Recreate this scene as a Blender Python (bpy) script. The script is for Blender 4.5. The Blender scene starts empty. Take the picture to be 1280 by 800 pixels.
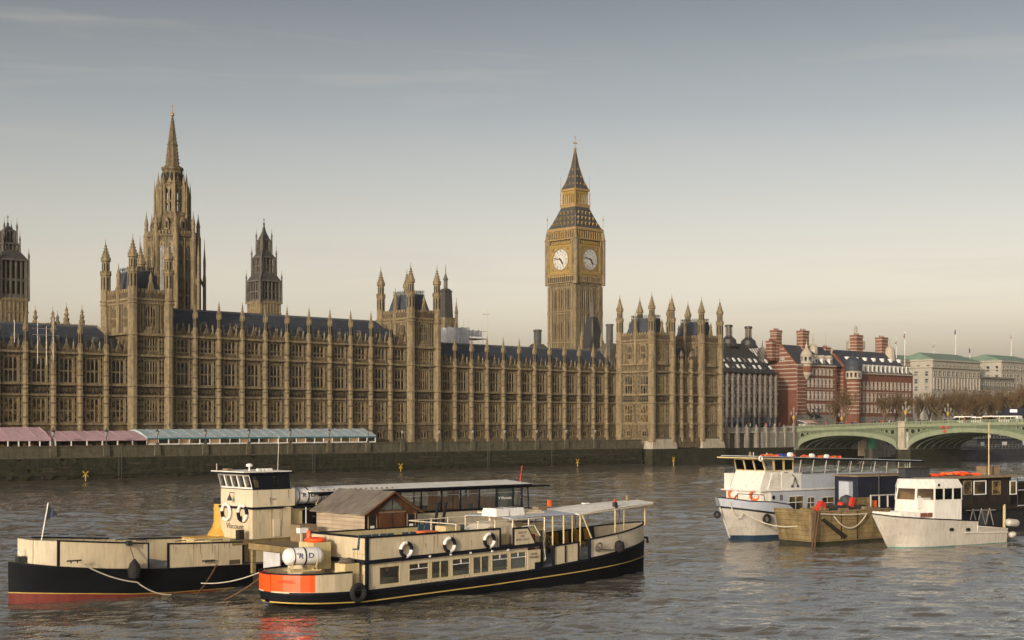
import bpy, math, random
import numpy as np
from mathutils import Matrix, Vector
random.seed(7)
SC = bpy.context.scene
COL = SC.collection
rad = math.radians
TH = rad(43.1); SN, CS = math.sin(TH), math.cos(TH)
EYE = 10.4; FPX = 1800.0

# ---------------------------------------------------------------- camera, sky, sun, exposure
cd = bpy.data.cameras.new('camera'); cam = bpy.data.objects.new('camera', cd); COL.objects.link(cam)
cam.location = (0, 0, EYE); cam.rotation_euler = (rad(90), 0, -TH)
cd.sensor_width = 36; cd.lens = FPX/1280*36; cd.shift_y = 130/1280
cd.clip_start = 1; cd.clip_end = 20000
SC.camera = cam
SUN_EL, SUN_DIR = rad(14), Vector((-1.0, -.36, 0)).normalized()
W = bpy.data.worlds.new('World'); SC.world = W; W.use_nodes = True
nt = W.node_tree; nd = nt.nodes; lk = nt.links
bg = nd['Background']
sky = nd.new('ShaderNodeTexSky'); sky.sky_type = 'NISHITA'; sky.sun_disc = False
sky.sun_elevation = SUN_EL; sky.sun_rotation = math.atan2(SUN_DIR.x, SUN_DIR.y)
sky.air_density = 1.0; sky.dust_density = 4.0; sky.ozone_density = 1.0; sky.altitude = 20
hsv = nd.new('ShaderNodeHueSaturation'); hsv.inputs['Saturation'].default_value = .30
lk.new(sky.outputs[0], hsv.inputs['Color'])
warm = nd.new('ShaderNodeMix'); warm.data_type = 'RGBA'; warm.blend_type = 'MULTIPLY'; warm.inputs[0].default_value = 1
tc = nd.new('ShaderNodeTexCoord'); sp = nd.new('ShaderNodeSeparateXYZ'); lk.new(tc.outputs['Generated'], sp.inputs[0])
cr = nd.new('ShaderNodeValToRGB'); lk.new(sp.outputs['Z'], cr.inputs[0])
els = cr.color_ramp.elements
els[0].position = 0.0; els[0].color = (2.5, 2.08, 1.66, 1)
els[1].position = 1.0; els[1].color = (.24, .26, .30, 1)
for p, c in ((.08, (2.1, 1.84, 1.55, 1)), (.155, (1.28, 1.2, 1.09, 1)), (.21, (.86, .86, .84, 1)), (.285, (.52, .54, .555, 1)), (.37, (1.5, 1.45, 1.37, 1)), (.52, (1.15, 1.13, 1.12, 1)), (.68, (.2, .22, .26, 1))):
    e = els.new(p); e.color = c
lk.new(hsv.outputs[0], warm.inputs[6]); lk.new(cr.outputs[0], warm.inputs[7])
# thin cirrus, by direction
mp = nd.new('ShaderNodeMapping'); mp.inputs['Scale'].default_value = (2.2, 2.2, 26); mp.inputs['Rotation'].default_value = (rad(3), rad(4), 0)
lk.new(tc.outputs['Generated'], mp.inputs[0])
ns = nd.new('ShaderNodeTexNoise'); ns.inputs['Scale'].default_value = 1.6; ns.inputs['Detail'].default_value = 6; ns.inputs['Distortion'].default_value = .6
lk.new(mp.outputs[0], ns.inputs['Vector'])
c2 = nd.new('ShaderNodeValToRGB'); c2.color_ramp.elements[0].position = .56; c2.color_ramp.elements[0].color = (0, 0, 0, 1)
c2.color_ramp.elements[1].position = .8; c2.color_ramp.elements[1].color = (.32, .32, .32, 1)
lk.new(ns.outputs[0], c2.inputs[0])
cl = nd.new('ShaderNodeMix'); cl.data_type = 'RGBA'; cl.inputs[7].default_value = (4.2, 3.9, 3.5, 1)
lk.new(c2.outputs[0], cl.inputs[0]); lk.new(warm.outputs[2], cl.inputs[6])
lk.new(cl.outputs[2], bg.inputs['Color']); bg.inputs['Strength'].default_value = .128
sd = bpy.data.lights.new('sun', 'SUN'); sd.energy = 2.4; sd.angle = rad(.5); sd.color = (1.0, .83, .62)
so = bpy.data.objects.new('sun', sd); COL.objects.link(so)
to_sun = Vector((SUN_DIR.x*math.cos(SUN_EL), SUN_DIR.y*math.cos(SUN_EL), math.sin(SUN_EL)))
so.rotation_euler = to_sun.to_track_quat('Z', 'Y').to_euler(); so.location = (0, 0, 200)
vs = SC.view_settings; vs.view_transform = 'Standard'; vs.look = 'None'; vs.gamma = 1; vs.use_curve_mapping = False
vs.exposure = .22

# ---------------------------------------------------------------- helpers
def PX(px, py, Y):
    """where the sight line through a photo pixel meets the vertical plane y=Y"""
    u = (px-640)/FPX; d = Y/(CS-SN*u)
    return d*(SN+CS*u), EYE-(py-530)/FPX*d
def XX(px, Y): return PX(px, 530, Y)[0]
def frame_pix(O, a):
    ex = (math.cos(a), math.sin(a)); ey = (-ex[1], ex[0])
    def f(px, py, y=0):
        u = (px-640)/FPX; dx, dy = SN+CS*u, CS-SN*u
        d = (O[0]*ey[0]+O[1]*ey[1]+y)/(dx*ey[0]+dy*ey[1])
        return (d*dx-O[0])*ex[0]+(d*dy-O[1])*ex[1], EYE-(py-530)/FPX*d
    return f
def DP(px, py, d):
    u = (px-640)/FPX
    return (d*(SN+CS*u), d*(CS-SN*u), EYE-(py-530)/FPX*d)

MATS = {}
def mat(name, c, rough=.8, var=.15, scale=1.0, bump=0.0, bscale=8.0, spec=.3, metal=0.0, stain=0.0, stainc=None, stretch=(1, 1, 1), brick=None, wave=None, coat=0, ss=1.0):
    m = bpy.data.materials.new(name); m.use_nodes = True; n = m.node_tree.nodes; l = m.node_tree.links
    b = n['Principled BSDF']; b.inputs['Roughness'].default_value = rough
    b.inputs['Specular IOR Level'].default_value = spec; b.inputs['Metallic'].default_value = metal
    b.inputs['Coat Weight'].default_value = coat
    t = n.new('ShaderNodeTexCoord'); g = n.new('ShaderNodeMapping'); g.inputs['Scale'].default_value = stretch
    l.new(t.outputs['Object'], g.inputs[0])
    z = n.new('ShaderNodeTexNoise'); z.inputs['Scale'].default_value = scale; z.inputs['Detail'].default_value = 7; z.inputs['Roughness'].default_value = .65
    l.new(g.outputs[0], z.inputs['Vector'])
    r = n.new('ShaderNodeValToRGB'); l.new(z.outputs[0], r.inputs[0])
    r.color_ramp.elements[0].position = .3; r.color_ramp.elements[1].position = .7
    r.color_ramp.elements[0].color = tuple(max(0, x*(1-var)) for x in c)+(1,)
    r.color_ramp.elements[1].color = tuple(min(1, x*(1+var)) for x in c)+(1,)
    out = r.outputs[0]
    def mixin(fac, col, src, amount=1.0):
        x = n.new('ShaderNodeMix'); x.data_type = 'RGBA'
        mm = n.new('ShaderNodeMath'); mm.operation = 'MULTIPLY'; mm.inputs[1].default_value = amount; l.new(fac, mm.inputs[0])
        l.new(mm.outputs[0], x.inputs[0]); l.new(src, x.inputs[6]); x.inputs[7].default_value = tuple(col)+(1,)
        return x.outputs[2]
    if brick:
        bk = n.new('ShaderNodeSeparateXYZ'); l.new(t.outputs['Object'], bk.inputs[0])
        md = n.new('ShaderNodeMath'); md.operation = 'PINGPONG'; md.inputs[1].default_value = brick[0]/2; l.new(bk.outputs['Z'], md.inputs[0])
        lt = n.new('ShaderNodeMath'); lt.operation = 'LESS_THAN'; lt.inputs[1].default_value = brick[1]/2; l.new(md.outputs[0], lt.inputs[0])
        out = mixin(lt.outputs[0], brick[2], out)
    if stain:
        g2 = n.new('ShaderNodeMapping'); g2.inputs['Scale'].default_value = (1.2*ss, 1.2*ss, .18*ss); l.new(t.outputs['Object'], g2.inputs[0])
        z2 = n.new('ShaderNodeTexNoise'); z2.inputs['Scale'].default_value = 1.3; z2.inputs['Detail'].default_value = 5; l.new(g2.outputs[0], z2.inputs['Vector'])
        r2 = n.new('ShaderNodeValToRGB'); r2.color_ramp.elements[0].position = .48; r2.color_ramp.elements[1].position = .68; l.new(z2.outputs[0], r2.inputs[0])
        out = mixin(r2.outputs[0], stainc or tuple(x*.35 for x in c), out, stain)
    l.new(out, b.inputs['Base Color'])
    if bump:
        z3 = n.new('ShaderNodeTexNoise'); z3.inputs['Scale'].default_value = bscale; z3.inputs['Detail'].default_value = 4; l.new(g.outputs[0], z3.inputs['Vector'])
        bp = n.new('ShaderNodeBump'); bp.inputs['Strength'].default_value = bump; bp.inputs['Distance'].default_value = .08
        l.new(z3.outputs[0], bp.inputs['Height']); l.new(bp.outputs[0], b.inputs['Normal'])
    MATS[name] = m; return m

mat('stone', (.128, .100, .060), .9, .60, 1.7, .8, 3.0, .15, stain=.8, stainc=(.055, .045, .031))
mat('stone_clean', (.205, .162, .097), .9, .35, 1.5, .6, 3.0, .15, stain=.6, stainc=(.085, .068, .044))
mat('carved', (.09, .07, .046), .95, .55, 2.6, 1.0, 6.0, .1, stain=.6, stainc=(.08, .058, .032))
mat('pale_block', (.30, .255, .185), .9, .2, 2)
mat('pale_stone', (.36, .32, .25), .85, .15, .6, .4, 2, .2, stain=.45)
mat('granite', (.22, .205, .175), .8, .25, 1.2, .4, 4, .2, stain=.5)
mat('slate', (.045, .051, .066), .6, .35, .9, .3, 3, .35, brick=(.75, .10, (.035, .038, .048)))
mat('lead', (.10, .105, .11), .55, .25, .8, .3, 3, .35)
mat('iron_roof', (.058, .055, .05), .55, .3, 1.0, .3, 3, .35, brick=(.9, .14, (.05, .048, .044)))
mat('sooty', (.10, .092, .078), .8, .35, 1.0, .5, 3, .25, stain=.4)
mat('gold', (.42, .28, .08), .5, .25, 2.5, .4, 6, .5, metal=.55)
mat('gold_dull', (.30, .205, .085), .6, .3, 1.5, .5, 5, .3, metal=.15)
mat('dial', (.50, .49, .45), .45, .05, 1, 0, spec=.4)
mat('black', (.012, .012, .014), .5, .3, 1, 0, spec=.4)
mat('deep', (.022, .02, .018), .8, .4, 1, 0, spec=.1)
mat('wall_upper', (.105, .092, .062), .9, .3, .9, .8, 2.5, .15, stain=.7, stainc=(.05, .052, .03), brick=(.55, .05, (.09, .08, .06)))
mat('wall_algae', (.030, .029, .017), .75, .55, .8, 1.0, 1.6, .25, stain=.8, stainc=(.016, .018, .010), brick=(.7, .05, (.03, .03, .018)))
mat('mud', (.045, .038, .024), .7, .4, .5, 1.0, 1.2, .3)
mat('rust', (.20, .085, .03), .9, .3, 6)
mat('seam', (.30, .25, .17), .7, .2, 6)
mat('grime', (.085, .07, .045), .9, .3, 5)
mat('weed', (.028, .032, .010), .9, .4, 2)
mat('paving', (.19, .175, .15), .9, .2, .5)
mat('asphalt', (.05, .05, .05), .9, .2, .5)
mat('brick_red', (.185, .08, .055), .9, .22, .8, .4, 6, .15, stain=.35, stainc=(.13, .045, .03))
mat('brick_band', (.33, .098, .052), .9, .2, .8, .4, 6, .15, brick=(1.9, .42, (.52, .45, .36)))
mat('band_stone', (.38, .33, .26), .85, .15, .8)
mat('portland', (.34, .315, .265), .85, .12, .5, .3, 3, .2, stain=.4, stainc=(.28, .25, .2))
mat('copper_green', (.17, .235, .18), .7, .2, .3, stain=.3, stainc=(.12, .24, .17))
mat('bronze', (.032, .030, .028), .5, .3, 1.0, spec=.4)
mat('bridge_green', (.115, .145, .095), .6, .22, .6, .25, 3, .3, stain=.4, stainc=(.06, .085, .045))
mat('bridge_light', (.185, .215, .14), .6, .15, .6, spec=.3, stain=.3, stainc=(.12, .14, .075))
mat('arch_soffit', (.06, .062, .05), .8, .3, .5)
mat('arch_pale', (.33, .32, .28), .85, .2, .4, stain=.4)
mat('lamp_gold', (.42, .29, .08), .5, .2, 3, metal=.2)
mat('lamp_glass', (.22, .21, .18), .3, .1, 3)
mat('iron', (.025, .027, .025), .5, .3, 3, spec=.4)
mat('bark', (.12, .088, .055), .95, .3, 4)
mat('twig', (.115, .075, .04), .95, .35, 1.5)
mat('awning_pink', (.46, .31, .34), .8, .12, .8, stain=.25, stainc=(.4, .2, .22))
mat('awning_blue', (.36, .43, .46), .6, .15, .8, stain=.25, stainc=(.25, .36, .4))
mat('awning_teal', (.06, .17, .19), .7, .15, .8)
mat('white', (.72, .70, .66), .5, .07, 1.5, spec=.4)
mat('white_grp', (.66, .64, .59), .35, .06, 1.0, spec=.5, coat=.3, ss=3.2, stain=0.33, stainc=(0.349, 0.285, 0.186))
mat('grey_and_shaded_grp', (.38, .41, .47), .4, .08, 1.0, spec=.5, ss=3.2, stain=0.30, stainc=(0.295, 0.271, 0.236))  # true grey fittings, and shade coloured onto the passenger boat's white side
mat('white_hull', (.46, .43, .38), .4, .10, .7, spec=.45, ss=3.2, stain=0.40, stainc=(0.264, 0.214, 0.136), coat=.2)
mat('blue_boot', (.016, .035, .065), .5, .2, 1)
mat('teal_boot', (.10, .22, .20), .5, .2, 1)
mat('cream', (.53, .45, .31), .45, .08, .8, spec=.45, ss=3.2, stain=0.33, stainc=(0.279, 0.200, 0.099), coat=.15)
mat('cream_shiny', (.62, .54, .40), .3, .08, .8, spec=.5, coat=.4, ss=3.2, stain=0.28, stainc=(0.310, 0.221, 0.112))
mat('yellow_cream', (.50, .41, .22), .5, .12, 1.2, ss=3.2, stain=0.33, stainc=(0.279, 0.171, 0.056))
mat('funnel', (.52, .30, .05), .5, .12, 1.5, stain=.3, stainc=(.28, .15, .03))
mat('hull_black', (.006, .007, .009), .65, .35, .6, .1, 2, .10)
mat('navy_trim', (.008, .010, .016), .6, .2, 1, spec=.15)
mat('hull_red', (.15, .03, .022), .5, .25, 1.0, stain=.4)
mat('stripe_gold', (.52, .36, .10), .5, .15, 2)
mat('orange', (.90, .085, .008), .38, .08, 2.0, spec=.5, coat=.3)
mat('orange_dull', (.60, .14, .035), .6, .2, 3)
mat('red', (.50, .04, .025), .5, .2, 2)
mat('navy_letter', (.03, .03, .10), .6, .1, 2)
mat('grey_letter', (.12, .10, .09), .7, .1, 2)
mat('pale_letter', (.30, .28, .24), .7, .1, 2)
mat('faded_letter', (.62, .07, .01), .6, .1, 2)
mat('roof_white', (.76, .73, .66), .6, .08, .7, stain=.4, stainc=(.42, .38, .30))
mat('shed_light', (.36, .295, .215), .85, .25, 1.4, .5, 8, .2, stretch=(1, .25, 3), brick=(.26, .03, (.22, .16, .10)), stain=.3)
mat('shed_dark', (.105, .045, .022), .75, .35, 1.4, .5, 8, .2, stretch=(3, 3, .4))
mat('shed_roof', (.165, .14, .118), .85, .35, .9, .4, 5, .2, stain=.5, stainc=(.12, .11, .10))
mat('varnish', (.62, .25, .05), .35, .3, 1.2, .2, 6, .5, stretch=(3, 3, .5), coat=.3)
mat('deck', (.20, .17, .13), .85, .3, 1.2, .3, 6)
mat('deckgrey', (.20, .21, .22), .75, .25, 1.2)
mat('wood_old', (.21, .155, .075), .9, .35, 1.0, .7, 5, .15, stain=.7, stainc=(.10, .075, .04), brick=(.42, .04, (.10, .075, .04)))
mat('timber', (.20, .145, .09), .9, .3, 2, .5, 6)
mat('seat_blue', (.035, .07, .10), .5, .2, 2, spec=.4)
mat('rubber', (.014, .014, .015), .8, .3, 4)
mat('rope', (.50, .45, .36), .95, .2, 10)
mat('rope_dark', (.12, .10, .08), .95, .2, 10)
mat('chain', (.10, .055, .03), .85, .4, 8)
mat('blue_cabin', (.012, .015, .028), .6, .4, 1.2, stain=.4)
mat('darkwood', (.020, .015, .011), .8, .5, 1.2, .3, 5)
mat('ship_dark', (.045, .048, .055), .7, .4, .8)
mat('green_kiosk', (.08, .30, .20), .6, .2, 1)
mat('yellow_mark', (.45, .28, .03), .6, .15, 3)
mat('sheeting', (.45, .45, .46), .6, .25, 1.0, .8, 1.5)
mat('steel', (.35, .33, .30), .5, .2, 3, metal=.3)
mat('skin', (.45, .28, .20), .6, .1, 3)
for nme, c in (('cloth_dark', (.03, .03, .035)), ('cloth_blue', (.05, .09, .2)), ('cloth_red', (.4, .05, .04)), ('cloth_pale', (.5, .47, .42)), ('flag_red', (.55, .04, .05)), ('flag_blue', (.03, .05, .22)), ('flag_white', (.7, .68, .66)), ('curtain', (.42, .26, .13)), ('paper', (.7, .7, .68))):
    mat(nme, c, .85, .15, 4)
def glass(name, c0, c1, rough=.12, scale=.9):
    m = bpy.data.materials.new(name); m.use_nodes = True; n = m.node_tree.nodes; l = m.node_tree.links
    b = n['Principled BSDF']; b.inputs['Roughness'].default_value = rough; b.inputs['Specular IOR Level'].default_value = .35
    t = n.new('ShaderNodeTexCoord'); oi = n.new('ShaderNodeObjectInfo'); a = n.new('ShaderNodeVectorMath')
    l.new(t.outputs['Object'], a.inputs[0]); l.new(oi.outputs['Location'], a.inputs[1])
    z = n.new('ShaderNodeTexNoise'); z.inputs['Scale'].default_value = scale; z.inputs['Detail'].default_value = 3; l.new(a.outputs[0], z.inputs['Vector'])
    r = n.new('ShaderNodeValToRGB'); r.color_ramp.elements[0].position = .42; r.color_ramp.elements[1].position = .66
    r.color_ramp.elements[0].color = c0+(1,); r.color_ramp.elements[1].color = c1+(1,)
    l.new(z.outputs[0], r.inputs[0]); l.new(r.outputs[0], b.inputs['Base Color'])
    bp = n.new('ShaderNodeBump'); bp.inputs['Strength'].default_value = .15; bp.inputs['Distance'].default_value = .05
    l.new(z.outputs[0], bp.inputs['Height']); l.new(bp.outputs[0], b.inputs['Normal'])
    MATS[name] = m
mat('rib_stone', (.20, .17, .145), .85, .2, 1)
glass('leaded_glass', (.006, .006, .007), (.07, .07, .066), .25, .8)
glass('leaded_warm', (.02, .017, .012), (.26, .17, .07), .25, 1.6)
glass('cabin_glass', (.020, .018, .014), (.16, .11, .04), .08, .5)
glass('city_glass', (.02, .022, .028), (.30, .29, .27), .12, .35)
glass('green_glass', (.035, .045, .042), (.10, .11, .10), .1, .6)
# clear sheet glass
m = bpy.data.materials.new('clear_glass'); m.use_nodes = True; n = m.node_tree.nodes; l = m.node_tree.links
gl = n.new('ShaderNodeBsdfGlossy'); gl.inputs['Roughness'].default_value = .03; tr = n.new('ShaderNodeBsdfTransparent'); tr.inputs[0].default_value = (.93, .94, .92, 1)
fz = n.new('ShaderNodeFresnel'); fz.inputs[0].default_value = 1.45; mx = n.new('ShaderNodeMixShader')
l.new(fz.outputs[0], mx.inputs[0]); l.new(tr.outputs[0], mx.inputs[1]); l.new(gl.outputs[0], mx.inputs[2]); l.new(mx.outputs[0], n['Material Output'].inputs[0])
MATS['clear_glass'] = m

PM = {}
class MB:
    def __init__(s, ox=0, oy=0, ang=0, oz=0): s.v = []; s.f = []; s.m = []; s.ms = []; s.set(ox, oy, ang, oz)
    def set(s, ox=0, oy=0, ang=0, oz=0): s.fr = (ox, oy, math.cos(ang), math.sin(ang), oz); return s
    def mi(s, k):
        if k not in s.ms: s.ms.append(k)
        return s.ms.index(k)
    def add(s, vs_, fs, k):
        b = len(s.v); ox, oy, c, sn, oz = s.fr
        for x, y, z in vs_: s.v.append((ox+c*x-sn*y, oy+sn*x+c*y, oz+z))
        i = s.mi(k)
        for f in fs: s.f.append(tuple(b+j for j in f)); s.m.append(i)
    def hexa(s, p, k): s.add(p, [(0, 3, 2, 1), (4, 5, 6, 7), (0, 1, 5, 4), (1, 2, 6, 5), (2, 3, 7, 6), (3, 0, 4, 7)], k)
    def box(s, x0, x1, y0, y1, z0, z1, k):
        s.hexa([(x0, y0, z0), (x1, y0, z0), (x1, y1, z0), (x0, y1, z0), (x0, y0, z1), (x1, y0, z1), (x1, y1, z1), (x0, y1, z1)], k)
    def cbox(s, cx, cy, z0, hx, hy, h, k): s.box(cx-hx, cx+hx, cy-hy, cy+hy, z0, z0+h, k)
    def sbox(s, x0, x1, y0, y1, zb, zt, k):   # zb, zt functions of x
        s.hexa([(x0, y0, zb(x0)), (x1, y0, zb(x1)), (x1, y1, zb(x1)), (x0, y1, zb(x0)), (x0, y0, zt(x0)), (x1, y0, zt(x1)), (x1, y1, zt(x1)), (x0, y1, zt(x0))], k)
    def frus(s, cx, cy, z0, z1, h0, h1, k, hy0=None, hy1=None):
        a, b = (hy0 or h0), (hy1 or h1)
        s.hexa([(cx-h0, cy-a, z0), (cx+h0, cy-a, z0), (cx+h0, cy+a, z0), (cx-h0, cy+a, z0), (cx-h1, cy-b, z1), (cx+h1, cy-b, z1), (cx+h1, cy+b, z1), (cx-h1, cy+b, z1)], k)
    def ext(s, pts, vec, k):                 # polygon extruded by a vector
        n_ = len(pts); q = [tuple(a+b for a, b in zip(p, vec)) for p in pts]
        s.add(list(pts)+q, [tuple(range(n_))[::-1], tuple(range(n_, 2*n_))]+[(i, (i+1) % n_, n_+(i+1) % n_, n_+i) for i in range(n_)], k)
    def lathe(s, cx, cy, prof, k, n_=8, rot=None):
        rot = math.pi/n_ if rot is None else rot; vv = []; ff = []
        for r, z in prof:
            for i in range(n_): a = rot+2*math.pi*i/n_; vv.append((cx+r*math.cos(a), cy+r*math.sin(a), z))
        for j in range(len(prof)-1):
            for i in range(n_): ff.append((j*n_+i, j*n_+(i+1) % n_, (j+1)*n_+(i+1) % n_, (j+1)*n_+i))
        ff.append(tuple(range(n_))[::-1]); ff.append(tuple(range((len(prof)-1)*n_, len(prof)*n_)))
        s.add(vv, ff, k)
    def tube(s, pts, r, k, n_=6, r1=None):
        pts = [Vector(p) for p in pts]; N = len(pts); vv = []; ff = []
        for j, p in enumerate(pts):
            d = (pts[min(j+1, N-1)]-pts[max(j-1, 0)]).normalized()
            a = d.cross(Vector((0, 0, 1)));
            if a.length < .05: a = d.cross(Vector((0, 1, 0)))
            a.normalize(); b = d.cross(a); rr = r if r1 is None else r+(r1-r)*j/(N-1)
            for i in range(n_):
                t = 2*math.pi*i/n_; q = p+a*(rr*math.cos(t))+b*(rr*math.sin(t)); vv.append(tuple(q))
        for j in range(N-1):
            for i in range(n_): ff.append((j*n_+i, j*n_+(i+1) % n_, (j+1)*n_+(i+1) % n_, (j+1)*n_+i))
        ff.append(tuple(range(n_))[::-1]); ff.append(tuple(range((N-1)*n_, N*n_)))
        s.add(vv, ff, k)
    def cyl(s, a, b, r, k, n_=12, caps=0):   # barrel between two points, domed ends
        a, b = Vector(a), Vector(b); d = (b-a); L = d.length; d.normalize()
        if caps:
            pts = []; vv = []; ff = []; e = d.cross(Vector((0, 0, 1))).normalized(); g = d.cross(e)
            prof = [(0.02, 0), (r*.55, caps*.25), (r*.88, caps*.7), (r, caps*1.3), (r, L/2), (r, L-caps*1.3), (r*.88, L-caps*.7), (r*.55, L-caps*.25), (.02, L)]
            for rr, t in prof:
                for i in range(n_): q = 2*math.pi*i/n_; vv.append(tuple(a+d*t+e*(rr*math.cos(q))+g*(rr*math.sin(q))))
            for j in range(len(prof)-1):
                for i in range(n_): ff.append((j*n_+i, j*n_+(i+1) % n_, (j+1)*n_+(i+1) % n_, (j+1)*n_+i))
            s.add(vv, ff, k)
        else: s.tube([a, b], r, k, n_)
    def torus(s, c, ax, R, r, ks, n_=24, k_=8):
        c = Vector(c); ax = Vector(ax).normalized(); e = ax.cross(Vector((0, 0, 1)))
        if e.length < .1: e = Vector((1, 0, 0))
        e.normalize(); g = ax.cross(e)
        vv = []
        for i in range(n_):
            t = 2*math.pi*(i+.5)/n_; d = e*math.cos(t)+g*math.sin(t)
            for j in range(k_): q = 2*math.pi*j/k_; vv.append(tuple(c+d*(R+r*math.cos(q))+ax*(r*math.sin(q))))
        for i in range(n_):
            fs = [(i*k_+j, i*k_+(j+1) % k_, ((i+1) % n_)*k_+(j+1) % k_, ((i+1) % n_)*k_+j) for j in range(k_)]
            key = ks[(i*len(ks))//n_]
            b = len(s.v)
            vs4 = []; f2 = []
            for f in fs:
                f2.append(tuple(range(len(vs4), len(vs4)+4))); vs4 += [vv[q] for q in f]
            s.add(vs4, f2, key)
    def text(s, body, size, M, k, depth=.012, font_sx=1.0):
        cu = bpy.data.curves.new('t', 'FONT'); cu.body = body; cu.size = size; cu.align_x = 'CENTER'; cu.align_y = 'CENTER'; cu.extrude = depth; cu.resolution_u = 3
        o = bpy.data.objects.new('t', cu); COL.objects.link(o)
        bpy.context.view_layer.update()
        me = o.evaluated_get(bpy.context.evaluated_depsgraph_get()).to_mesh()
        vs_ = []
        for v in me.vertices: q = M @ Vector((v.co.x*font_sx, v.co.y, v.co.z)); vs_.append(tuple(q))
        fs = [tuple(p.vertices) for p in me.polygons]
        s.add(vs_, fs, k)
        bpy.data.objects.remove(o); bpy.data.curves.remove(cu)
    def mesh(s, name, smooth=False):
        me = bpy.data.meshes.new(name); me.from_pydata(s.v, [], s.f)
        for k in s.ms: me.materials.append(MATS[k])
        me.polygons.foreach_set('material_index', s.m)
        if smooth: me.polygons.foreach_set('use_smooth', [True]*len(s.f))
        me.update(); return me
    def build(s, name, parent=None, local=False, smooth=False, at=None):
        if parent is not None and not local:
            Mi = PM[parent.name].inverted(); s.v = [tuple(Mi @ Vector(v)) for v in s.v]
        if at: s.v = [(x-at[0], y-at[1], z-at[2]) for x, y, z in s.v]
        o = bpy.data.objects.new(name, s.mesh(name, smooth)); COL.objects.link(o)
        if at: o.location = at
        if parent is not None:
            o.parent = parent; PM[o.name] = PM[parent.name]
        else: PM[o.name] = Matrix.Translation(at or (0, 0, 0))
        return o
def build_split(mb, name, parent=None, local=False, gap=.03, smooth=False):
    """build each separate piece of a builder as an object of its own"""
    n_ = len(mb.v); par = list(range(n_))
    def find(i):
        while par[i] != i: par[i] = par[par[i]]; i = par[i]
        return i
    for f in mb.f:
        for j in f[1:]:
            a, b = find(f[0]), find(j)
            if a != b: par[b] = a
    comp = {}
    for i in range(n_): comp.setdefault(find(i), []).append(i)
    cs_ = []
    for k, idx in comp.items():
        P_ = [mb.v[i] for i in idx]; cs_.append([k, [min(p[a] for p in P_)-gap for a in range(3)], [max(p[a] for p in P_)+gap for a in range(3)]])
    g = list(range(len(cs_)))
    def gf(i):
        while g[i] != i: i = g[i]
        return i
    for i in range(len(cs_)):
        for j in range(i):
            if all(cs_[i][1][a] <= cs_[j][2][a] and cs_[j][1][a] <= cs_[i][2][a] for a in range(3)):
                a, b = gf(i), gf(j)
                if a != b: g[a] = b
    cl = {cs_[i][0]: gf(i) for i in range(len(cs_))}; subs = {}
    for f, m_ in zip(mb.f, mb.m):
        q = cl[find(f[0])]; s_ = subs.setdefault(q, (MB(), {})); s, mp_ = s_
        for j in f:
            if j not in mp_: mp_[j] = len(s.v); s.v.append(mb.v[j])
        s.f.append(tuple(mp_[j] for j in f)); s.m.append(s.mi(mb.ms[m_]))
    return [s.build(name, parent, local=local, smooth=smooth) for s, _ in subs.values()]
def streaks(m, x0, x1, y, zt_, zb_, n, seed=1, ks=('rust', 'seam', 'seam', 'grime')):
    """thin run-off stains on a side that faces -y, ending above zb_"""
    R_ = random.Random(seed)
    for i in range(n//2):
        x = R_.uniform(x0, x1); a, b = zt_(x), zb_(x); L = (a-b)*R_.uniform(.15, .8); w_ = R_.uniform(.012, .04); t0 = a-(a-b)*R_.choice([0, 0, .1, .45]); L = min(L, t0-b)
        m.add([(x-w_, y-.004, t0), (x+w_, y-.004, t0), (x+w_*.3, y-.004, t0-L), (x-w_*.3, y-.004, t0-L)], [(0, 3, 2, 1)], R_.choice(ks))
def tag(o, label=None, cat=None, group=None, kind=None):
    if label: o['label'] = label
    if cat: o['category'] = cat
    if group: o['group'] = group
    if kind: o['kind'] = kind
    return o
def spline_tab(tab):
    def f(x):
        if x <= tab[0][0]: return tab[0][1]
        if x >= tab[-1][0]: return tab[-1][1]
        for i in range(len(tab)-1):
            if x <= tab[i+1][0]:
                x0, y0 = tab[i]; x1, y1 = tab[i+1]; h = x1-x0; d = (y1-y0)/h
                dm = (y0-tab[i-1][1])/(x0-tab[i-1][0]) if i else d; dp = (tab[i+2][1]-y1)/(tab[i+2][0]-x1) if i+2 < len(tab) else d
                m0 = 0 if dm*d <= 0 else 2*dm*d/(dm+d); m1 = 0 if dp*d <= 0 else 2*dp*d/(dp+d)
                t = (x-x0)/h; return (2*t**3-3*t*t+1)*y0+(t**3-2*t*t+t)*h*m0+(-2*t**3+3*t*t)*y1+(t**3-t*t)*h*m1
    return f
def dense(xs, n=4): return [a+(b-a)*i/n for a, b in zip(xs[:-1], xs[1:]) for i in range(n)]+[xs[-1]]
def creased(o, deg=28):
    o.data.polygons.foreach_set('use_smooth', [True]*len(o.data.polygons)); o.data.set_sharp_from_angle(angle=rad(deg)); return o
def thing(name, label, cat, loc=(0, 0, 0), rz=0, group=None):
    o = bpy.data.objects.new(name, None); COL.objects.link(o); o.location = loc; o.rotation_euler = (0, 0, rz); o.empty_display_size = .5
    PM[o.name] = Matrix.Translation(loc) @ Matrix.Rotation(rz, 4, 'Z'); tag(o, label, cat, group); return o
def inst(name, me, parent, loc, rz=0, local=False):
    o = bpy.data.objects.new(name, me); COL.objects.link(o); o.parent = parent
    M = Matrix.Translation(loc) @ Matrix.Rotation(rz, 4, 'Z')
    L = M if local else PM[parent.name].inverted() @ M
    o.location = L.to_translation(); o.rotation_euler = (0, 0, L.to_euler().z); PM[o.name] = PM[parent.name] @ L
    return o
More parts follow.
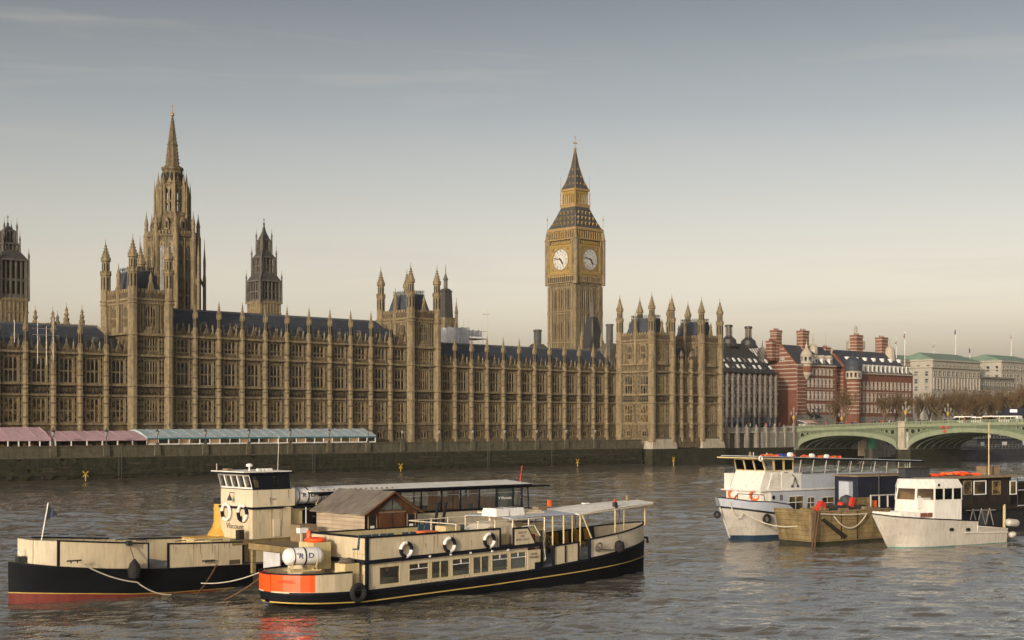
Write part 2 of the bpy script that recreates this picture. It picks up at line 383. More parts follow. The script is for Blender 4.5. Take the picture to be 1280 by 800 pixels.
def dup(root, loc, rz=0, label=None, group=None):
    r = root.copy(); COL.objects.link(r); r.location = loc; r.rotation_euler = (0, 0, rz)
    if label: r['label'] = label
    if group: r['group'] = group
    def rec(src, dst):
        for ch in list(src.children):
            c = ch.copy(); COL.objects.link(c); c.parent = dst; rec(ch, c)
    rec(root, r); return r
def wall_rot(x, y, z, nx, ny):      # matrix that stands text up on a wall whose outward normal is (nx, ny)
    n_ = Vector((nx, ny, 0)).normalized(); up = Vector((0, 0, 1)); e = up.cross(n_)
    M = Matrix((e, up, n_)).transposed().to_4x4(); M.translation = (x, y, z); return M
# ---------------------------------------------------------------- ground, water, embankment
g = MB(); g.add([(-1500, 243, 5.9), (297.6, 243, 5.9), (297.6, 6000, 5.9), (-1500, 6000, 5.9)], [(0, 1, 2, 3)], 'paving')
g.add([(297.6, 240.6, 9.0), (9000, 240.6, 9.0), (9000, 6000, 9.0), (297.6, 6000, 9.0)], [(0, 1, 2, 3)], 'asphalt')
tag(g.build('ground'), kind='structure')
# river: one sheet to the horizon, with a fine wave mesh on the part near the camera
def waves(x, y, amp=1.0):
    rs = np.random.RandomState(3); h = np.zeros_like(x)
    for i in range(46):
        L = 0.55*(1.13**i)**.62*1.0; L = .5+L*.55
        a = rs.uniform(-.6, .6)+rad(222); k = 2*np.pi/L
        ph = rs.uniform(0, 6.28); A = .0068*L**.85*rs.uniform(.6, 1.3)
        wob = .9*np.sin(x*.11+i)+.9*np.cos(y*.13+i*1.7)
        h += .82*A*np.sin(k*(x*math.cos(a)+y*math.sin(a))+ph+wob*1.6)
    patch = .72+.38*np.sin(x*.06+1.3*np.sin(y*.045))*np.cos(y*.05+x*.021)
    return h*patch*amp
nd_, nl = 820, 520
dep = 62*(410/62.)**(np.linspace(0, 1, nd_))
lat = np.linspace(-.44, .44, nl)
Dm, Um = np.meshgrid(dep, lat, indexing='ij')
Xw = Dm*(SN+CS*Um); Yw = Dm*(CS-SN*Um)
edge = np.minimum(1, np.minimum((Dm-62)/6, (410-Dm)/60))*np.clip((.44-np.abs(Um))/.03, 0, 1)
Hw = waves(Xw, Yw)*edge
vv = np.stack([Xw, Yw, Hw], -1).reshape(-1, 3)
ii = np.arange(nd_*nl).reshape(nd_, nl)
fq = np.stack([ii[:-1, :-1], ii[:-1, 1:], ii[1:, 1:], ii[1:, :-1]], -1).reshape(-1, 4)
# surrounding flat sheet, joined to the rim of the wave mesh
def ring(d, u): return (d*(SN+CS*u), d*(CS-SN*u), 0.0)
rim = [ring(62, -.44), ring(62, .44), ring(410, .44), ring(410, -.44)]
me = bpy.data.meshes.new('river')
V = vv.tolist(); F = fq.tolist(); b0 = len(V)
V += [list(p) for p in rim]+[[-6000, -3000, 0], [9000, -3000, 0], [9000, 9000, 0], [-6000, 9000, 0]]
F += [[b0+4, b0+5, b0+1, b0], [b0+5, b0+6, b0+2, b0+1], [b0+6, b0+7, b0+3, b0+2], [b0+7, b0+4, b0, b0+3]]
me.from_pydata(V, [], F); me.polygons.foreach_set('use_smooth', [True]*len(F)); me.update()
wm = bpy.data.materials.new('river_water'); wm.use_nodes = True; n = wm.node_tree.nodes; l = wm.node_tree.links
b = n['Principled BSDF']; b.inputs['Base Color'].default_value = (.105, .099, .085, 1); b.inputs['Roughness'].default_value = .025; b.inputs['IOR'].default_value = 1.6
t = n.new('ShaderNodeTexCoord')
prev = None
for sc, st, ds, stx in ((1.1, .5, .05, (1, 1.6, 1)), (3.6, .5, .010, (1, 1.5, 1)), (.40, .5, .42, (1, 1.9, 1))):
    mp_ = n.new('ShaderNodeMapping'); mp_.inputs['Scale'].default_value = stx; mp_.inputs['Rotation'].default_value = (0, 0, rad(-45)); l.new(t.outputs['Object'], mp_.inputs[0])
    z = n.new('ShaderNodeTexNoise'); z.inputs['Scale'].default_value = sc; z.inputs['Detail'].default_value = 4; z.inputs['Distortion'].default_value = .5; l.new(mp_.outputs[0], z.inputs['Vector'])
    bp = n.new('ShaderNodeBump'); bp.inputs['Strength'].default_value = st; bp.inputs['Distance'].default_value = ds; l.new(z.outputs[0], bp.inputs['Height'])
    if prev: l.new(prev.outputs[0], bp.inputs['Normal'])
    prev = bp
l.new(prev.outputs[0], b.inputs['Normal'])
MATS['river_water'] = wm; me.materials.append(wm)
ro = bpy.data.objects.new('river', me); COL.objects.link(ro); tag(ro, kind='structure')

ew = thing('embankment_wall', 'long algae covered river wall below the palace terrace', 'wall', (150, 239, 0))
w = MB(); w.box(-300, 268, 239.0, 243, -1.5, 4.35, 'wall_algae'); w.box(-300, 268, 238.75, 243, 1.3, 1.7, 'wall_algae')
for i in range(110):
    x = random.uniform(60, 268); ww = random.uniform(2, 7); z = random.choice([1.9, 2.6, 3.1])+random.uniform(-.3, .3)
    w.box(x, x+ww, 238.86+random.random()*.08, 239.1, z, z+random.uniform(.15, .4), random.choice(['mud', 'wall_algae']))
w.build('lower_wall', ew)
w = MB(); w.box(-300, 268, 239.35, 243, 4.35, 5.6, 'wall_upper'); w.box(-300, 268, 239.15, 239.8, 4.36, 4.6, 'wall_upper'); w.build('upper_wall', ew)
w = MB(); w.box(-300, 268, 239.3, 239.8, 5.6, 6.35, 'wall_upper'); w.box(-300, 268, 239.15, 239.95, 6.35, 6.55, 'wall_upper')
x = -300
LAMPS = [66.5, 133, 196.7, 256.7, 311, 362.7, 411.5, 460, 503, 549, 591, 631, 671, 708, 744]
for p in LAMPS:
    xx = XX(p, 239.2); w.box(xx-.6, xx+.6, 239.0, 239.96, 4.62, 6.58, 'wall_upper')
w.build('parapet', ew)
for px_, lb in ((150, 'iron ladder on the river wall left of the blue marquee'), (392, 'iron ladder on the river wall below the middle of the blue marquee'), (610, 'iron ladder on the river wall right of the mid facade tower'), (690, 'iron ladder on the river wall below the clock tower')):
    x = XX(px_, 238.7); a = MB()
    for s_ in (-.25, .25): a.tube([(x+s_, 238.6, .2), (x+s_, 238.6, 6.4)], .04, 'iron', 5)
    for q in range(18): a.tube([(x-.25, 238.6, .4+q*.33), (x+.25, 238.6, .4+q*.33)], .025, 'iron', 4)
    tag(a.build('wall_ladder', at=(x, 238.6, .2)), lb, 'ladder')
wd = MB(); RW = random.Random(12)
for i in range(420):
    x = RW.uniform(60, 268); z_ = RW.choice([1.2, 2.4, 2.5, 4.3])+RW.uniform(-.25, .15); hh = RW.uniform(.15, .7)
    wd.ext([(x-RW.uniform(.2, .9), 238.70 if z_ < 1.7 else 238.95, z_), (x+RW.uniform(.2, .9), 238.70 if z_ < 1.7 else 238.95, z_), (x+RW.uniform(-.3, .3), 238.70 if z_ < 1.7 else 238.95, z_-hh)], (0, .06, 0), RW.choice(['weed', 'weed', 'mud']))
tag(wd.build('river_weed', at=(150, 239, 2)), kind='stuff')
fs = MB(); 
fs.add([(-300, 238.9, .55), (268, 238.9, .55), (268, 236.4, -.25), (-300, 236.4, -.25)], [(0, 3, 2, 1)], 'mud')
tag(fs.build('foreshore'), kind='structure')

# ---------------------------------------------------------------- gothic kit
_win = {}
def win_mesh(w_, h, lights=3, transoms=(.5,), gl_='leaded_glass', arch=False, fr='stone_clean', hood=True):
    key = (round(w_, 1), round(h, 1), lights, transoms, gl_, arch, fr)
    if key in _win: return _win[key]
    m = MB(); m.add([(-w_/2, 0, 0), (w_/2, 0, 0), (w_/2, 0, h), (-w_/2, 0, h)], [(0, 1, 2, 3)], gl_)
    lw = w_/lights
    for i in range(lights+1):
        x = -w_/2+i*lw; t_ = .055 if 0 < i < lights else .10
        m.box(x-t_, x+t_, -.28, .02, 0, h, fr)
    m.box(-w_/2-.15, w_/2+.15, -.38, -.01, -.14, .1, fr)
    for t_ in transoms: m.box(-w_/2, w_/2, -.24, -.02, h*t_-.09, h*t_+.09, fr)
    for i in range(lights):
        x = -w_/2+i*lw
        for zt, hh in [(h, .62)]+[(h*t_-.08, .4) for t_ in transoms]:
            m.ext([(x, -.2, zt-hh), (x+lw/2, -.2, zt), (x, -.2, zt)], (0, .19, 0), fr)
            m.ext([(x+lw, -.2, zt-hh), (x+lw, -.2, zt), (x+lw/2, -.2, zt)], (0, .19, 0), fr)
    if arch:
        m.ext([(-w_/2, -.3, h-w_*.55), (-w_*.3, -.3, h-w_*.12), (0, -.3, h+.05), (-w_/2, -.3, h+.05)], (0, .29, 0), fr)
        m.ext([(w_/2, -.3, h-w_*.55), (w_/2, -.3, h+.05), (0, -.3, h+.05), (w_*.3, -.3, h-w_*.12)], (0, .29, 0), fr)
    if hood: m.box(-w_/2-.2, w_/2+.2, -.4, -.01, h, h+.16, fr)
    me_ = m.mesh('window'); _win[key] = me_; return me_
_but = {}
def buttress_mesh(z0, z1, strings, r=.5, tip=None, st='stone_clean'):
    key = (z0, z1, tuple(strings), r, tip)
    if key in _but: return _but[key]
    m = MB(); m.lathe(0, 0, [(r*1.25, z0), (r*1.25, z0+1.6), (r, z0+2.0), (r, z1)], st)
    for s_ in strings: m.lathe(0, 0, [(r, s_-.3), (r+.2, s_-.12), (r+.2, s_+.12), (r, s_+.3)], st)
    zz = z0+3
    while zz < z1-2:          # sunk niche panels on the faces
        m.lathe(0, 0, [(r*.99, zz), (r+.07, zz+.08), (r+.07, zz+.2), (r*.99, zz+.28)], 'carved'); zz += 2.6
    me_ = m.mesh('buttress')
    p = MB()
    if tip:
        H_ = tip-z1
        p.lathe(0, 0, [(r*.98, z1), (r*1.15, z1+.1), (r*1.15, z1+.25), (r*.85, z1+.35), (r*.8, z1+H_*.42), (r*1.1, z1+H_*.45), (r*1.05, z1+H_*.49), (r*.6, z1+H_*.6), (r*.35, z1+H_*.74), (r*.16, z1+H_*.86), (r*.34, z1+H_*.885), (r*.12, z1+H_*.91), (.05, z1+H_*.95), (.035, z1+H_)], st)
        for i in range(4):
            a = i*math.pi/2+.4
            p.lathe(r*.9*math.cos(a), r*.9*math.sin(a), [(.12, z1+H_*.4), (.13, z1+H_*.5), (.02, z1+H_*.62)], st, 4)
        for q in range(4):
            zc = z1+H_*(.55+q*.08); rc = r*(.68-q*.13)
            for i in range(4):
                a = i*math.pi/2+.785; p.cbox(rc*math.cos(a), rc*math.sin(a), zc, .09, .09, .14, st)
        for i in range(8):
            a = math.pi/8*1+i*math.pi/4+math.pi/8
            p.box(*( .76*r*math.cos(a)-.07, .76*r*math.cos(a)+.07, .76*r*math.sin(a)-.07, .76*r*math.sin(a)+.07), z1+H_*.1, z1+H_*.38, 'deep')
    pm = p.mesh('pinnacle') if tip else None
    _but[key] = (me_, pm); return _but[key]
def put_buttress(th, x, y, z0, z1, strings, r=.52, tip=None):
    a, p = buttress_mesh(z0, z1, strings, r, tip)
    o = inst('buttress', a, th, (x, y, 0))
    if p: inst('pinnacle', p, o, (x, y, 0))
Z = 10.4
SA, SC2, SC1, SB, SATT = Z, Z+5.3, Z+7.3, Z+13.1, Z+17.1
def bay_wall(m, x0, x1, zt, rows, st='stone'):
    """one bay of panelled gothic wall in m's current frame, face towards -y; rows = window openings (zb, zt)"""
    w_ = x1-x0; c = (x0+x1)/2; ow = min(2.8, w_*.50)
    m.box(x0, x1, .45, 1.2, 5.9, zt, st)
    xa, xb = c-ow/2-.12, c+ow/2+.12
    m.box(x0, xa, .16, .45, 5.9, zt-.002, st); m.box(xb, x1, .16, .45, 5.9, zt-.002, st)
    zs = 5.9
    for zb_, zt_ in rows+[(zt, zt)]:
        if zb_-zs > .05: m.box(xa+.002, xb-.002, .10, .45, zs+.002, zb_-.14, st)
        zs = zt_+.16
    for a, b in ((x0+.6, xa-.1), (xb+.1, x1-.6)):     # panel ribs and cusps on the side strips
        k = max(1, int((b-a)/.5))
        for i in range(k+1):
            xr = a+(b-a)*i/k; m.box(xr-.055, xr+.055, .0, .16, SA+.25, zt-.4, 'stone_clean')
        z_ = SA+1.2
        while z_ < zt-.6:
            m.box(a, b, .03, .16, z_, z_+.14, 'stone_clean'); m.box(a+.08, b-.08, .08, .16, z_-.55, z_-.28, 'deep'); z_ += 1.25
    return c, ow
def facade(th, fr, xs, zt, rows, butt=True, tip=None, zpar=None, attic=False, lights=3, base_win=True):
    ox, oy, a = fr; m = MB(ox, oy, a); o = MB(ox, oy, a); cA, sA = math.cos(a), math.sin(a)
    def Wp(x, y): return (ox+cA*x-sA*y, oy+sA*x+cA*y)
    for x0, x1 in zip(xs[:-1], xs[1:]):
        rr = ([(Z-3.1, Z-1.6)] if base_win else [])+rows
        c, ow = bay_wall(m, x0, x1, zt, rr)
        for zb_, zt_ in rr:
            h = zt_-zb_; wp = Wp(c, .43)
            low = zb_ < SA+1
            tr_ = (.5,) if h > 3.5 else ((.36,) if h > 2.2 else ())
            ow2 = ow*.6 if zb_ < Z-1 else ow
            inst('window', win_mesh(ow2, h, 2 if zb_ < Z-1 else lights, tr_, 'leaded_warm' if (low and zb_ > Z-1) else 'leaded_glass'), th, (wp[0], wp[1], zb_), a)
        # carved band: shields and quatrefoils
        n3 = 5
        for i in range(n3):
            xx = x0+.75+(x1-x0-1.5)*(i+.5)/n3; q = (x1-x0-1.5)/n3*.36
            m.ext([(xx-q, .0, SC2+1.5), (xx+q, .0, SC2+1.5), (xx+q, .0, SC2+.9), (xx, .0, SC2+.45), (xx-q, .0, SC2+.9)], (0, .12, 0), 'carved')
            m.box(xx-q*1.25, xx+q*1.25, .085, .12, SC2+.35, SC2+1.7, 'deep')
        # parapet: carved, battlemented, with gablet and small pinnacles
        zp = zpar or zt+1.1
        o.box(x0, x1, -.05, .4, zt, zp-.35, 'stone'); nn = 6
        for i in range(nn):
            xx = x0+(x1-x0)*(i+.5)/nn; o.box(xx-.24, xx+.24, -.02, .36, zp-.35, zp+.1, 'stone_clean')
            o.box(xx-.2, xx+.2, -.10, -.05, zt+.3, zp-.5, 'carved')
        o.ext([(c-.5, -.15, zp-.3), (c+.5, -.15, zp-.3), (c+.32, -.15, zp+.45), (c, -.15, zp+1.2), (c-.32, -.15, zp+.45)], (0, .35, 0), 'stone')
        o.lathe(c, .05, [(.1, zp+1.0), (.17, zp+1.3), (.05, zp+1.5), (.03, zp+2.1)], 'stone_clean', 6)
        for sx in (-1.35, 1.35): o.lathe(c+sx*(x1-x0)/5, .1, [(.16, zp-.2), (.17, zp+.6), (.22, zp+.7), (.05, zp+1.3), (.03, zp+1.6)], 'stone_clean', 6)
    for x0, x1 in zip(xs[:-1], xs[1:]):      # replaced blocks of paler or sootier stone
        for q in range(16):
            x = random.uniform(x0+.6, x1-1.0); z_ = random.uniform(SA+.3, zt-1)
            if abs(x+.2-(x0+x1)/2) < min(2.8, (x1-x0)*.50)/2+.45: continue
            m.box(x, x+random.uniform(.3, .6), .13, .17, z_, z_+random.choice([.28, .32, .6]), random.choice(['pale_block', 'pale_block', 'stone_clean', 'carved']))
    for zz, hh, pr in ((SA, .34, .24), (SC2, .30, .34), (SC1, .30, .34), (SB, .42, .5))+(((SATT, .42, .5),) if attic else ()):
        if zz < zt+.3: m.box(xs[0], xs[-1], -pr, .46, zz-hh/2+.003, zz+hh/2+.003, 'stone_clean')
    m.box(xs[0], xs[-1], -.5, .1, 5.9, 7.0, 'stone')
    m.build('wall', th); o.build('parapet', th)
    if butt:
        strs = [s_ for s_ in (SA, SC2, SC1, SB, SATT) if s_ < zt+.2]
        for x in xs:
            wp = Wp(x, -.15); put_buttress(th, wp[0], wp[1], 5.9, (zpar or zt+1.1)+.2, strs, tip=tip)
ROWS = [(SA+.35, SA+4.75), (SC1+.3, SC1+4.85)]
ROWS3 = ROWS+[(SB+.95, SB+3.55)]
def slate_roof(th, x0, x1, yf, yb, ze, zr, hip0=0, hip1=0, k='slate'):
    m = MB(); ym = (yf+yb)/2
    P_ = [(x0, yf, ze), (x1, yf, ze), (x1, yb, ze), (x0, yb, ze), (x0+hip0, ym, zr), (x1-hip1, ym, zr)]
    m.add(P_, [(0, 1, 5, 4), (2, 3, 4, 5), (1, 2, 5), (3, 0, 4), (3, 2, 1, 0)], k)
    m.box(x0+hip0, x1-hip1, ym-.12, ym+.12, zr-.1, zr+.28, 'lead')
    r = m.build('roof', th); n_ = int((x1-x0)/2.6); c_ = MB()
    for i in range(n_):
        x = x0+1.3+i*2.6; c_.lathe(x, yf+1.9, [(.16, ze+.25), (.17, ze+1.9), (.24, ze+2.0), (.04, ze+2.4)], 'stone_clean', 6)
        if i % 3 == 0: c_.box(x+.8, x+1.5, yf+2.4, yf+3.6, ze+1.6, ze+2.9, 'lead')
    build_split(c_, 'roof_vent', r)
    return r
def tower_turret(th, x, y, z0, zt, dz=10.0, r=.95, strings=(), name='turret'):
    m = MB(); st = 'stone_clean'; h = dz
    m.lathe(x, y, [(r*1.12, z0), (r, z0+1), (r, zt+h*.30), (r*1.15, zt+h*.31), (r*1.15, zt+h*.345), (r*.82, zt+h*.36), (r*.8, zt+h*.56), (r*1.05, zt+h*.575), (r*1.0, zt+h*.61), (r*.8, zt+h*.66), (r*.42, zt+h*.76), (r*.2, zt+h*.84), (r*.34, zt+h*.855), (r*.12, zt+h*.88), (.06, zt+h*.93), (.03, zt+h)], st)
    for s_ in strings: m.lathe(x, y, [(r, s_-.25), (r+.18, s_-.1), (r+.18, s_+.1), (r, s_+.25)], st)
    for i in range(8):
        a = i*math.pi/4
        for za, zb_, rr in ((zt+h*.04, zt+h*.27, r*.935), (zt+h*.39, zt+h*.53, r*.765)):
            dx, dy = math.cos(a), math.sin(a); q = rr*.17
            p = [(x+dx*rr-dy*q, y+dy*rr+dx*q), (x+dx*rr+dy*q, y+dy*rr-dx*q)]
            m.hexa([(p[0][0], p[0][1], za), (p[1][0], p[1][1], za), (p[1][0]-dx*.1, p[1][1]-dy*.1, za), (p[0][0]-dx*.1, p[0][1]-dy*.1, za), (p[0][0], p[0][1], zb_), (p[1][0], p[1][1], zb_), (p[1][0]-dx*.1, p[1][1]-dy*.1, zb_), (p[0][0]-dx*.1, p[0][1]-dy*.1, zb_)], 'deep')
        a += math.pi/8
        for q in range(4):
            rc = r*(.86-q*.17); zc = zt+h*(.63+q*.055); m.cbox(x+rc*math.cos(a), y+rc*math.sin(a), zc, .08, .08, .2, st)
        m.cbox(x+r*1.0*math.cos(a), y+r*1.0*math.sin(a), zt+h*.345, .09, .09, .5, st)
        m.cbox(x+r*.9*math.cos(a), y+r*.9*math.sin(a), zt+h*.61, .08, .08, .4, st)
    return m.build(name, th)
def river_tower(name, label, X0, Yf, zc, tipz, w_=7.6, d_=10.8, lower=True, zlow=None):
    """a square tower over the river front: cornice at zc, parapet, four tall turrets, slate roof with cresting"""
    th = thing(name, label, 'tower', (X0+w_/2, Yf+d_/2, 5.9)); X1, Yb = X0+w_, Yf+d_
    zp = zc+1.9; zl = zlow or SATT+.2
    m = MB(); m.box(X0+.46, X1-.46, Yf+.46, Yb-.46, zl, zc, 'stone')
    m.box(X0+.42, X1-.42, Yf+1.3, Yb-.5, SB-1, zl, 'stone')
    o = MB()
    faces = [((X0, Yf, 0), w_, 1), ((X0, Yb, -math.pi/2), d_, 2), ((X1, Yf, math.pi/2), d_, 2), ((X1, Yb, math.pi), w_, 1)]
    for (fx, fy, fa), L, nw in faces:
        m.set(fx, fy, fa); o.set(fx, fy, fa); cA, sA = math.cos(fa), math.sin(fa)
        zs_ = zl
        bw = (L-1.6)/nw
        for i in range(nw):
            c = .8+bw*(i+.5); ow = 2.3 if nw == 1 else 1.7; wb, wt = zl+1.3, zc-1.1; m.box(.8+bw*i, c-ow/2-.12, .1, .46, zs_, zc-.002, 'stone'); m.box(c+ow/2+.12, .8+bw*(i+1), .1, .46, zs_, zc-.002, 'stone')
            m.box(c-ow/2-.118, c+ow/2+.118, .06, .46, zs_+.002, wb-.14, 'stone_clean'); m.box(c-ow/2-.118, c+ow/2+.118, .08, .46, wt+.16, zc-.004, 'stone')
            inst('window', win_mesh(ow, wt-wb, 4 if nw == 1 else 3, (.45,), 'leaded_glass', True), th, (fx+cA*c-sA*.43, fy+sA*c+cA*.43, wb), fa)
            for sx in (-1, 1):
                for q in range(2 if nw == 1 else 1):
                    xr = c+sx*(ow/2+.45+q*.6)
                    m.box(xr-.07, xr+.07, -.02, .1, zl+.3, zc-.5, 'stone_clean')
                    for k in range(4): m.box(xr+.12, xr+.42, .03, .1, zl+.9+k*1.35, zl+1.6+k*1.35, 'carved')
            if nw == 1:
                for k in range(5): m.ext([(c-1.5+k*.62, -.25, zl+.7), (c-1.05+k*.62, -.25, zl+.7), (c-1.05+k*.62, -.25, zl+.2), (c-1.27+k*.62, -.25, zl-.0+.05), (c-1.5+k*.62, -.25, zl+.2)], (0, .3, 0), 'stone_clean')
        for zz, pr in ((zl, .28), (zc-.7, .14), (zc, .34)): m.box(.5, L-.5, -pr, .45, zz-.17, zz+.17, 'stone_clean')
        for k in range(int(L/.55)): m.box(.6+k*.55, .8+k*.55, -.22, .1, zc-.5, zc-.18, 'stone_clean')
        o.box(.5, L-.5, -.1, .35, zc+.17, zp-.5, 'stone'); nn = int(L/1.0)
        for k in range(nn):
            xx = .8+(L-1.6)*(k+.5)/nn; o.box(xx-.27, xx+.27, -.08, .33, zp-.5, zp+.1, 'stone_clean'); o.box(xx-.25, xx+.25, -.16, -.1, zc+.4, zp-.75, 'carved')
        o.ext([(L/2-.7, -.2, zp-.4), (L/2+.7, -.2, zp-.4), (L/2+.45, -.2, zp+1.0), (L/2, -.2, zp+2.2), (L/2-.45, -.2, zp+1.0)], (0, .45, 0), 'stone_clean')
        if nw == 2: o.lathe(L/2, -.1, [(.45, zl), (.45, zp+.4), (.55, zp+.5), (.4, zp+.7), (.4, zp+2.6), (.5, zp+2.8), (.12, zp+4.2), (.03, zp+5.2)], 'stone_clean')
        else: o.lathe(L/2, .0, [(.3, zp+1.6), (.35, zp+2.2), (.4, zp+2.3), (.05, zp+3.4)], 'stone_clean')
    m.build('wall', th); o.build('parapet', th)
    strs = (zl, zc, zc-.7) if not lower else (SA, SC2, SC1, SB, SATT, zc, zc-.7)
    for x, y in ((X0, Yf), (X1, Yf), (X1, Yb), (X0, Yb)):
        tower_turret(th, x, y, 5.9 if lower else zl-.2, zp, tipz-zp, .95, [s_ for s_ in strs if s_ < zc+.1])
    r = MB(); cx, cy = X0+w_/2, Yf+d_/2
    r.frus(cx, cy, zc+.3, zp+3.6, w_/2-.8, w_/2-2.0, 'slate', d_/2-.8, d_/2-2.2)
    ro_ = r.build('roof', th); c_ = MB()
    hx, hy = w_/2-2.0, d_/2-2.2; zz = zp+3.6
    c_.box(cx-hx-.1, cx+hx+.1, cy-hy-.1, cy+hy+.1, zz, zz+.2, 'lead')
    for i in range(9):
        for yy in (cy-hy, cy+hy):
            x_ = cx-hx+2*hx*i/8; c_.lathe(x_, yy, [(.05, zz+.2), (.04, zz+.7), (.12, zz+.8), (.02, zz+1.1)], 'iron', 4)
    for i in range(11):
        for x_ in (cx-hx, cx+hx):
            yy = cy-hy+2*hy*i/10; c_.lathe(x_, yy, [(.05, zz+.2), (.04, zz+.7), (.12, zz+.8), (.02, zz+1.1)], 'iron', 4)
    for yy in (cy-hy, cy+hy): c_.box(cx-hx, cx+hx, yy-.03, yy+.03, zz+.55, zz+.62, 'iron')
    for x_ in (cx-hx, cx+hx): c_.box(x_-.03, x_+.03, cy-hy, cy+hy, zz+.55, zz+.62, 'iron')
    c_.build('cresting', ro_)
    return th

# ---------------------------------------------------------------- the palace
pal = thing('palace_range', 'long honey stone gothic palace front with rows of traceried windows above the river terrace', 'palace', (180, 256, 5.9))
Yf = 250.0
YB = Yf-.15
# back mass
bm = MB(); bm.box(-60, 290, Yf+1.0, 275, 5.9, SB+.2, 'stone'); bm.box(142, 212, Yf+1.05, 262, SB+.2, SATT+.1, 'stone')
bm.build('rear_block', pal)
left = [-95, -58, -20.5, -3.0, 32, 67, 100.4, 133, 164]
xsL = [XX(p, YB) for p in left]; d0 = xsL[4]-xsL[3]; xsL = [xsL[3]-d0*4, xsL[3]-d0*3, xsL[3]-d0*2, xsL[3]-d0]+xsL[3:]
facade(pal, (0, Yf, 0), xsL, SB, ROWS, tip=Z+20.4, zpar=SB+1.1)
xsT1 = [XX(165, 249.4), XX(190, 249.4), XX(213.5, 249.4)]
xsC = [XX(p, YB) for p in (214.5, 244, 273.7, 303, 331.8, 358.8, 386.2, 412.4, 438.3, 463.7, 488, 512.5)]
facade(pal, (0, Yf, 0), xsC, SATT, ROWS3, tip=Z+24.6, zpar=SATT+1.1, attic=True)
xsR = [XX(p, YB) for p in (549, 568.6, 589.4, 608.8, 629.2, 649, 668.2, 687, 705.6, 723.8, 741.6, 758, 772)]
facade(pal, (0, Yf, 0), xsR, SB, ROWS, tip=Z+20.6, zpar=SB+1.1)
slate_roof(pal, xsL[0], xsT1[0]-.3, Yf+.7, Yf+13.5, SB+.5, Z+18.6, 0, 3.0)
slate_roof(pal, xsC[0]-1, xsC[-1]-.5, Yf+.7, Yf+13.0, SATT+.5, Z+22.9, 0, 3.5)
slate_roof(pal, xsR[0], xsR[-1]+1, Yf+.7, Yf+13.5, SB+.5, Z+18.8, 3.0, 0)
# fronts of the two middle towers up to the attic string
for xs, nm in ((xsT1, 0), ([XX(513.5, 249.4), XX(547, 249.4)], 1)):
    mid = [xs[0], xs[-1]]
    facade(pal, (0, Yf-.6, 0), mid, SATT, ROWS3, butt=False, attic=True, zpar=SATT+.25, lights=5)
XA, XB = XX(166, 249.4), XX(513.5, 249.4)
river_tower('palace_tower', 'square pinnacled stone tower left of the long upper roof, in front of the tall spire', XA, 249.4, Z+23.9, Z+36.3)
river_tower('palace_tower', 'square pinnacled stone tower in mid facade with white scaffolding behind its right side', XB, 249.4, Z+23.6, Z+36.0)
# end pavilion
pav = thing('end_pavilion', 'river-end block of the palace standing in the water on a pale stone plinth', 'building', (284, 244, 0))
PX0, PX1, PYF = 270.4, 297.2, 238.0
def slab(x0, x1, y0, y1):
    m = MB(); m.box(x0, x1, y0, y1, 5.9, SB+1.2, 'stone'); return m
m = slab(PX0+1.2, PX1-1.2, PYF+1.2, 262); m.box(PX0+8.8, PX1-8.6, PYF+1.2, 250, SB+1.2, SB+2.0, 'stone')
m.build('core', pav)
SS = SB+1.7
ROWP = [(SA+.35, SA+4.75), (SC1+.3, SC1+4.85)]
xp = [PX0, PX0+7.6]; facade(pav, (0, PYF, 0), xp, SS, ROWP, butt=False, zpar=SS+.2, lights=4)
xm = [PX0+7.6+i*(PX1-7.5-PX0-7.6)/3 for i in range(4)]
facade(pav, (0, PYF+.3, 0), xm, SS, ROWP, butt=True, tip=SS+4.2, zpar=SS+1.2)
facade(pav, (0, PYF, 0), [PX1-7.5, PX1], SS, ROWP, butt=False, zpar=SS+.2, lights=4)
facade(pav, (PX0, 250.0, -math.pi/2), [0, 1.4, 6.6, 12.0], SS, ROWP, butt=False, zpar=SS+.2)
m = MB()
for x0, x1 in ((PX0-.9, PX0+8.6), (PX1-8.4, PX1+1.0)):
    m.hexa([(x0, PYF-1.1, 4.2), (x1, PYF-1.1, 4.2), (x1, PYF+4, 4.2), (x0, PYF+4, 4.2), (x0+.5, PYF-.7, 6.6), (x1-.5, PYF-.7, 6.6), (x1-.5, PYF+4, 6.6), (x0+.5, PYF+4, 6.6)], 'pale_stone')
m.box(PX0+8.6, PX1-8.4, PYF-.3, PYF+3, 4.4, 6.2, 'stone'); m.build('plinth', pav)
m = MB(); m.box(PX0-1.2, PX1+1.4, PYF-1.2, PYF+6, -1.5, 4.19, 'wall_algae'); m.build('footing', pav)
slate_roof(pav, PX0+8.2, PX1-8.0, PYF+1.6, PYF+10, SS+.7, SS+4.9)
river_tower('pavilion_tower', 'near tower of the palace river-end pavilion, with a sunlit side and four tall turrets', 270.4, PYF, Z+21.0, Z+33.0, lower=True, zlow=SS+.2)
river_tower('pavilion_tower', 'far tower of the palace river-end pavilion, beside the dark office block', 289.7, PYF, Z+21.0, Z+33.0, 7.5, lower=True, zlow=SS+.2)

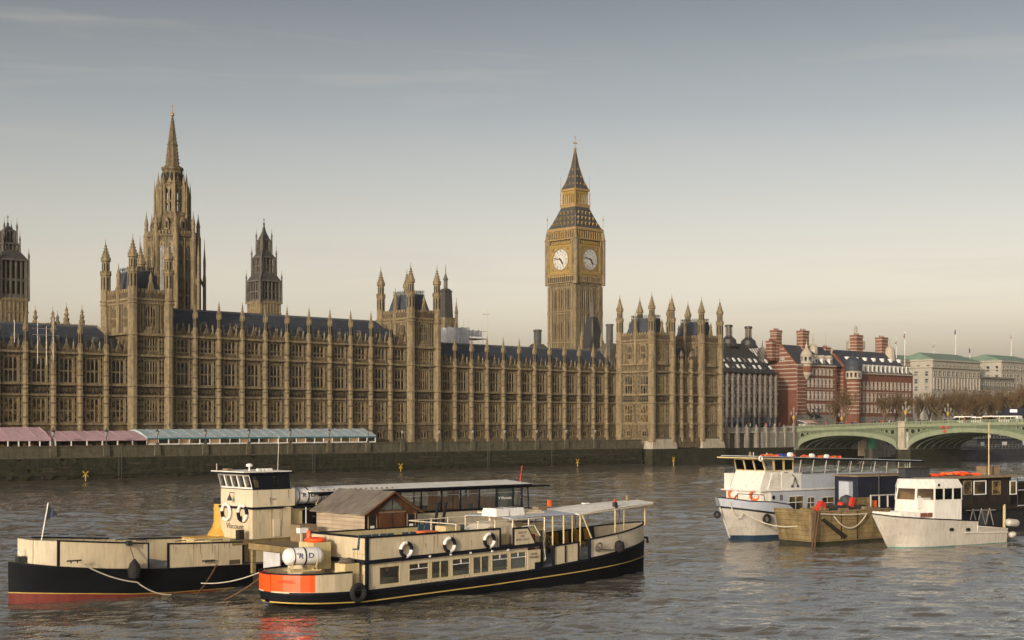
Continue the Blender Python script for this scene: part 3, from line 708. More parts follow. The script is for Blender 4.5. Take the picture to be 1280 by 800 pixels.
# ---------------------------------------------------------------- clock tower
CX, CY = 331.6, 324.6
ct = thing('clock_tower', 'tall square gothic clock tower with gilded dials and dark spire behind the palace', 'tower', (CX, CY, 9.0))
sh = MB(); H = 6.0
sh.frus(CX, CY, 9, 54.5, H, H, 'stone')
CSG = MB(); AR = MB(); 
for k in range(4):
    a = k*math.pi/2
    # frame: x along face from its left end, y inwards; face origin corner
    ox, oy = CX+(-H*math.cos(a)+H*math.sin(a)), CY+(-H*math.sin(a)-H*math.cos(a))
    for q in (sh, CSG, AR): q.set(ox, oy, a)
    L = 2*H
    sh.box(-.25, 1.6, -.3, .2, 9, 54.5, 'stone_clean'); sh.box(L-1.6, L+.25-.3, -.3, .2, 9, 54.5, 'stone_clean')
    sh.box(.5, .7, -.42, -.3, 9, 54, 'stone'); sh.box(L-.9, L-.7, -.42, -.3, 9, 54, 'stone')
    nb = 9
    for i in range(nb+1):
        x = 1.6+(L-3.2)*i/nb; t_ = .13 if i % 3 else .24
        sh.box(x-t_, x+t_, -.22 if i % 3 else -.34, .05, 12, 53.9, 'stone_clean')
    for i in range(nb):
        x = 1.6+(L-3.2)*(i+.5)/nb
        for zz in (13, 20.5, 28, 37.5, 47.5):
            hh = 5.4 if zz > 20 else 5
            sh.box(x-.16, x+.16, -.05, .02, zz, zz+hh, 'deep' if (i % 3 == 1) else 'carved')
        sh.ext([(x-.33, -.2, 54.2), (x-.33, -.2, 53), (x, -.2, 53.9), (x+.33, -.2, 53), (x+.33, -.2, 54.2)], (0, .2, 0), 'stone_clean')
    for zz in (19.2, 27, 36.2, 45.4, 46.1): sh.box(-.3, L-.25, -.45, .0, zz, zz+.35, 'stone_clean')
    # corbelled arcade
    for i in range(14):
        x = -.2+(L+.4)*(i+.5)/14
        AR.ext([(x-.32, -.15, 54.9), (x, -.15, 54.4), (x+.32, -.15, 54.9), (x+.32, -.15, 55.4), (x-.32, -.15, 55.4)], (0, .2, 0), 'stone_clean')
        AR.box(x-.13, x+.13, -.68, .0, 55.4, 57.2, 'stone_clean'); AR.box(x-.36, x+.36, -.62, .0, 57.2, 57.9, 'gold_dull')
    AR.box(-.5, L+.2, -.6, -.0, 55.3, 55.7, 'stone_clean'); AR.box(-.7, L+.5, -.85, .0, 57.9, 58.25, 'gold_dull')
    # clock stage face
    q = CSG
    q.box(-.4, 1.25, -.85, 0, 58.26, 69, 'stone_clean'); q.box(L-1.25, L+.4-.8, -.85, 0, 58.26, 69, 'stone_clean')
    q.box(1.25, L-1.25, -.45, 0, 58.26, 69, 'stone')
    c = L/2; q.box(c-4.5, c+4.5, -.62, -.45, 58.3, 67.4, 'gold_dull')
    for s0, s1, z0_, z1_ in ((c-4.7, c-4.15, 58.3, 67.4), (c+4.15, c+4.7, 58.3, 67.4), (c-4.15, c+4.15, 58.3, 58.95), (c-4.15, c+4.15, 66.75, 67.4)):
        q.box(s0, s1, -.8, -.62, z0_, z1_, 'gold')
    for sx in (-1, 1):
        for sz in (-1, 1):
            for rr in (.55, 1.0): q.box(c+sx*(3.3+.0)-rr*.45, c+sx*3.3+rr*.45, -.7, -.62, 62.8+sz*3.2-rr*.45, 62.8+sz*3.2+rr*.45, 'gold' if rr < .9 else 'gold_dull')
    for i in range(10): x = c-4.2+8.4*(i+.5)/10; q.ext([(x-.3, -.7, 67.6), (x+.3, -.7, 67.6), (x+.3, -.7, 68.2), (x, -.7, 68.7), (x-.3, -.7, 68.2)], (0, .25, 0), 'gold')
    q.box(-.6, L+.4, -1.0, .0, 69, 69.35, 'gold_dull')
    # belfry arcade above the dials
    q.box(-.0, L, .15, .5, 69.35, 72.3, 'deep')
    for i in range(12):
        x = .3+(L-.6)*i/11; q.box(x-.16, x+.16, -.3, .15, 69.35, 72.0, 'gold_dull')
        if i < 11:
            dx = (L-.6)/11; q.ext([(x+.16, -.1, 71.3), (x+dx/2, -.1, 71.9), (x+dx-.16, -.1, 71.3), (x+dx-.16, -.1, 72), (x+.16, -.1, 72)], (0, .2, 0), 'gold_dull')
    q.box(-.5, L+.5-.3, -.55, .3, 72.0, 72.6, 'gold_dull')
CSG.set(); CSG.cbox(CX, CY, 54.5, H-.02, H-.02, 17.8, 'stone')
shaft = sh.build('shaft', ct); AR.build('corbel_arcade', ct); CSG.build('clock_stage', ct)
for k in range(4):
    a = k*math.pi/2; nx, ny = math.sin(a), -math.cos(a); ex, ey = math.cos(a), math.sin(a)
    d = MB(); R0 = 3.45; off = H+.66
    def P3(u, v, o_): return (CX+ex*u+nx*(off+o_), CY+ey*u+ny*(off+o_), 62.8+v)
    def disc(r0, r1, o_, k_, n_=48):
        vv_ = []; 
        for i in range(n_):
            t_ = 2*math.pi*i/n_; vv_ += [P3(r0*math.cos(t_), r0*math.sin(t_), o_), P3(r1*math.cos(t_), r1*math.sin(t_), o_)]
        d.add(vv_, [(2*i, 2*i+1, (2*i+3) % (2*n_), (2*i+2) % (2*n_)) for i in range(n_)], k_)
    disc(.001, R0, .02, 'dial'); disc(R0, R0+.28, .16, 'gold'); disc(R0-.14, R0, .05, 'black'); disc(2.42, 2.5, .05, 'black'); disc(1.5, 1.56, .05, 'black'); disc(3.08, 3.13, .05, 'black')
    for i, nmr in enumerate(('XII', 'I', 'II', 'III', 'IV', 'V', 'VI', 'VII', 'VIII', 'IX', 'X', 'XI')):
        t_ = math.pi/2-2*math.pi*i/12
        cu, cv = 2.78*math.cos(t_), 2.78*math.sin(t_)
        M = wall_rot(*P3(cu, cv, .06), nx, ny) @ Matrix.Rotation(t_-math.pi/2, 4, 'Z')
        d.text(nmr, .62, M, 'black', .01, .75)
        t2 = t_+math.pi/12
        for (r0, r1, w__) in ((1.56, 3.4, .035),):
            p = [(r0*math.cos(t_)-w__*math.sin(t_), r0*math.sin(t_)+w__*math.cos(t_)), (r0*math.cos(t_)+w__*math.sin(t_), r0*math.sin(t_)-w__*math.cos(t_))]
            q2 = [(2.42*math.cos(t_)+w__*math.sin(t_), 2.42*math.sin(t_)-w__*math.cos(t_)), (2.42*math.cos(t_)-w__*math.sin(t_), 2.42*math.sin(t_)+w__*math.cos(t_))]
            d.add([P3(*p[0], .05), P3(*p[1], .05), P3(*q2[0], .05), P3(*q2[1], .05)], [(0, 1, 2, 3)], 'black')
    dd = d.build('clock_face', ct)
    for nm_, ang, ln, wd, o_ in (('hour_hand', 4.78/12*360, 2.1, .24, .12), ('minute_hand', 47/60*360, 3.1, .13, .2)):
        hb = MB(); t_ = math.pi/2-rad(ang); cu, sv = math.cos(t_), math.sin(t_)
        pts = [(-.7, wd*.9), (ln*.55, wd), (ln*.72, wd*1.3), (ln, .02), (ln*.72, -wd*1.3), (ln*.55, -wd), (-.7, -wd*.9)]
        P_ = [P3(u*cu-v*sv, u*sv+v*cu, o_) for u, v in pts]
        hb.ext(P_, (nx*.05, ny*.05, 0), 'black'); hb.build(nm_, dd)
sp_ = MB()
for sx in (-1, 1):
    for sy in (-1, 1):
        x, y = CX+sx*(H+.35), CY+sy*(H+.35)
        sp_.lathe(x, y, [(.75, 54.8), (.8, 58), (.8, 69), (.95, 69.2), (.7, 69.6), (.5, 70.8), (.2, 72.2), (.1, 73)], 'stone_clean')
        sp_.lathe(x, y, [(.07, 72), (.06, 75.8), (.22, 76), (.22, 76.2), (.05, 76.4), (.03, 77.6)], 'gold_dull', 6)
build_split(sp_, 'corner_turret', ct)
rf = MB()
pr = [(6.35, 72.6), (5.9, 73.4), (5.0, 75.3), (4.1, 77.5), (3.25, 79.8)]
for (h0, z0_), (h1, z1_) in zip(pr[:-1], pr[1:]): rf.frus(CX, CY, z0_, z1_, h0, h1, 'iron_roof')
lower_roof = rf.build('lower_roof', ct)
dm = MB()
for k in range(4):
    a = k*math.pi/2; dm.set(CX, CY, a)
    for row, (zz, yy, cnt, w2) in enumerate(((73.9, 5.75, 6, 4.3), (75.7, 4.95, 5, 3.4), (77.5, 4.2, 4, 2.5))):
        for i in range(cnt):
            x = -w2+2*w2*i/(cnt-1)
            dm.ext([(x-.3, -yy-.12, zz), (x+.3, -yy-.12, zz), (x+.3, -yy-.12, zz+.5), (x, -yy-.12, zz+1.0), (x-.3, -yy-.12, zz+.5)], (0, .8, 0), 'gold_dull')
            dm.box(x-.17, x+.17, -yy-.16, -yy-.125, zz+.1, zz+.55, 'deep')
    dm.box(-6.4, 6.4, -6.45, -6.2, 72.62, 72.9, 'gold_dull')
build_split(dm, 'dormer', lower_roof)
ln_ = MB(); ln_.cbox(CX, CY, 79.8, 3.35, 3.35, .5, 'gold_dull'); 
for k in range(4):
    a = k*math.pi/2; ln_.set(CX, CY, a)
    for i in range(7):
        x = -2.75+5.5*i/6; ln_.box(x-.24, x+.24, -2.9, -2.6, 80.3, 84.4, 'gold')
        if i < 6: ln_.ext([(x+.16, -2.85, 83.7), (x+.458, -2.85, 84.3), (x+.757, -2.85, 83.7), (x+.757, -2.85, 84.45), (x+.16, -2.85, 84.45)], (0, .2, 0), 'gold')
    ln_.box(-2.95, 2.95, -2.95, -2.6, 80.3, 81.1, 'gold_dull'); ln_.box(-2.95, 2.65, -2.98, -2.6, 84.4, 85.1, 'gold')
    ln_.box(-3.3, 3.3-.3, -3.3, -3.0, 80.3, 80.9, 'gold_dull')
ln_.set(); ln_.cbox(CX, CY, 80.3, 1.2, 1.2, 4.5, 'sooty'); ln_.cbox(CX, CY, 85.1, 3.3, 3.3, .7, 'gold_dull')
for sx in (-1, 1):
    for sy in (-1, 1): ln_.lathe(CX+sx*3.3, CY+sy*3.3, [(.18, 80.3), (.15, 84), (.22, 84.2), (.06, 85), (.04, 89.4), (.1, 89.5), (.02, 90)], 'gold_dull', 6)
ln_.build('lantern', ct)
sp2 = MB(); pr = [(3.15, 85.8), (2.75, 86.5), (2.05, 88.5), (1.45, 90.8), (.95, 93.2), (.5, 96), (.18, 98.6)]
for (h0, z0_), (h1, z1_) in zip(pr[:-1], pr[1:]): sp2.frus(CX, CY, z0_, z1_, h0, h1, 'iron_roof')
for k in range(4):
    sp2.set(CX, CY, k*math.pi/2)
    for zz, yy, w2, cnt in ((87.2, 2.55, 1.6, 3), (89.6, 1.85, .8, 2), (92, 1.25, .0, 1)):
        for i in range(cnt): x = (-w2+2*w2*i/max(1, cnt-1)) if cnt > 1 else 0; sp2.ext([(x-.2, -yy-.1, zz), (x+.2, -yy-.1, zz), (x, -yy-.1, zz+.6)], (0, .5, 0), 'gold_dull')
    for z0_, h0, z1_, h1 in ((85.8, 3.15, 88.5, 2.05), (88.5, 2.05, 93.2, .95), (93.2, .95, 98.6, .18)):
        sp2.tube([(h0, -h0, z0_), (h1, -h1, z1_)], .09, 'gold_dull', 4)
sp2.set(); spire = sp2.build('spire', ct)
fn = MB(); fn.lathe(CX, CY, [(.16, 98.4), (.5, 98.9), (.5, 99.1), (.12, 99.4), (.08, 100.8), (.3, 101.0), (.08, 101.3), (.06, 102.3), (.22, 102.5), (.22, 102.8), (.03, 103.2)], 'gold_dull', 8)
fn.box(CX-.9, CX+.9, CY-.07, CY+.07, 100.7, 100.9, 'gold_dull'); fn.box(CX-.07, CX+.07, CY-.9, CY+.9, 100.7, 100.9, 'gold_dull'); fn.build('finial', spire)

# ---------------------------------------------------------------- central spire
QX, QY = 183.5, 320.0
cs = thing('spire_tower', 'tall octagonal stone tower with open lantern and needle spire behind the left palace tower', 'tower', (QX, QY, 6))
b = MB(); b.lathe(QX, QY, [(6.9, 20), (6.9, 30), (6.1, 31), (6.1, 56.4), (6.5, 56.6), (6.5, 57.2), (5.9, 57.3)], 'stone')
for i in range(8):
    a = i*math.pi/4; dx, dy = math.cos(a), math.sin(a); R1 = 6.1*math.cos(math.pi/8)
    b.set(QX, QY, a+math.pi/2)           # local -y is outward
    for s_ in (-1.05, 1.05):
        b.box(s_-.55, s_+.55, -R1-.04, -R1+.1, 38, 54.4, 'leaded_glass')
        b.box(s_-.06, s_+.06, -R1-.14, -R1, 38, 54.6, 'stone_clean')
        for zz in (42, 46.5, 51): b.box(s_-.55, s_+.55, -R1-.12, -R1, zz, zz+.2, 'stone_clean')
        b.ext([(s_-.6, -R1-.16, 53.6), (s_, -R1-.16, 54.9), (s_+.6, -R1-.16, 53.6), (s_+.6, -R1-.16, 55.4), (s_-.6, -R1-.16, 55.4)], (0, .14, 0), 'stone_clean')
    for s_ in (-1.75, 0, 1.75): b.box(s_-.12, s_+.12, -R1-.3, -R1, 34, 56.4, 'stone_clean')
    for k in range(5): b.box(-1.8+k*.8, -1.4+k*.8, -R1-.35, -R1-.1, 57.2, 58.0, 'stone_clean')
    b.box(-2.3, 2.3, -R1-.22, -R1, 35.6, 36.0, 'stone_clean')
b.set(); b.build('octagon', cs)
b = MB()
for i in range(8):
    a = math.pi/8+i*math.pi/4; dx, dy = math.cos(a), math.sin(a)
    b.lathe(QX+dx*6.35, QY+dy*6.35, [(.75, 20), (.7, 57), (.5, 57.5), (.45, 59.5), (.55, 59.7), (.12, 62), (.03, 63.2)], 'stone_clean')
    if i % 1 == 0:
        b.lathe(QX+dx*7.9, QY+dy*7.9, [(.42, 20), (.42, 47), (.3, 48), (.34, 51), (.1, 54.5), (.03, 57)], 'stone_clean', 6)
        b.hexa([(QX+dx*6.4-dy*.15, QY+dy*6.4+dx*.15, 47), (QX+dx*7.8-dy*.15, QY+dy*7.8+dx*.15, 44), (QX+dx*7.8+dy*.15, QY+dy*7.8-dx*.15, 44), (QX+dx*6.4+dy*.15, QY+dy*6.4-dx*.15, 47), (QX+dx*6.4-dy*.15, QY+dy*6.4+dx*.15, 48.5), (QX+dx*7.8-dy*.15, QY+dy*7.8+dx*.15, 45.2), (QX+dx*7.8+dy*.15, QY+dy*7.8-dx*.15, 45.2), (QX+dx*6.4+dy*.15, QY+dy*6.4-dx*.15, 48.5)], 'stone')
b.build('buttresses', cs)
b = MB(); b.lathe(QX, QY, [(5.6, 57.2), (5.2, 58.6), (4.5, 61.2), (4.0, 62.8), (3.9, 63.0)], 'stone')
for i in range(8):
    a = i*math.pi/4; b.set(QX, QY, a+math.pi/2); b.ext([(-.5, -5.35, 58.2), (.5, -5.35, 58.2), (.5, -5.35, 60.2), (0, -5.35, 61.4), (-.5, -5.35, 60.2)], (0, 1.4, 0), 'stone_clean'); b.box(-.25, .25, -5.4, -5.3, 58.6, 60.2, 'deep')
b.set(); b.build('sloping_stage', cs)
b = MB()
for i in range(8):
    a = math.pi/8+i*math.pi/4; dx, dy = math.cos(a), math.sin(a)
    b.lathe(QX+dx*3.45, QY+dy*3.45, [(.75, 62.8), (.68, 69.4), (.4, 70), (.1, 72.3), (.03, 73)], 'stone_clean', 6)
    b.lathe(QX+dx*4.35, QY+dy*4.35, [(.3, 61.5), (.24, 66.6), (.28, 67), (.05, 70.4), (.02, 71.2)], 'stone_clean', 5)
    b.tube([(QX+dx*4.3, QY+dy*4.3, 65.6), (QX+dx*3.4, QY+dy*3.4, 67.0)], .13, 'stone_clean', 4)
    b.set(QX, QY, i*math.pi/4+math.pi/2)
    b.box(-.2, .2, -3.3, -3.0, 62.8, 69.3, 'stone_clean'); b.box(-1.2, 1.2, -3.3, -3.0, 65.4, 65.8, 'stone_clean')
    for s_ in (-.66, .66): b.ext([(s_-.56, -3.28, 68), (s_, -3.28, 68.9), (s_+.56, -3.28, 68), (s_+.56, -3.28, 69.3), (s_-.56, -3.28, 69.3)], (0, .2, 0), 'stone_clean')
    b.set()
b.lathe(QX, QY, [(3.6, 69.3), (3.7, 69.6), (3.7, 70.0), (2.7, 70.3), (2.5, 73.4), (2.75, 73.7), (2.7, 74.3), (1.9, 74.4)], 'stone')
for i in range(8):
    b.set(QX, QY, i*math.pi/4+math.pi/2)
    for s_ in (-.5, .5): b.box(s_-.26, s_+.26, -2.52, -2.3, 70.8, 72.7, 'deep')
    b.ext([(-.6, -2.7, 70.2), (.6, -2.7, 70.2), (0, -2.7, 71.9)], (0, .3, 0), 'stone_clean')
b.set(); b.build('lantern', cs)
b = MB(); b.lathe(QX, QY, [(1.75, 74.2), (1.2, 79.6), (1.35, 79.8), (1.35, 80.1), (1.1, 80.3), (.62, 84.2), (.2, 87), (.1, 87.3)], 'stone')
for i in range(8):
    a = math.pi/8+i*math.pi/4
    for k in range(14): r_ = 1.8-1.55*k/14; b.cbox(QX+r_*math.cos(a), QY+r_*math.sin(a), 74.6+k*.86, .1, .1, .25, 'stone_clean')
s_ = b.build('spire', cs)
b = MB(); b.lathe(QX, QY, [(.1, 87), (.45, 87.3), (.5, 87.7), (.1, 88.1), (.06, 89.5), (.2, 89.6), (.03, 90.2)], 'gold_dull'); b.build('finial', s_)

# ---------------------------------------------------------------- ventilation turrets with louvres
def vent_tower(label, px, Y, tip, z, s, base='stone_clean'):
    """square dark lantern tower; z = [base bottom, louvre bottom, louvre top, stage 2 bottom, stage 2 top, stage 3 bottom, stage 3 top, spire top]; s = half widths"""
    x = XX(px, Y); th = thing('ventilation_tower', label, 'tower', (x, Y, 9))
    a = MB(); a.cbox(x, Y, 12, s[0], s[0], z[1]-12, base)
    for k in range(4):
        a.set(x, Y, k*math.pi/2)
        for i in range(7): xx = -s[0]+.3+(2*s[0]-.6)*i/6; a.box(xx-.12, xx+.12, -s[0]-.12, -s[0], z[1]-6, z[1], base)
        a.box(-s[0]-.1, s[0]+.1-.2, -s[0]-.22, -s[0], z[1]-.7, z[1]-.3, base); a.box(-s[0]-.1, s[0]-.1, -s[0]-.18, -s[0], z[1]-3.2, z[1]-2.9, base)
    a.build('base', th)
    a = MB()
    def stage(z0, z1, h, nb, open_):
        a.set(); 
        if not open_: a.cbox(x, Y, z0, h-.25, h-.25, z1-z0, 'deep')
        else: a.cbox(x, Y, z0, .25, .25, z1-z0, 'sooty')
        for k in range(4):
            a.set(x, Y, k*math.pi/2)
            for i in range(nb+1): xx = -h+2*h*i/nb; w2 = .42 if i in (0, nb) else .2; a.box(xx-w2, xx+w2, -h-.06, -h+.22, z0, z1, 'sooty')
            a.box(-h, h, -h, -h+.15, z0+(z1-z0)*.45, z0+(z1-z0)*.52, 'sooty'); a.box(-h, h, -h, -h+.15, z0, z0+(z1-z0)*.10, 'sooty')
        for sx in (-1, 1):
            for sy in (-1, 1):
                a.set(); a.lathe(x+sx*(h+.35), Y+sy*(h+.35), [(.22, z0-.6), (.17, z1+.8), (.25, z1+1.0), (.05, z1+2.0), (.02, z1+3.0)], 'sooty', 6)
    stage(z[1], z[2], s[0]*.93, 5, False); stage(z[3], z[4], s[1], 3, True); stage(z[5], z[6], s[2], 2, False)
    a.set()
    a.frus(x, Y, z[2], z[2]+.4, s[0]+.15, s[0]+.1, 'sooty'); a.frus(x, Y, z[2]+.4, z[3], s[0], s[1]+.2, 'iron_roof'); a.frus(x, Y, z[4], z[4]+.3, s[1]+.25, s[1]+.2, 'sooty')
    a.frus(x, Y, z[4]+.3, z[5], s[1]+.1, s[2]+.1, 'iron_roof'); a.frus(x, Y, z[6], z[6]+.3, s[2]+.2, s[2]+.2, 'sooty')
    a.frus(x, Y, z[6]+.3, z[6]+.3+(z[7]-z[6])*.5, s[2]+.05, s[2]*.36, 'iron_roof'); a.frus(x, Y, z[6]+.3+(z[7]-z[6])*.5, z[7], s[2]*.36, .08, 'iron_roof')
    a.build('louvred_lantern', th)
    f = MB(); f.lathe(x, Y, [(.1, z[7]-.2), (.28, z[7]+.2), (.08, z[7]+.5), (.05, tip-.6), (.16, tip-.5), (.02, tip)], 'iron', 6); f.build('finial', th)
    return th
def zz_(y, Y, px): return PX(px, y, Y)[1]
zl = [0]+[zz_(y, 300, 330) for y in (377, 353, 342, 323, 314, 301, 281)]
vent_tower('dark stepped ventilation tower with pointed cap between the tall spire and mid facade tower', 330, 300, zz_(272.5, 300, 330), zl, (2.95, 1.8, 1.0))
zl = [0]+[zz_(y, 300, 10) for y in (373, 330, 313, 312, 311.9, 288, 280)]
zl = [0]+[zz_(y, 300, 10) for y in (373, 327, 313, 306, 304.5, 290, 281)]
vent_tower('dark louvred tower with small cupola at the far left edge', 9.8, 300, zz_(269, 300, 10), zl, (3.1, 1.5, 1.05), 'stone_clean')
# slim turret behind the mid facade tower
x = XX(557, 275); th = thing('slate_turret', 'slim dark slate turret on a stone base beside the white scaffolding', 'tower', (x, 275, 9))
a = MB(); a.frus(x, 275, 10, 37, 1.9, 1.8, 'stone_clean'); a.lathe(x+1.9, 275-1.9, [(.4, 30), (.4, 38), (.5, 38.2), (.08, 41), (.03, 42)], 'stone_clean'); a.build('base', th)
a = MB(); a.frus(x, 275, 37, 43.5, 1.35, 1.1, 'iron_roof'); a.frus(x, 275, 43.5, 44.3, 1.3, .7, 'iron_roof'); a.lathe(x, 275, [(.55, 44.3), (.5, 46.4), (.7, 46.6), (.5, 47.1), (.12, 48.2), (.04, 50.4)], 'sooty'); a.build('roof', th)
# scaffold with white sheeting
x0, x1 = XX(556, 268), XX(596, 268)
th = thing('scaffold', 'roof scaffolding wrapped in white sheeting beside the mid facade tower', 'scaffold', ((x0+x1)/2, 268, 29))
a = MB()
for i in range(7):
    x = x0+1+(x1-x0-1)*i/6
    for y in (264, 271): a.tube([(x, y, 24), (x, y, 35+random.uniform(-1, 3))], .05, 'steel', 4)
for zz in (29.6, 31.4, 33.2):
    for y in (264, 271): a.tube([(x0, y, zz), (x1, y, zz)], .045, 'steel', 4)
a.box(x0+3, x1, 264.1, 270.9, 31.3, 31.4, 'timber'); a.tube([(x1, 264, 31), (x1, 264, 39)], .06, 'steel', 4)
a.tube([(x1-1.5, 264, 37.5), (x1+.6, 264, 37.5)], .05, 'steel', 4); a.build('poles', th)
a = MB(); n_ = 14
xa, xb = x0, x0+(x1-x0)*.42
for (p0, p1, zt_) in (((xa, 263.9), (xb, 263.9), 34.0), ((xa, 263.9), (xa, 271), 34.0), ((xb, 263.9), (x1-2, 263.9), 33.4)):
    zb_ = 28.6 if zt_ > 33.7 else 31.8
    vv_ = []; 
    for i in range(n_+1):
        t_ = i/n_; j = random.uniform(-.12, .12)
        for zq in (zb_, (zb_+zt_)/2, zt_+random.uniform(-.25, .1)): vv_.append((p0[0]+(p1[0]-p0[0])*t_, p0[1]+(p1[1]-p0[1])*t_+j*.7, zq))
    a.add(vv_, [(3*i+k, 3*i+3+k, 3*i+4+k, 3*i+1+k) for i in range(n_) for k in (0, 1)], 'sheeting')
a.box(xa+.1, xb, 264.1, 271, 33.7, 33.8, 'sheeting'); a.build('sheeting', th)
# scaffold poles left on the far left roof
th = thing('scaffold', 'thin bare scaffold poles standing on the roof at the far left', 'scaffold', (XX(55, 249.5), 249.3, 24))
a = MB()
for p, t0, t1 in ((18, 400, 428), (47, 398, 455), (58, 408, 456), (66.5, 398, 452)):
    (x, z0_), (_, z1_) = PX(p, t1, 249.0), PX(p, t0, 249.0); a.tube([(x, 249.0, z0_), (x, 249.0, z1_)], .055, 'steel', 4)
for yy in (410, 418): (x0, z_), (x1, _) = PX(40, yy, 249.0), PX(72, yy, 249.0); a.tube([(x0, 248.95, z_), (x1, 248.95, z_)], .05, 'steel', 4)
a.build('poles', th)
# chimney-like vents on the roof ridge
def ridge_vent(label, px, Y, ytop, ybase, k='sooty', w_=1.0, zb=None):
    x = XX(px, Y); zt_ = zz_(ytop, Y, px); zb_ = zz_(ybase, Y, px)
    th = thing('roof_vent', label, 'vent', (x, Y, zb_))
    a = MB(); a.frus(x, Y, 24, zb_-1.0, 2.5*w_, 2.4*w_, k); a.frus(x, Y, zb_-1.0, zb_+.6, 2.3*w_, 1.1*w_, k); a.build('base', th)
    a = MB(); a.lathe(x, Y, [(.95*w_, zb_+.5), (.85*w_, zb_+.8), (.85*w_, zt_-.6), (1.15*w_, zt_-.5), (1.15*w_, zt_-.2), (.9*w_, zt_)], k, 10)
    for i in range(10): q = 2*math.pi*i/10; a.lathe(x+.9*w_*math.cos(q), Y+.9*w_*math.sin(q), [(.09, zb_+.8), (.09, zt_-.5)], 'lead', 4)
    a.build('flue', th)
ridge_vent('dark round roof vent on the palace ridge left of the clock tower', 672, 264, 412, 433)
ridge_vent('dark round roof vent just right of the clock tower', 762, 276, 405, 432)
# dark slate fleche in front of the clock tower
Yk = 285; x = XX(740.5, Yk); th = thing('slate_fleche', 'dark pointed slate turret in front of the clock tower foot', 'turret', (x, Yk, 20))
z = [zz_(y, Yk, 740) for y in (436, 412, 396, 393, 382, 367)]
a = MB(); a.cbox(x, Yk, 18, 2.7, 2.7, z[0]-18, 'stone'); a.build('base', th)
a = MB(); a.frus(x, Yk, z[0], z[1], 2.6, 1.75, 'bronze'); a.frus(x, Yk, z[1], z[2], 1.6, 1.1, 'bronze')
for sx in (-1, 1):
    for sy in (-1, 1): a.lathe(x+sx*1.9, Yk+sy*1.9, [(.3, z[0]-1), (.25, z[1]+1.4), (.05, z[1]+3.2)], 'sooty', 6)
a.lathe(x, Yk, [(1.0, z[2]), (.75, z[3]), (.7, z[4]), (.85, z[4]+.2), (.3, z[4]+1.3), (.06, z[5]-.5), (.03, z[5])], 'sooty'); a.build('roof', th)
for p, lb in ((727, 'pale stone pinnacle at the left foot of the dark slate turret'), (752, 'pale stone pinnacle at the right foot of the dark slate turret')):
    x = XX(p, 281); a = MB(); a.lathe(x, 281, [(.8, 18), (.7, 30), (.9, 30.3), (.5, 31), (.45, 33.5), (.6, 33.8), (.1, 36.6), (.03, 37.6)], 'stone_clean'); tag(a.build('pinnacle', at=(x, 281, 18)), lb, 'pinnacle')
# hall with pale ribbed roof and pinnacles behind the left wing
th = thing('rear_hall', 'pale ribbed roof of the hall behind the left palace roof', 'building', (115, 283, 6))
a = MB(); a.box(75, 138, 276, 292, 6, 27.6, 'stone'); a.build('wall', th)
a = MB(); x0, x1 = XX(62, 276), XX(145, 276)
a.add([(x0, 276, 27.6), (x1, 276, 27.6), (x1, 292, 27.6), (x0, 292, 27.6), (x0+3, 284, 31.4), (x1, 284, 31.4)], [(0, 1, 5, 4), (2, 3, 4, 5), (1, 2, 5), (3, 0, 4)], 'pale_stone')
for i in range(24): x = x0+1+(x1-x0-1)*i/24; a.tube([(x, 275.9, 27.65), (x+.3, 284, 31.5)], .13, 'pale_stone', 4)
a.build('roof', th)
PIN = [(44, 381, 'leftmost'), (66, 383, ''), (83, 378, ''), (102.5, 381, ''), (72, 388, '')]
for i, (p, yt, _) in enumerate(PIN):
    x = XX(p, 268); zt_ = zz_(yt, 268, p); a = MB()
    a.lathe(x, 268, [(.7, 22), (.65, zt_-4.6), (.85, zt_-4.4), (.5, zt_-3.8), (.6, zt_-3.3), (.3, zt_-2.8), (.5, zt_-2.4), (.2, zt_-1.8), (.35, zt_-1.5), (.05, zt_-.8), (.03, zt_)], 'stone_clean')
    tag(a.build('pinnacle', at=(x, 268, 22)), ['stone pinnacle on the roof right of the cupola tower, near its foot', 'thin stone pinnacle third from the left behind the left palace roof', 'tallest crocketed pinnacle rising behind the left palace roof', 'crocketed pinnacle nearest the left palace tower, above the pale ribbed roof', 'shortest pinnacle just left of the tallest behind the left roof'][i], 'pinnacle')

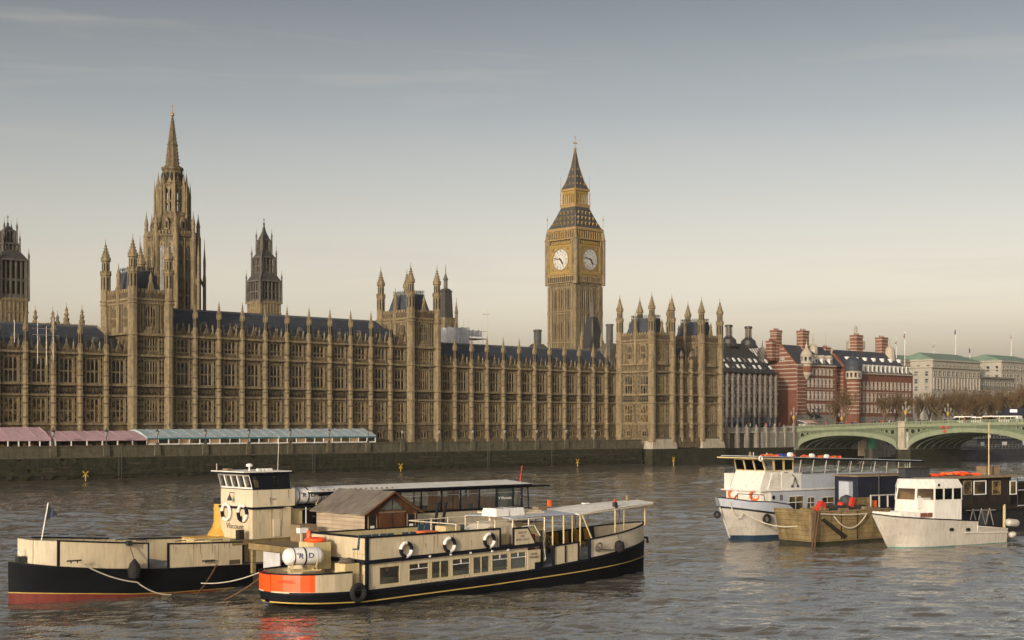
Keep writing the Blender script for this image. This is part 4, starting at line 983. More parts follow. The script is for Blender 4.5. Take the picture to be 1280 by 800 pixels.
# ---------------------------------------------------------------- terrace: awnings and lamps
def marquee(name, label, p0, p1, k, yf, yr, posts, trim=None, open_=True):
    Yn, Yr_ = 241.6, 246.5
    x0, x1 = XX(p0, Yn), XX(p1, Yn); c = (p0+p1)/2; z0_ = zz_(yf, Yn, c); z1_ = zz_(yr, Yr_, c)
    th = thing(name, label, 'awning', ((x0+x1)/2, 244, 5.9)); a = MB()
    nn = max(3, int((x1-x0)/2.4)); vv_ = []
    for i in range(nn+1):
        x = x0+(x1-x0)*i/nn; sag = 0 if i % 2 == 0 else -.05
        vv_ += [(x, Yn, z0_-.35), (x, Yn, z0_), (x, (Yn+Yr_)/2, (z0_+z1_)/2+.12+sag), (x, Yr_, z1_+sag), (x, 249.0, z1_-.4)]
    a.add(vv_, [(5*i+j, 5*i+5+j, 5*i+6+j, 5*i+1+j) for i in range(nn) for j in range(4)], k)
    for i in range(nn+1): x = x0+(x1-x0)*i/nn; a.tube([(x, Yn, z0_+.02), (x, (Yn+Yr_)/2, (z0_+z1_)/2+.15), (x, Yr_, z1_+.03)], .04, k, 4)
    for xe in (x0+.01, x1-.01): a.add([(xe, Yn, z0_-.35), (xe, Yn, z0_), (xe, (Yn+Yr_)/2, (z0_+z1_)/2+.12), (xe, Yr_, z1_), (xe, 249, z1_-.4), (xe, 249, z0_-.35)], [(0, 1, 2, 3, 4, 5)], k)
    a.build('canopy', th)
    if trim: a = MB(); a.box(x0, x1, Yn-.05, Yn-.02, z0_-.4, z0_-.12, trim); a.build('valance', th)
    a = MB(); 
    for i in range(posts+1):
        x = x0+.1+(x1-x0-.2)*i/posts; a.box(x-.1, x+.1, Yn+.05, Yn+.2, 5.9, z0_-.3, 'white')
    if not open_:
        a.box(x0, x1, Yn+.1, Yn+.15, 5.9, 6.75, 'white')
        for i in range(posts): xa_ = x0+(x1-x0)*i/posts; a.box(xa_+.2, xa_+(x1-x0)/posts-.1, Yn+.16, Yn+.2, 6.7, z0_-.3, 'cabin_glass' if i % 3 else 'curtain')
    else:
        for i in range(posts*2): xa_ = x0+(x1-x0)*(i+.5)/(posts*2); a.cbox(xa_, 244.5+random.random(), 5.9, .35, .35, .8+random.random()*.5, random.choice(['cloth_dark', 'curtain', 'timber']))
    a.build('frame', th); return th
marquee('terrace_awning', 'long pale pink awning on the terrace at the far left', -60, 64, 'awning_pink', 549, 534, 9)
marquee('terrace_awning', 'lower pale pink awning on the terrace between two lamp posts, next to the blue one', 69, 185, 'awning_pink', 548.5, 538.5, 6)
marquee('terrace_marquee', 'long pale blue glazed marquee on the palace terrace', 184, 470, 'awning_blue', 545.5, 536, 24, 'awning_teal', False)
lampm = None
for i, p in enumerate(LAMPS):
    x = XX(p, 239.5)
    lb = ['ornate lamp post between the two pink terrace awnings', 'ornate lamp post in front of the lower pink awning', 'ornate lamp post at the left end of the blue marquee'][i] if i < 3 else (('ornate lamp post standing before the blue terrace marquee') if i < 8 else 'ornate lamp post on the bare right stretch of terrace wall')
    gp = 'terrace lamps before the blue marquee' if 3 <= i < 8 else ('lamps on the bare terrace wall' if i >= 8 else None)
    if lampm is None:
        lampm = thing('terrace_lamp', lb, 'lamp post', (x, 239.5, 6.55))
        a = MB(); a.lathe(0, 0, [(.28, 0), (.28, .25), (.12, .45), (.07, .9), (.06, 1.5), (.12, 1.65), (.05, 1.75)], 'iron'); a.build('post', lampm, local=True)
        a = MB(); a.lathe(0, 0, [(.12, 1.75), (.26, 1.95), (.34, 2.35), (.3, 2.45)], 'lamp_glass'); l_ = a.build('lantern', lampm, local=True)
        a = MB(); a.lathe(0, 0, [(.36, 2.45), (.2, 2.68), (.08, 2.85), (.1, 2.95), (.02, 3.2)], 'iron'); a.build('cap', l_, local=True)
    else:
        r = dup(lampm, (x, 239.5, 6.55), 0, lb)
        if gp: r['group'] = gp
for p, yb, lb in ((107, 600, 'leftmost'), (501, 590, 'below the mid tower, second from left'), (722, 584, 'below the clock tower'), (842, 581.5, 'below the river-end pavilion')):
    Yc = 238.2 if p < 800 else 236.2; x, zc = PX(p, yb-7.5, Yc); sc = 1.0
    a = MB(); a.tube([(x, Yc, -.5), (x, Yc, zc)], .10, 'yellow_mark', 6)
    for s_ in (-1, 1): a.hexa([(x-.5, Yc-.05, zc-s_*.45-.1), (x+.5, Yc-.05, zc+s_*.45-.1), (x+.5, Yc+.05, zc+s_*.45-.1), (x-.5, Yc+.05, zc-s_*.45-.1), (x-.5, Yc-.05, zc-s_*.45+.12), (x+.5, Yc-.05, zc+s_*.45+.12), (x+.5, Yc+.05, zc+s_*.45+.12), (x-.5, Yc+.05, zc-s_*.45+.12)], 'yellow_mark')
    tag(a.build('channel_marker', at=(x, Yc, 0)), 'yellow cross-topped channel marker at the river wall, '+lb, 'marker')
# ---------------------------------------------------------------- north bank wall and street
nw = thing('river_wall', 'stone river wall with ledge between the palace pavilion and the green bridge', 'wall', (316, 240, 0))
a = MB(); a.box(297.4, 333.9, 240.2, 244, -1.5, 3.9, 'wall_algae'); a.box(297.4, 333.9, 238.6, 240.2, -1.5, 2.2, 'wall_algae'); a.box(318, 333.9, 240.0, 244, 3.9, 8.0, 'granite'); a.box(297.4, 318, 241.2, 244, 3.9, 8.0, 'wall_upper'); a.build('wall', nw)
a = MB(); a.box(297.4, 334, 240.3, 240.9, 8.0, 8.35, 'pale_stone'); a.box(297.4, 334, 240.5, 240.8, 8.35, 9.2, 'granite'); a.box(297.4, 334, 240.35, 240.95, 9.2, 9.4, 'granite')
for i in range(9): x = 299+i*4.2; a.box(x-.35, x+.35, 239.7, 241.0, 4, 9.6, 'granite'); a.lathe(x, 240.4, [(.3, 9.6), (.2, 10.1), (.05, 10.4)], 'granite', 6)
a.build('parapet', nw)
a = MB(); a.box(360.1, 900, 240, 244, -1.5, 3.0, 'wall_algae'); a.box(360.1, 900, 240.1, 244, 3.0, 8.9, 'granite'); a.box(360.1, 900, 239.8, 240.6, 8.9, 9.3, 'granite'); a.box(360.1, 900, 240.1, 240.5, 9.3, 10.1, 'granite')
o = a.build('wall', tag(thing('embankment_wall', 'grey granite embankment wall with steps seen through the first bridge arch', 'wall', (500, 240, 0))) )
wl = o.parent; a = MB()
for i in range(14): a.box(364+i*1.1, 365.1+i*1.1, 237.2, 239.99, 1.0, 7.8-i*.45, 'pale_stone')
a.box(363, 392, 236.8, 237.2, .5, 3.2, 'granite'); 
for i in range(13): a.box(364+i*1.1, 365.1+i*1.1, 236.9, 237.2, 1.0, 8.6-i*.45, 'granite')
a.build('steps', wl)
a = MB(); x, z_ = PX(1102, 548, 239.9); a.lathe(x, 239.2, [(1.6, 2), (1.6, 5), (1.5, 5.6), (.9, 6.3), (.1, 6.6)], 'deep', 12); a.build('culvert', wl)
kx, kz = PX(1090, 545, 236.5); a = MB(); a.lathe(kx, 236.6, [(1.3, 3.2), (1.3, 7.2), (1.5, 7.3), (1.5, 7.6), (.2, 8.2)], 'green_kiosk', 8); a.box(kx-1.6, kx+1.6, 235.4, 238, -1, 3.2, 'granite')
tag(a.build('kiosk', at=(kx, 236.6, 0)), 'small bright green kiosk at the water steps, seen through the first arch', 'kiosk')

# ---------------------------------------------------------------- bridge
BX0, BX1 = 334.0, 360.0
def zpar(y): return 12.0-.0002*(y-135)**2
br = thing('bridge', 'green painted iron arch bridge with stone piers and pierced parapet', 'bridge', (347, 205, 0))
spans = [(239.6, 208.2), (204.8, 169.6), (166.2, 128)]
fa = MB(); sf = MB(); rb = MB(); pa = MB(); pi_ = MB()
for ya, yb in spans:
    N = 36; zs = 4.3; crown = zpar((ya+yb)/2)-3.15
    ys = [ya+(yb-ya)*(1-math.cos(math.pi*i/N))/2 for i in range(N+1)]
    t_ = lambda y: max(0, 1-((2*(y-ya)/(yb-ya))-1)**2)
    zi = lambda y: zs-.9+(crown-zs+.9)*math.sqrt(t_(y)); th_ = 1.15
    ybs = ya+(yb-ya)*0
    ze = lambda y: zi(y)+th_+ .7*(1-t_(y))
    for i in range(N):
        y0, y1 = ys[i], ys[i+1]
        rb.hexa([(BX0-.15, y0, zi(y0)), (BX0+.5, y0, zi(y0)), (BX0+.5, y1, zi(y1)), (BX0-.15, y1, zi(y1)), (BX0-.15, y0, ze(y0)), (BX0+.5, y0, ze(y0)), (BX0+.5, y1, ze(y1)), (BX0-.15, y1, ze(y1))], 'bridge_light')
        rb.hexa([(BX0-.25, y0, ze(y0)-.1), (BX0-.15, y0, ze(y0)-.1), (BX0-.15, y1, ze(y1)-.1), (BX0-.25, y1, ze(y1)-.1), (BX0-.25, y0, ze(y0)+.12), (BX0-.15, y0, ze(y0)+.12), (BX0-.15, y1, ze(y1)+.12), (BX0-.25, y1, ze(y1)+.12)], 'bridge_green')
        d0, d1 = zpar(y0)-1.5, zpar(y1)-1.5
        if ze(y0) < d0-.05 or ze(y1) < d1-.05:
            e0, e1 = min(ze(y0), d0), min(ze(y1), d1)
            fa.hexa([(BX0+.1, y0, e0), (BX0+.4, y0, e0), (BX0+.4, y1, e1), (BX0+.1, y1, e1), (BX0+.1, y0, d0), (BX0+.4, y0, d0), (BX0+.4, y1, d1), (BX0+.1, y1, d1)], 'bridge_green')
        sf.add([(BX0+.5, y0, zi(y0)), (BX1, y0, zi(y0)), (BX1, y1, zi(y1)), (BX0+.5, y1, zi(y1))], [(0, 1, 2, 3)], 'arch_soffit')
    for k in range(1, 7):
        x = BX0+k*3.7
        for i in range(N):
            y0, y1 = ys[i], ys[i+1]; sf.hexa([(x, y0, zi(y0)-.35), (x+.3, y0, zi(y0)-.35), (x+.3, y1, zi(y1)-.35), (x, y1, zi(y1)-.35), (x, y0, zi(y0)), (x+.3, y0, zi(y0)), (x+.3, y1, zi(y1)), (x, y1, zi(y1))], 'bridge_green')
    # spandrel tracery: circles and lattice near each pier
    for end, sg in ((ya, 1 if yb > ya else -1), (yb, -1 if yb > ya else 1)):
        for k, (dy, rr) in enumerate(((1.35, .95), (3.1, .7), (4.6, .48), (5.9, .33))):
            y = end+sg*dy; top = zpar(y)-1.55
            zc_ = top-rr-.12
            if zc_-rr > ze(y)-.9: fa.torus((BX0+.02, y, zc_), (1, 0, 0), rr*.8, .13, ['bridge_light'], 14, 5); fa.lathe(BX0+.0, y, [(.01, zc_), (.01, zc_+.01)], 'deep'); fa.ext([(BX0+.06, y+rr*.62*math.cos(q*math.pi/4), zc_+rr*.62*math.sin(q*math.pi/4)) for q in range(8)], (.03, 0, 0), 'deep')
        for k in range(4):
            y = end+sg*(.5+k*1.1); z1_ = ze(y)-.2; z0_ = max(zs+.3, z1_-1.1-.0*k)
    for q in range(int(abs(yb-ya)/1.0)): pass
ylist = [241+(128-241)*i/113 for i in range(114)]
for y0, y1 in zip(ylist[:-1], ylist[1:]):
    a0, a1 = zpar(y0), zpar(y1)
    def strip(m_, xa_, xb_, l0, l1, k): m_.hexa([(xa_, y0, a0+l0), (xb_, y0, a0+l0), (xb_, y1, a1+l0), (xa_, y1, a1+l0), (xa_, y0, a0+l1), (xb_, y0, a0+l1), (xb_, y1, a1+l1), (xa_, y1, a1+l1)], k)
    strip(pa, BX0-.55, BX0+.6, -1.5, -1.1, 'bridge_light'); strip(pa, BX0-.2, BX0+.5, -1.9, -1.5, 'bridge_green')
    strip(pa, BX0-.35, BX0-.1, -1.1, -.75, 'bridge_light'); strip(pa, BX0-.4, BX0-.0, -.16, 0, 'bridge_light')
    for q in range(2):
        yy = y0+(y1-y0)*(q+.25)/2; yy2 = yy+(y1-y0)*.24; pa.box(BX0-.33, BX0-.12, min(yy, yy2), max(yy, yy2), a0-.75, a0-.15, 'bridge_light')
    strip(pa, BX1-.2, BX1+.1, -1.9, 0, 'bridge_green')
    strip(sf, BX0+.5, BX1-.2, -1.6, -1.0, 'asphalt')
for yc in (206.5, 167.9):
    h_ = 1.75; zt_ = zpar(yc)
    pi_.ext([(BX0-2.2, yc, -1.5), (BX0+.2, yc-h_-.5, -1.5), (BX1, yc-h_-.5, -1.5), (BX1, yc+h_+.5, -1.5), (BX0+.2, yc+h_+.5, -1.5)], (0, 0, 5.2), 'wall_algae')
    pi_.ext([(BX0-1.9, yc, 3.7), (BX0+.2, yc-h_, 3.7), (BX1, yc-h_, 3.7), (BX1, yc+h_, 3.7), (BX0+.2, yc+h_, 3.7)], (0, 0, .5), 'pale_stone')
    pi_.box(BX0+.2, BX1, yc-h_+.1, yc+h_-.1, 4.2, 8.2, 'arch_pale')
    pi_.lathe(BX0-.35, yc, [(1.25, 4.2), (1.15, 4.6), (1.1, zt_-1.6), (1.35, zt_-1.4), (1.35, zt_-1.0), (1.15, zt_-.9), (1.15, zt_-.1), (1.35, zt_), (1.35, zt_+.2)], 'pale_stone')
for yc in (240.6,):
    pi_.box(BX0-1.2, BX1, yc-.9, yc+2.5, 3.2, zpar(yc)+.1, 'granite'); pi_.box(BX0-1.4, BX1, yc-1.2, yc+2.4, -1.5, 3.2, 'wall_algae')
fa.build('spandrel', br); build_split(sf, 'soffit', br); build_split(rb, 'arch_rib', br); build_split(pa, 'parapet', br); build_split(pi_, 'pier', br)
# bridge lamps: three lantern standards
def bridge_lamp(x, y, z_, sc, lb, group=None):
    th = thing('bridge_lamp', lb, 'lamp post', (x, y, z_))
    a = MB(); a.lathe(0, 0, [(.35*sc, 0), (.3*sc, .5*sc), (.14*sc, .7*sc), (.12*sc, 1.6*sc), (.3*sc, 1.8*sc), (.42*sc, 2.4*sc), (.15*sc, 2.7*sc), (.08*sc, 3.9*sc)], 'bridge_light'); a.lathe(0, 0, [(.32*sc, 1.75*sc), (.46*sc, 2.42*sc), (.2*sc, 2.72*sc)], 'lamp_gold'); a.build('post', th, local=True)
    a = MB()
    for s_ in (-1, 1): a.tube([(0, 0, 2.3*sc), (0, s_*.55*sc, 2.35*sc), (0, s_*.8*sc, 2.75*sc)], .05*sc, 'bridge_light', 5)
    a.build('arm', th, local=True)
    for dy, dz in ((-.8, 2.75), (.8, 2.75), (0, 3.9)):
        a = MB(); a.lathe(0, dy*sc, [(.08*sc, dz*sc), (.2*sc, (dz+.25)*sc), (.27*sc, (dz+.7)*sc), (.1*sc, (dz+.95)*sc), (.02*sc, (dz+1.15)*sc)], 'lamp_glass', 6); a.build('lantern', th, local=True)
for px_, lb in ((992, 'three-lantern lamp post at the left abutment of the bridge'), (1052, 'golden lamp post on the first bridge arch, in front of a bare tree'), (1132, 'tall three-lantern lamp post on the stone bridge pier'), (1185, 'golden lamp post on the second bridge arch, right of the pier')):
    Xl = BX0-.2 if px_ in (992, 1132) else BX1
    u = (px_-640)/FPX; y = Xl*(CS-SN*u)/(SN+CS*u)
    bridge_lamp(Xl, y, zpar(y)+(.15 if Xl < BX1 else 0), 1.05, lb)
# red boat-traffic balls hung at the arch crown
u = (1188-640)/FPX; yb_ = (BX0-.6)*(CS-SN*u)/(SN+CS*u)
for i, (px_, py_, lb) in enumerate(((1177, 534, 'red signal disc hung from the second bridge arch, upper left of three'), (1184, 534, 'red signal disc hung from the second bridge arch, upper right of three'), (1180.5, 539, 'red signal disc hung from the second bridge arch, lowest of three'))):
    u = (px_-640)/FPX; X_ = BX0-.6; y = X_*(CS-SN*u)/(SN+CS*u); d_ = X_*SN+y*CS; z_ = EYE-(py_-530)/FPX*d_
    th = thing('signal_disc', lb, 'signal', (X_, y, z_)); a = MB(); a.ext([(X_-.05, y+.36*math.cos(q*math.pi/8), z_+.36*math.sin(q*math.pi/8)) for q in range(16)], (.12, 0, 0), 'red'); a.build('disc', th)
    a = MB(); a.tube([(X_+.03, y, z_+.4), (X_+.03, y, zpar(y)-1.4)], .04, 'iron', 4); a.build('hanger', th)

# ---------------------------------------------------------------- office block with tall vents
def mk(px, Y): return XX(px, Y)
YO = 285.0
xo1 = mk(969.5, YO); xo0 = xo1-31
off = thing('office_block', 'dark office block with pale stone ribs, sloping bronze roof and tall vents', 'building', ((xo0+xo1)/2, YO+15, 9))
ze_, zr_ = zz_(466.5, YO, 960), 36.6
a = MB(); a.box(xo0, xo1-.3, YO+.5, YO+34, 9, ze_, 'black'); a.build('wall', off)
nb = 11; bw = (xo1-xo0)/nb
a = MB(); fls = [zz_(y, YO, 940) for y in (466.5, 479, 491.5, 503.5, 517.5, 530)]
for i in range(nb+1):
    x = xo0+i*bw; a.box(x-.2, x+.2, YO-.5, YO+.5, 12.6, ze_, 'rib_stone'); a.box(x-.2, x+.2, YO-.2, YO+.5, 9, 12.6, 'lead')
    for f_ in fls[1:-1]: a.box(x-.5, x+.5, YO-.65, YO+.5, f_-.35, f_+.25, 'rib_stone')
a.build('stone_ribs', off)
wv = {}
for i in range(nb):
    x = xo0+(i+.5)*bw
    for j in range(len(fls)-1):
        zt_, zb_ = fls[j]-.5, fls[j+1]+.5
        kk = 'w%d' % (j)
        if kk not in wv:
            m = MB(); h = zt_-zb_; m.box(-bw/2+.35, bw/2-.35, 0, .06, 0, h, 'city_glass'); m.box(-bw/2+.3, bw/2-.3, -.18, .02, h*.52, h*.52+.12, 'bronze'); m.box(-.05, .05, -.12, .0, 0, h, 'bronze'); m.box(-bw/2+.3, bw/2-.3, -.3, .02, -.2, .0, 'bronze'); m.box(-.75, .35, -.05, -.01, h*.6, h*.98, 'paper' if j < 4 else 'city_glass'); wv[kk] = m.mesh('window')
        inst('window', wv[kk], off, (x, YO+.42, zb_))
a = MB(); yb_ = YO+9; yt = YO+7.5
a.add([(xo0, YO-.3, ze_), (xo1, YO-.3, ze_), (xo1, YO+34, ze_), (xo0, YO+34, ze_), (xo0+3, YO+7.5, zr_), (xo1-7.5, YO+7.5, zr_), (xo1-7.5, YO+26, zr_), (xo0+3, YO+26, zr_)], [(0, 1, 5, 4), (1, 2, 6, 5), (2, 3, 7, 6), (3, 0, 4, 7), (4, 5, 6, 7)], 'bronze')
a.box(xo0-.3, xo1+.3, YO-.8, YO+.2, ze_-.25, ze_+.15, 'bronze')
rr = a.build('roof', off)
a = MB()
for i in range(nb):
    x = xo0+(i+.5)*bw
    for t_, k_ in ((.12, 'city_glass'), (.34, 'city_glass')):
        y, z_ = YO-.3+7.8*t_, ze_+(zr_-ze_)*t_; s_ = (zr_-ze_)/7.8
        a.hexa([(x-.5, y, z_+.12), (x+.5, y, z_+.12), (x+.5, y+.9, z_+.12+.9*s_), (x-.5, y+.9, z_+.12+.9*s_), (x-.5, y-.1, z_+.3), (x+.5, y-.1, z_+.3), (x+.5, y+.8, z_+.3+.9*s_), (x-.5, y+.8, z_+.3+.9*s_)], 'paper' if i % 3 else 'city_glass')
    for s2 in (-.9, .9): a.tube([(x+s2, YO-.3, ze_+.1), (x+s2*.8, YO+7.4, zr_)], .12, 'bronze', 4)
build_split(a, 'rooflight', rr)
for p in (911, 935.5):
    x = mk(p, YO+8); zt_ = zz_(406 if p < 920 else 408, YO+8, p); a = MB(); yc = YO+8
    a.lathe(x, yc, [(3.2, zr_-1.2), (2.6, zr_-.2), (2.3, zr_+1.2), (1.3, zr_+2.0), (1.2, zr_+2.3), (1.0, zr_+2.4), (1.0, zt_-.8), (1.3, zt_-.7), (1.3, zt_-.15), (1.1, zt_)], 'bronze', 12)
    for q in range(8): an = 2*math.pi*q/8; a.tube([(x+1.05*math.cos(an), yc+1.05*math.sin(an), zr_+2.4), (x+1.05*math.cos(an), yc+1.05*math.sin(an), zt_-.7)], .09, 'pale_stone', 4)
    a.build('vent_stack', off)

# ---------------------------------------------------------------- red brick buildings with white bands
def brick_win(w_, h, k='band_stone'):
    key = ('bw', w_, h)
    if key in _win: return _win[key]
    m = MB(); m.box(-w_/2, w_/2, -.06, .0, 0, h, 'city_glass'); m.box(-w_/2-.18, w_/2+.18, -.16, 0, -.25, 0, k); m.box(-w_/2-.18, w_/2+.18, -.16, 0, h, h+.28, k)
    for s_ in (-1, 1): m.box(s_*w_/2-.12, s_*w_/2+.12, -.14, 0, 0, h, k)
    m.box(-.06, .06, -.12, 0, 0, h, 'white'); m.box(-w_/2, w_/2, -.11, 0, h*.55, h*.55+.1, 'white'); _win[key] = m.mesh('window'); return _win[key]
def bands(m, L, z0_, z1_, step=1.25, k='band_stone', y=-.05, h=.24, x0=0.0):
    z_ = z0_
    while z_ < z1_: m.box(x0, L, y, .02, z_, z_+h, k); z_ += step
def chimney(th, x, y, z0_, z1_, w_=1.6, d_=1.1):
    a = MB(); a.cbox(x, y, z0_, w_, d_, z1_-z0_-1.0, 'brick_red'); a.cbox(x, y, z1_-1.0, w_+.25, d_+.25, .3, 'band_stone'); a.cbox(x, y, z1_-.7, w_+.1, d_+.1, .7, 'brick_red')
    z_ = z0_+1
    while z_ < z1_-1.3: a.cbox(x, y, z_, w_+.04, d_+.04, .25, 'band_stone'); z_ += 1.1
    for i in range(4): a.lathe(x-w_*.7+i*w_*.47, y, [(.2, z1_), (.16, z1_+.7)], 'brick_red', 6)
    a.build('chimney', th)
YN = 285.0; xn0 = mk(996.5, YN); xn1 = mk(1044, YN); dN = 13.5
ns_ = thing('brick_building', 'red brick building with white stone bands and a plain sunlit gable wall facing left', 'building', ((xn0+xn1)/2, YN+6, 9))
zeN, zrN = zz_(456, YN, 1000), zz_(431, YN+6.5, 985)
a = MB(); a.box(xn0, xn1+1, YN, YN+dN, 9, zeN, 'brick_red')
a.ext([(xn0, YN, zeN), (xn0, YN+dN, zeN), (xn0, YN+dN/2, zrN+.3)], (.6, 0, 0), 'brick_red')
a.box(xn0-.2, xn0+4.5, YN-.25, YN, 9, zeN, 'brick_red')
a.build('wall', ns_)
a = MB(xn0, YN+dN, -math.pi/2)
z_ = zeN-8.2
while z_ < zrN-1:
    hw = dN/2*(1-max(0, (z_+.3-zeN))/(zrN-zeN)); a.box(dN/2-hw, dN/2+hw, -.05, .05, z_, z_+.32, 'band_stone'); z_ += 1.35
a.set(xn0, YN, 0); bands(a, 4.6, 14, zeN+.1, 1.2, y=-.32, x0=-.22); bands(a, xn1-xn0, 15, zeN, 1.75, x0=4.7); a.box(-.4, xn1-xn0, -.5, .1, zeN-.2, zeN+.25, 'band_stone')
a.box(-.3, xn1-xn0, -.3, 0, 9, 13.5, 'granite'); a.build('stone_band', ns_)
for j, (zb_, hh) in enumerate(((14.6, 2.4), (18.6, 2.6), (23.0, 2.6), (27.0, 1.9))):
    for i in range(8):
        x = xn0+6.2+i*2.25
        if x < xn1-.8: inst('window', brick_win(1.05, hh), ns_, (x, YN-.06, zb_))
inst('window', brick_win(1.6, 1.3), ns_, (xn0-.06, YN+dN*.52-1, zeN+1.3), -math.pi/2)
a = MB(); a.add([(xn0+.5, YN-.4, zeN), (xn1+4, YN-.4, zeN), (xn1+4, YN+dN+.4, zeN), (xn0+.5, YN+dN+.4, zeN), (xn0+.5, YN+dN/2, zrN), (xn1+4, YN+dN/2, zrN)], [(0, 1, 5, 4), (2, 3, 4, 5), (1, 2, 5)], 'slate'); rN = a.build('roof', ns_)
for i in range(4):
    x = xn0+7+i*4.3; a = MB(); a.box(x-.75, x+.75, YN+.3, YN+3.5, zeN+.2, zeN+2.6, 'white'); a.box(x-.5, x+.5, YN+.25, YN+.31, zeN+.6, zeN+2.2, 'city_glass'); a.ext([(x-1, YN+.1, zeN+2.6), (x+1, YN+.1, zeN+2.6), (x, YN+.1, zeN+3.7)], (0, 3.6, 0), 'band_stone'); a.build('dormer', rN)
tx, tz = mk(1009, YN-.6), zz_(456, YN, 1009)
a = MB(); a.lathe(tx, YN-.3, [(.3, tz-5), (1.5, tz-3.5), (1.75, tz-3), (1.75, tz+.3), (2.4, tz+.4), (2.4, tz+.8), (1.9, tz+.9), (1.9, tz+2.8), (2.2, tz+2.9), (1.9, tz+3.7), (1.2, tz+4.9), (.5, tz+5.5), (.45, tz+6.4), (.1, tz+7.2), (.05, tz+8.5)], 'band_stone', 12)
for k in range(8): an = 2*math.pi*(k+.5)/8; a.cbox(tx+1.85*math.cos(an), YN-.5+1.85*math.sin(an), tz+1.2, .28, .28, 1.3, 'city_glass')
a.lathe(tx, YN-.3, [(1.77, tz-2.6), (1.78, tz-2.5), (1.78, tz-.6), (1.77, tz-.5)], 'brick_red', 12)
a.build('corner_turret', ns_)
for p, yt, w_ in ((970, 413, 1.5), (1003.5, 413.5, 1.8), (1031, 434.5, 1.4), (963, 426, .8)):
    yy = YN+8.5 if p < 1000 else YN+6.5
    chimney(ns_, mk(p, yy), yy, zeN+1.5, zz_(yt, yy, p), w_, 1.3)
for p, yt, yb__, yy in ((1016.3, 416, 436, YN+5.5), (953, 425, 440, YN+12)):
    x = mk(p, yy); z0_ = zz_(yb__, yy, p); a = MB(); a.lathe(x, yy, [(1.7, z0_-4), (1.7, z0_), (1.5, z0_+.6), (1.0, z0_+1.3), (.3, z0_+1.7), (.25, z0_+2), (.12, zz_(yt, yy, p)-.5), (.03, zz_(yt, yy, p))], 'band_stone', 10); a.build('gable_finial', ns_)
# second red building, further right
xm0, xm1 = mk(1060, YN), mk(1141, YN)
nn_ = thing('brick_building', 'long red brick building with slate roof and white dormers behind bare trees', 'building', ((xm0+xm1)/2, YN+8, 9))
zeM, zrM = zz_(467, YN, 1090), zz_(440, YN+7, 1090)
a = MB(); a.box(xm0, xm1, YN, YN+15, 9, zeM, 'brick_red'); 
gx0, gx1 = xm0-2.0, xm0+1.0; gy0, gy1 = YN+1, YN+8
a.box(gx0, xm0, YN+.5, YN+15, 9, zeM+2.5, 'brick_red'); a.ext([(gx0, YN+.5, zeM+2.5), (gx0, YN+15, zeM+2.5), (gx0, YN+11, zeM+7), (gx0, YN+4.5, zeM+7)], (1.0, 0, 0), 'brick_red'); a.build('wall', nn_)
a = MB(gx0, YN+15, -math.pi/2); bands(a, 14.5, zeM-12, zeM+2.5, 1.3); a.box(4.5, 10, -.5, 0, zeM+2.5, zeM+7.5, 'band_stone'); a.lathe(7.25, -.3, [(.9, zeM+8.8), (.5, zeM+9.6), (.12, zeM+10.3), (.04, zeM+13.8)], 'band_stone', 8)
a.ext([(7.25+3.1*math.cos(math.pi*q/10), -.45, zeM+7.5+1.9*math.sin(math.pi*q/10)) for q in range(11)], (0, .6, 0), 'band_stone'); a.lathe(7.25, -.55, [(.01, zeM+4.8), (.02, zeM+4.81)], 'deep')
a.ext([(7.25+1.1*math.cos(math.pi*q/6), -.53, zeM+5.0+1.1*math.sin(math.pi*q/6)) for q in range(12)], (0, .02, 0), 'deep')
a.set(xm0, YN, 0); bands(a, xm1-xm0, 14.5, zeM-3.4, 1.75); a.box(0, xm1-xm0, -.6, .1, zeM-.3, zeM+.15, 'band_stone'); a.box(0, xm1-xm0, -.25, 0, 9, 13, 'granite'); a.build('stone_band', nn_)
for j, (zb_, hh) in enumerate(((14.5, 2.4), (18.4, 2.6), (22.7, 2.4))):
    for i in range(15):
        x = xm0+4.6+i*2.5
        if x < xm1-1: inst('window', brick_win(1.05, hh), nn_, (x, YN-.06, zb_))
for i in range(3): inst('window', brick_win(1.3, 2.2), nn_, (gx0-.06, YN+3.5+i*3.6, zeM-3.0), -math.pi/2)
a = MB(); a.add([(xm0, YN-.4, zeM), (xm1, YN-.4, zeM), (xm1, YN+15, zeM), (xm0, YN+15, zeM), (xm0+1, YN+7, zrM), (xm1-5, YN+7, zrM)], [(0, 1, 5, 4), (2, 3, 4, 5), (1, 2, 5), (3, 0, 4)], 'slate'); rM = a.build('roof', nn_)
for i in range(13):
    x = xm0+5.3+i*2.75
    if x > xm1-2.6: break
    a = MB(); a.box(x-.9, x+.9, YN+.0, YN+3, zeM+.1, zeM+3.1, 'white'); a.box(x-.55, x+.55, YN-.05, YN, zeM+.5, zeM+2.6, 'city_glass'); a.box(x-1.05, x+1.05, YN-.2, YN+3, zeM+3.1, zeM+3.3, 'lead'); a.build('dormer', rM)
    if i % 2 == 0: a = MB(); a.box(x-.45, x+.45, YN+3.2, YN+5, zeM+4.6, zeM+5.8, 'white'); a.build('dormer', rM)
tx = xm0+2.4; tz = zz_(468, YN, 1072)
a = MB(); a.lathe(tx, YN-.3, [(2.6, 9), (2.6, tz-2), (3.0, tz-1.8), (3.0, tz+2.2)], 'brick_red', 14)
z_ = 14
while z_ < tz-2.5: a.lathe(tx, YN-.3, [(2.6, z_), (2.64, z_+.05), (2.64, z_+.35), (2.6, z_+.4)], 'band_stone', 14); z_ += 1.3
a.lathe(tx, YN-.3, [(3.2, tz+1.0), (3.15, tz+2.6), (3.4, tz+2.7), (3.1, tz+3.4), (2.3, tz+4.9), (1.1, tz+5.9), (.3, tz+6.3), (.08, tz+7.6)], 'slate', 14)
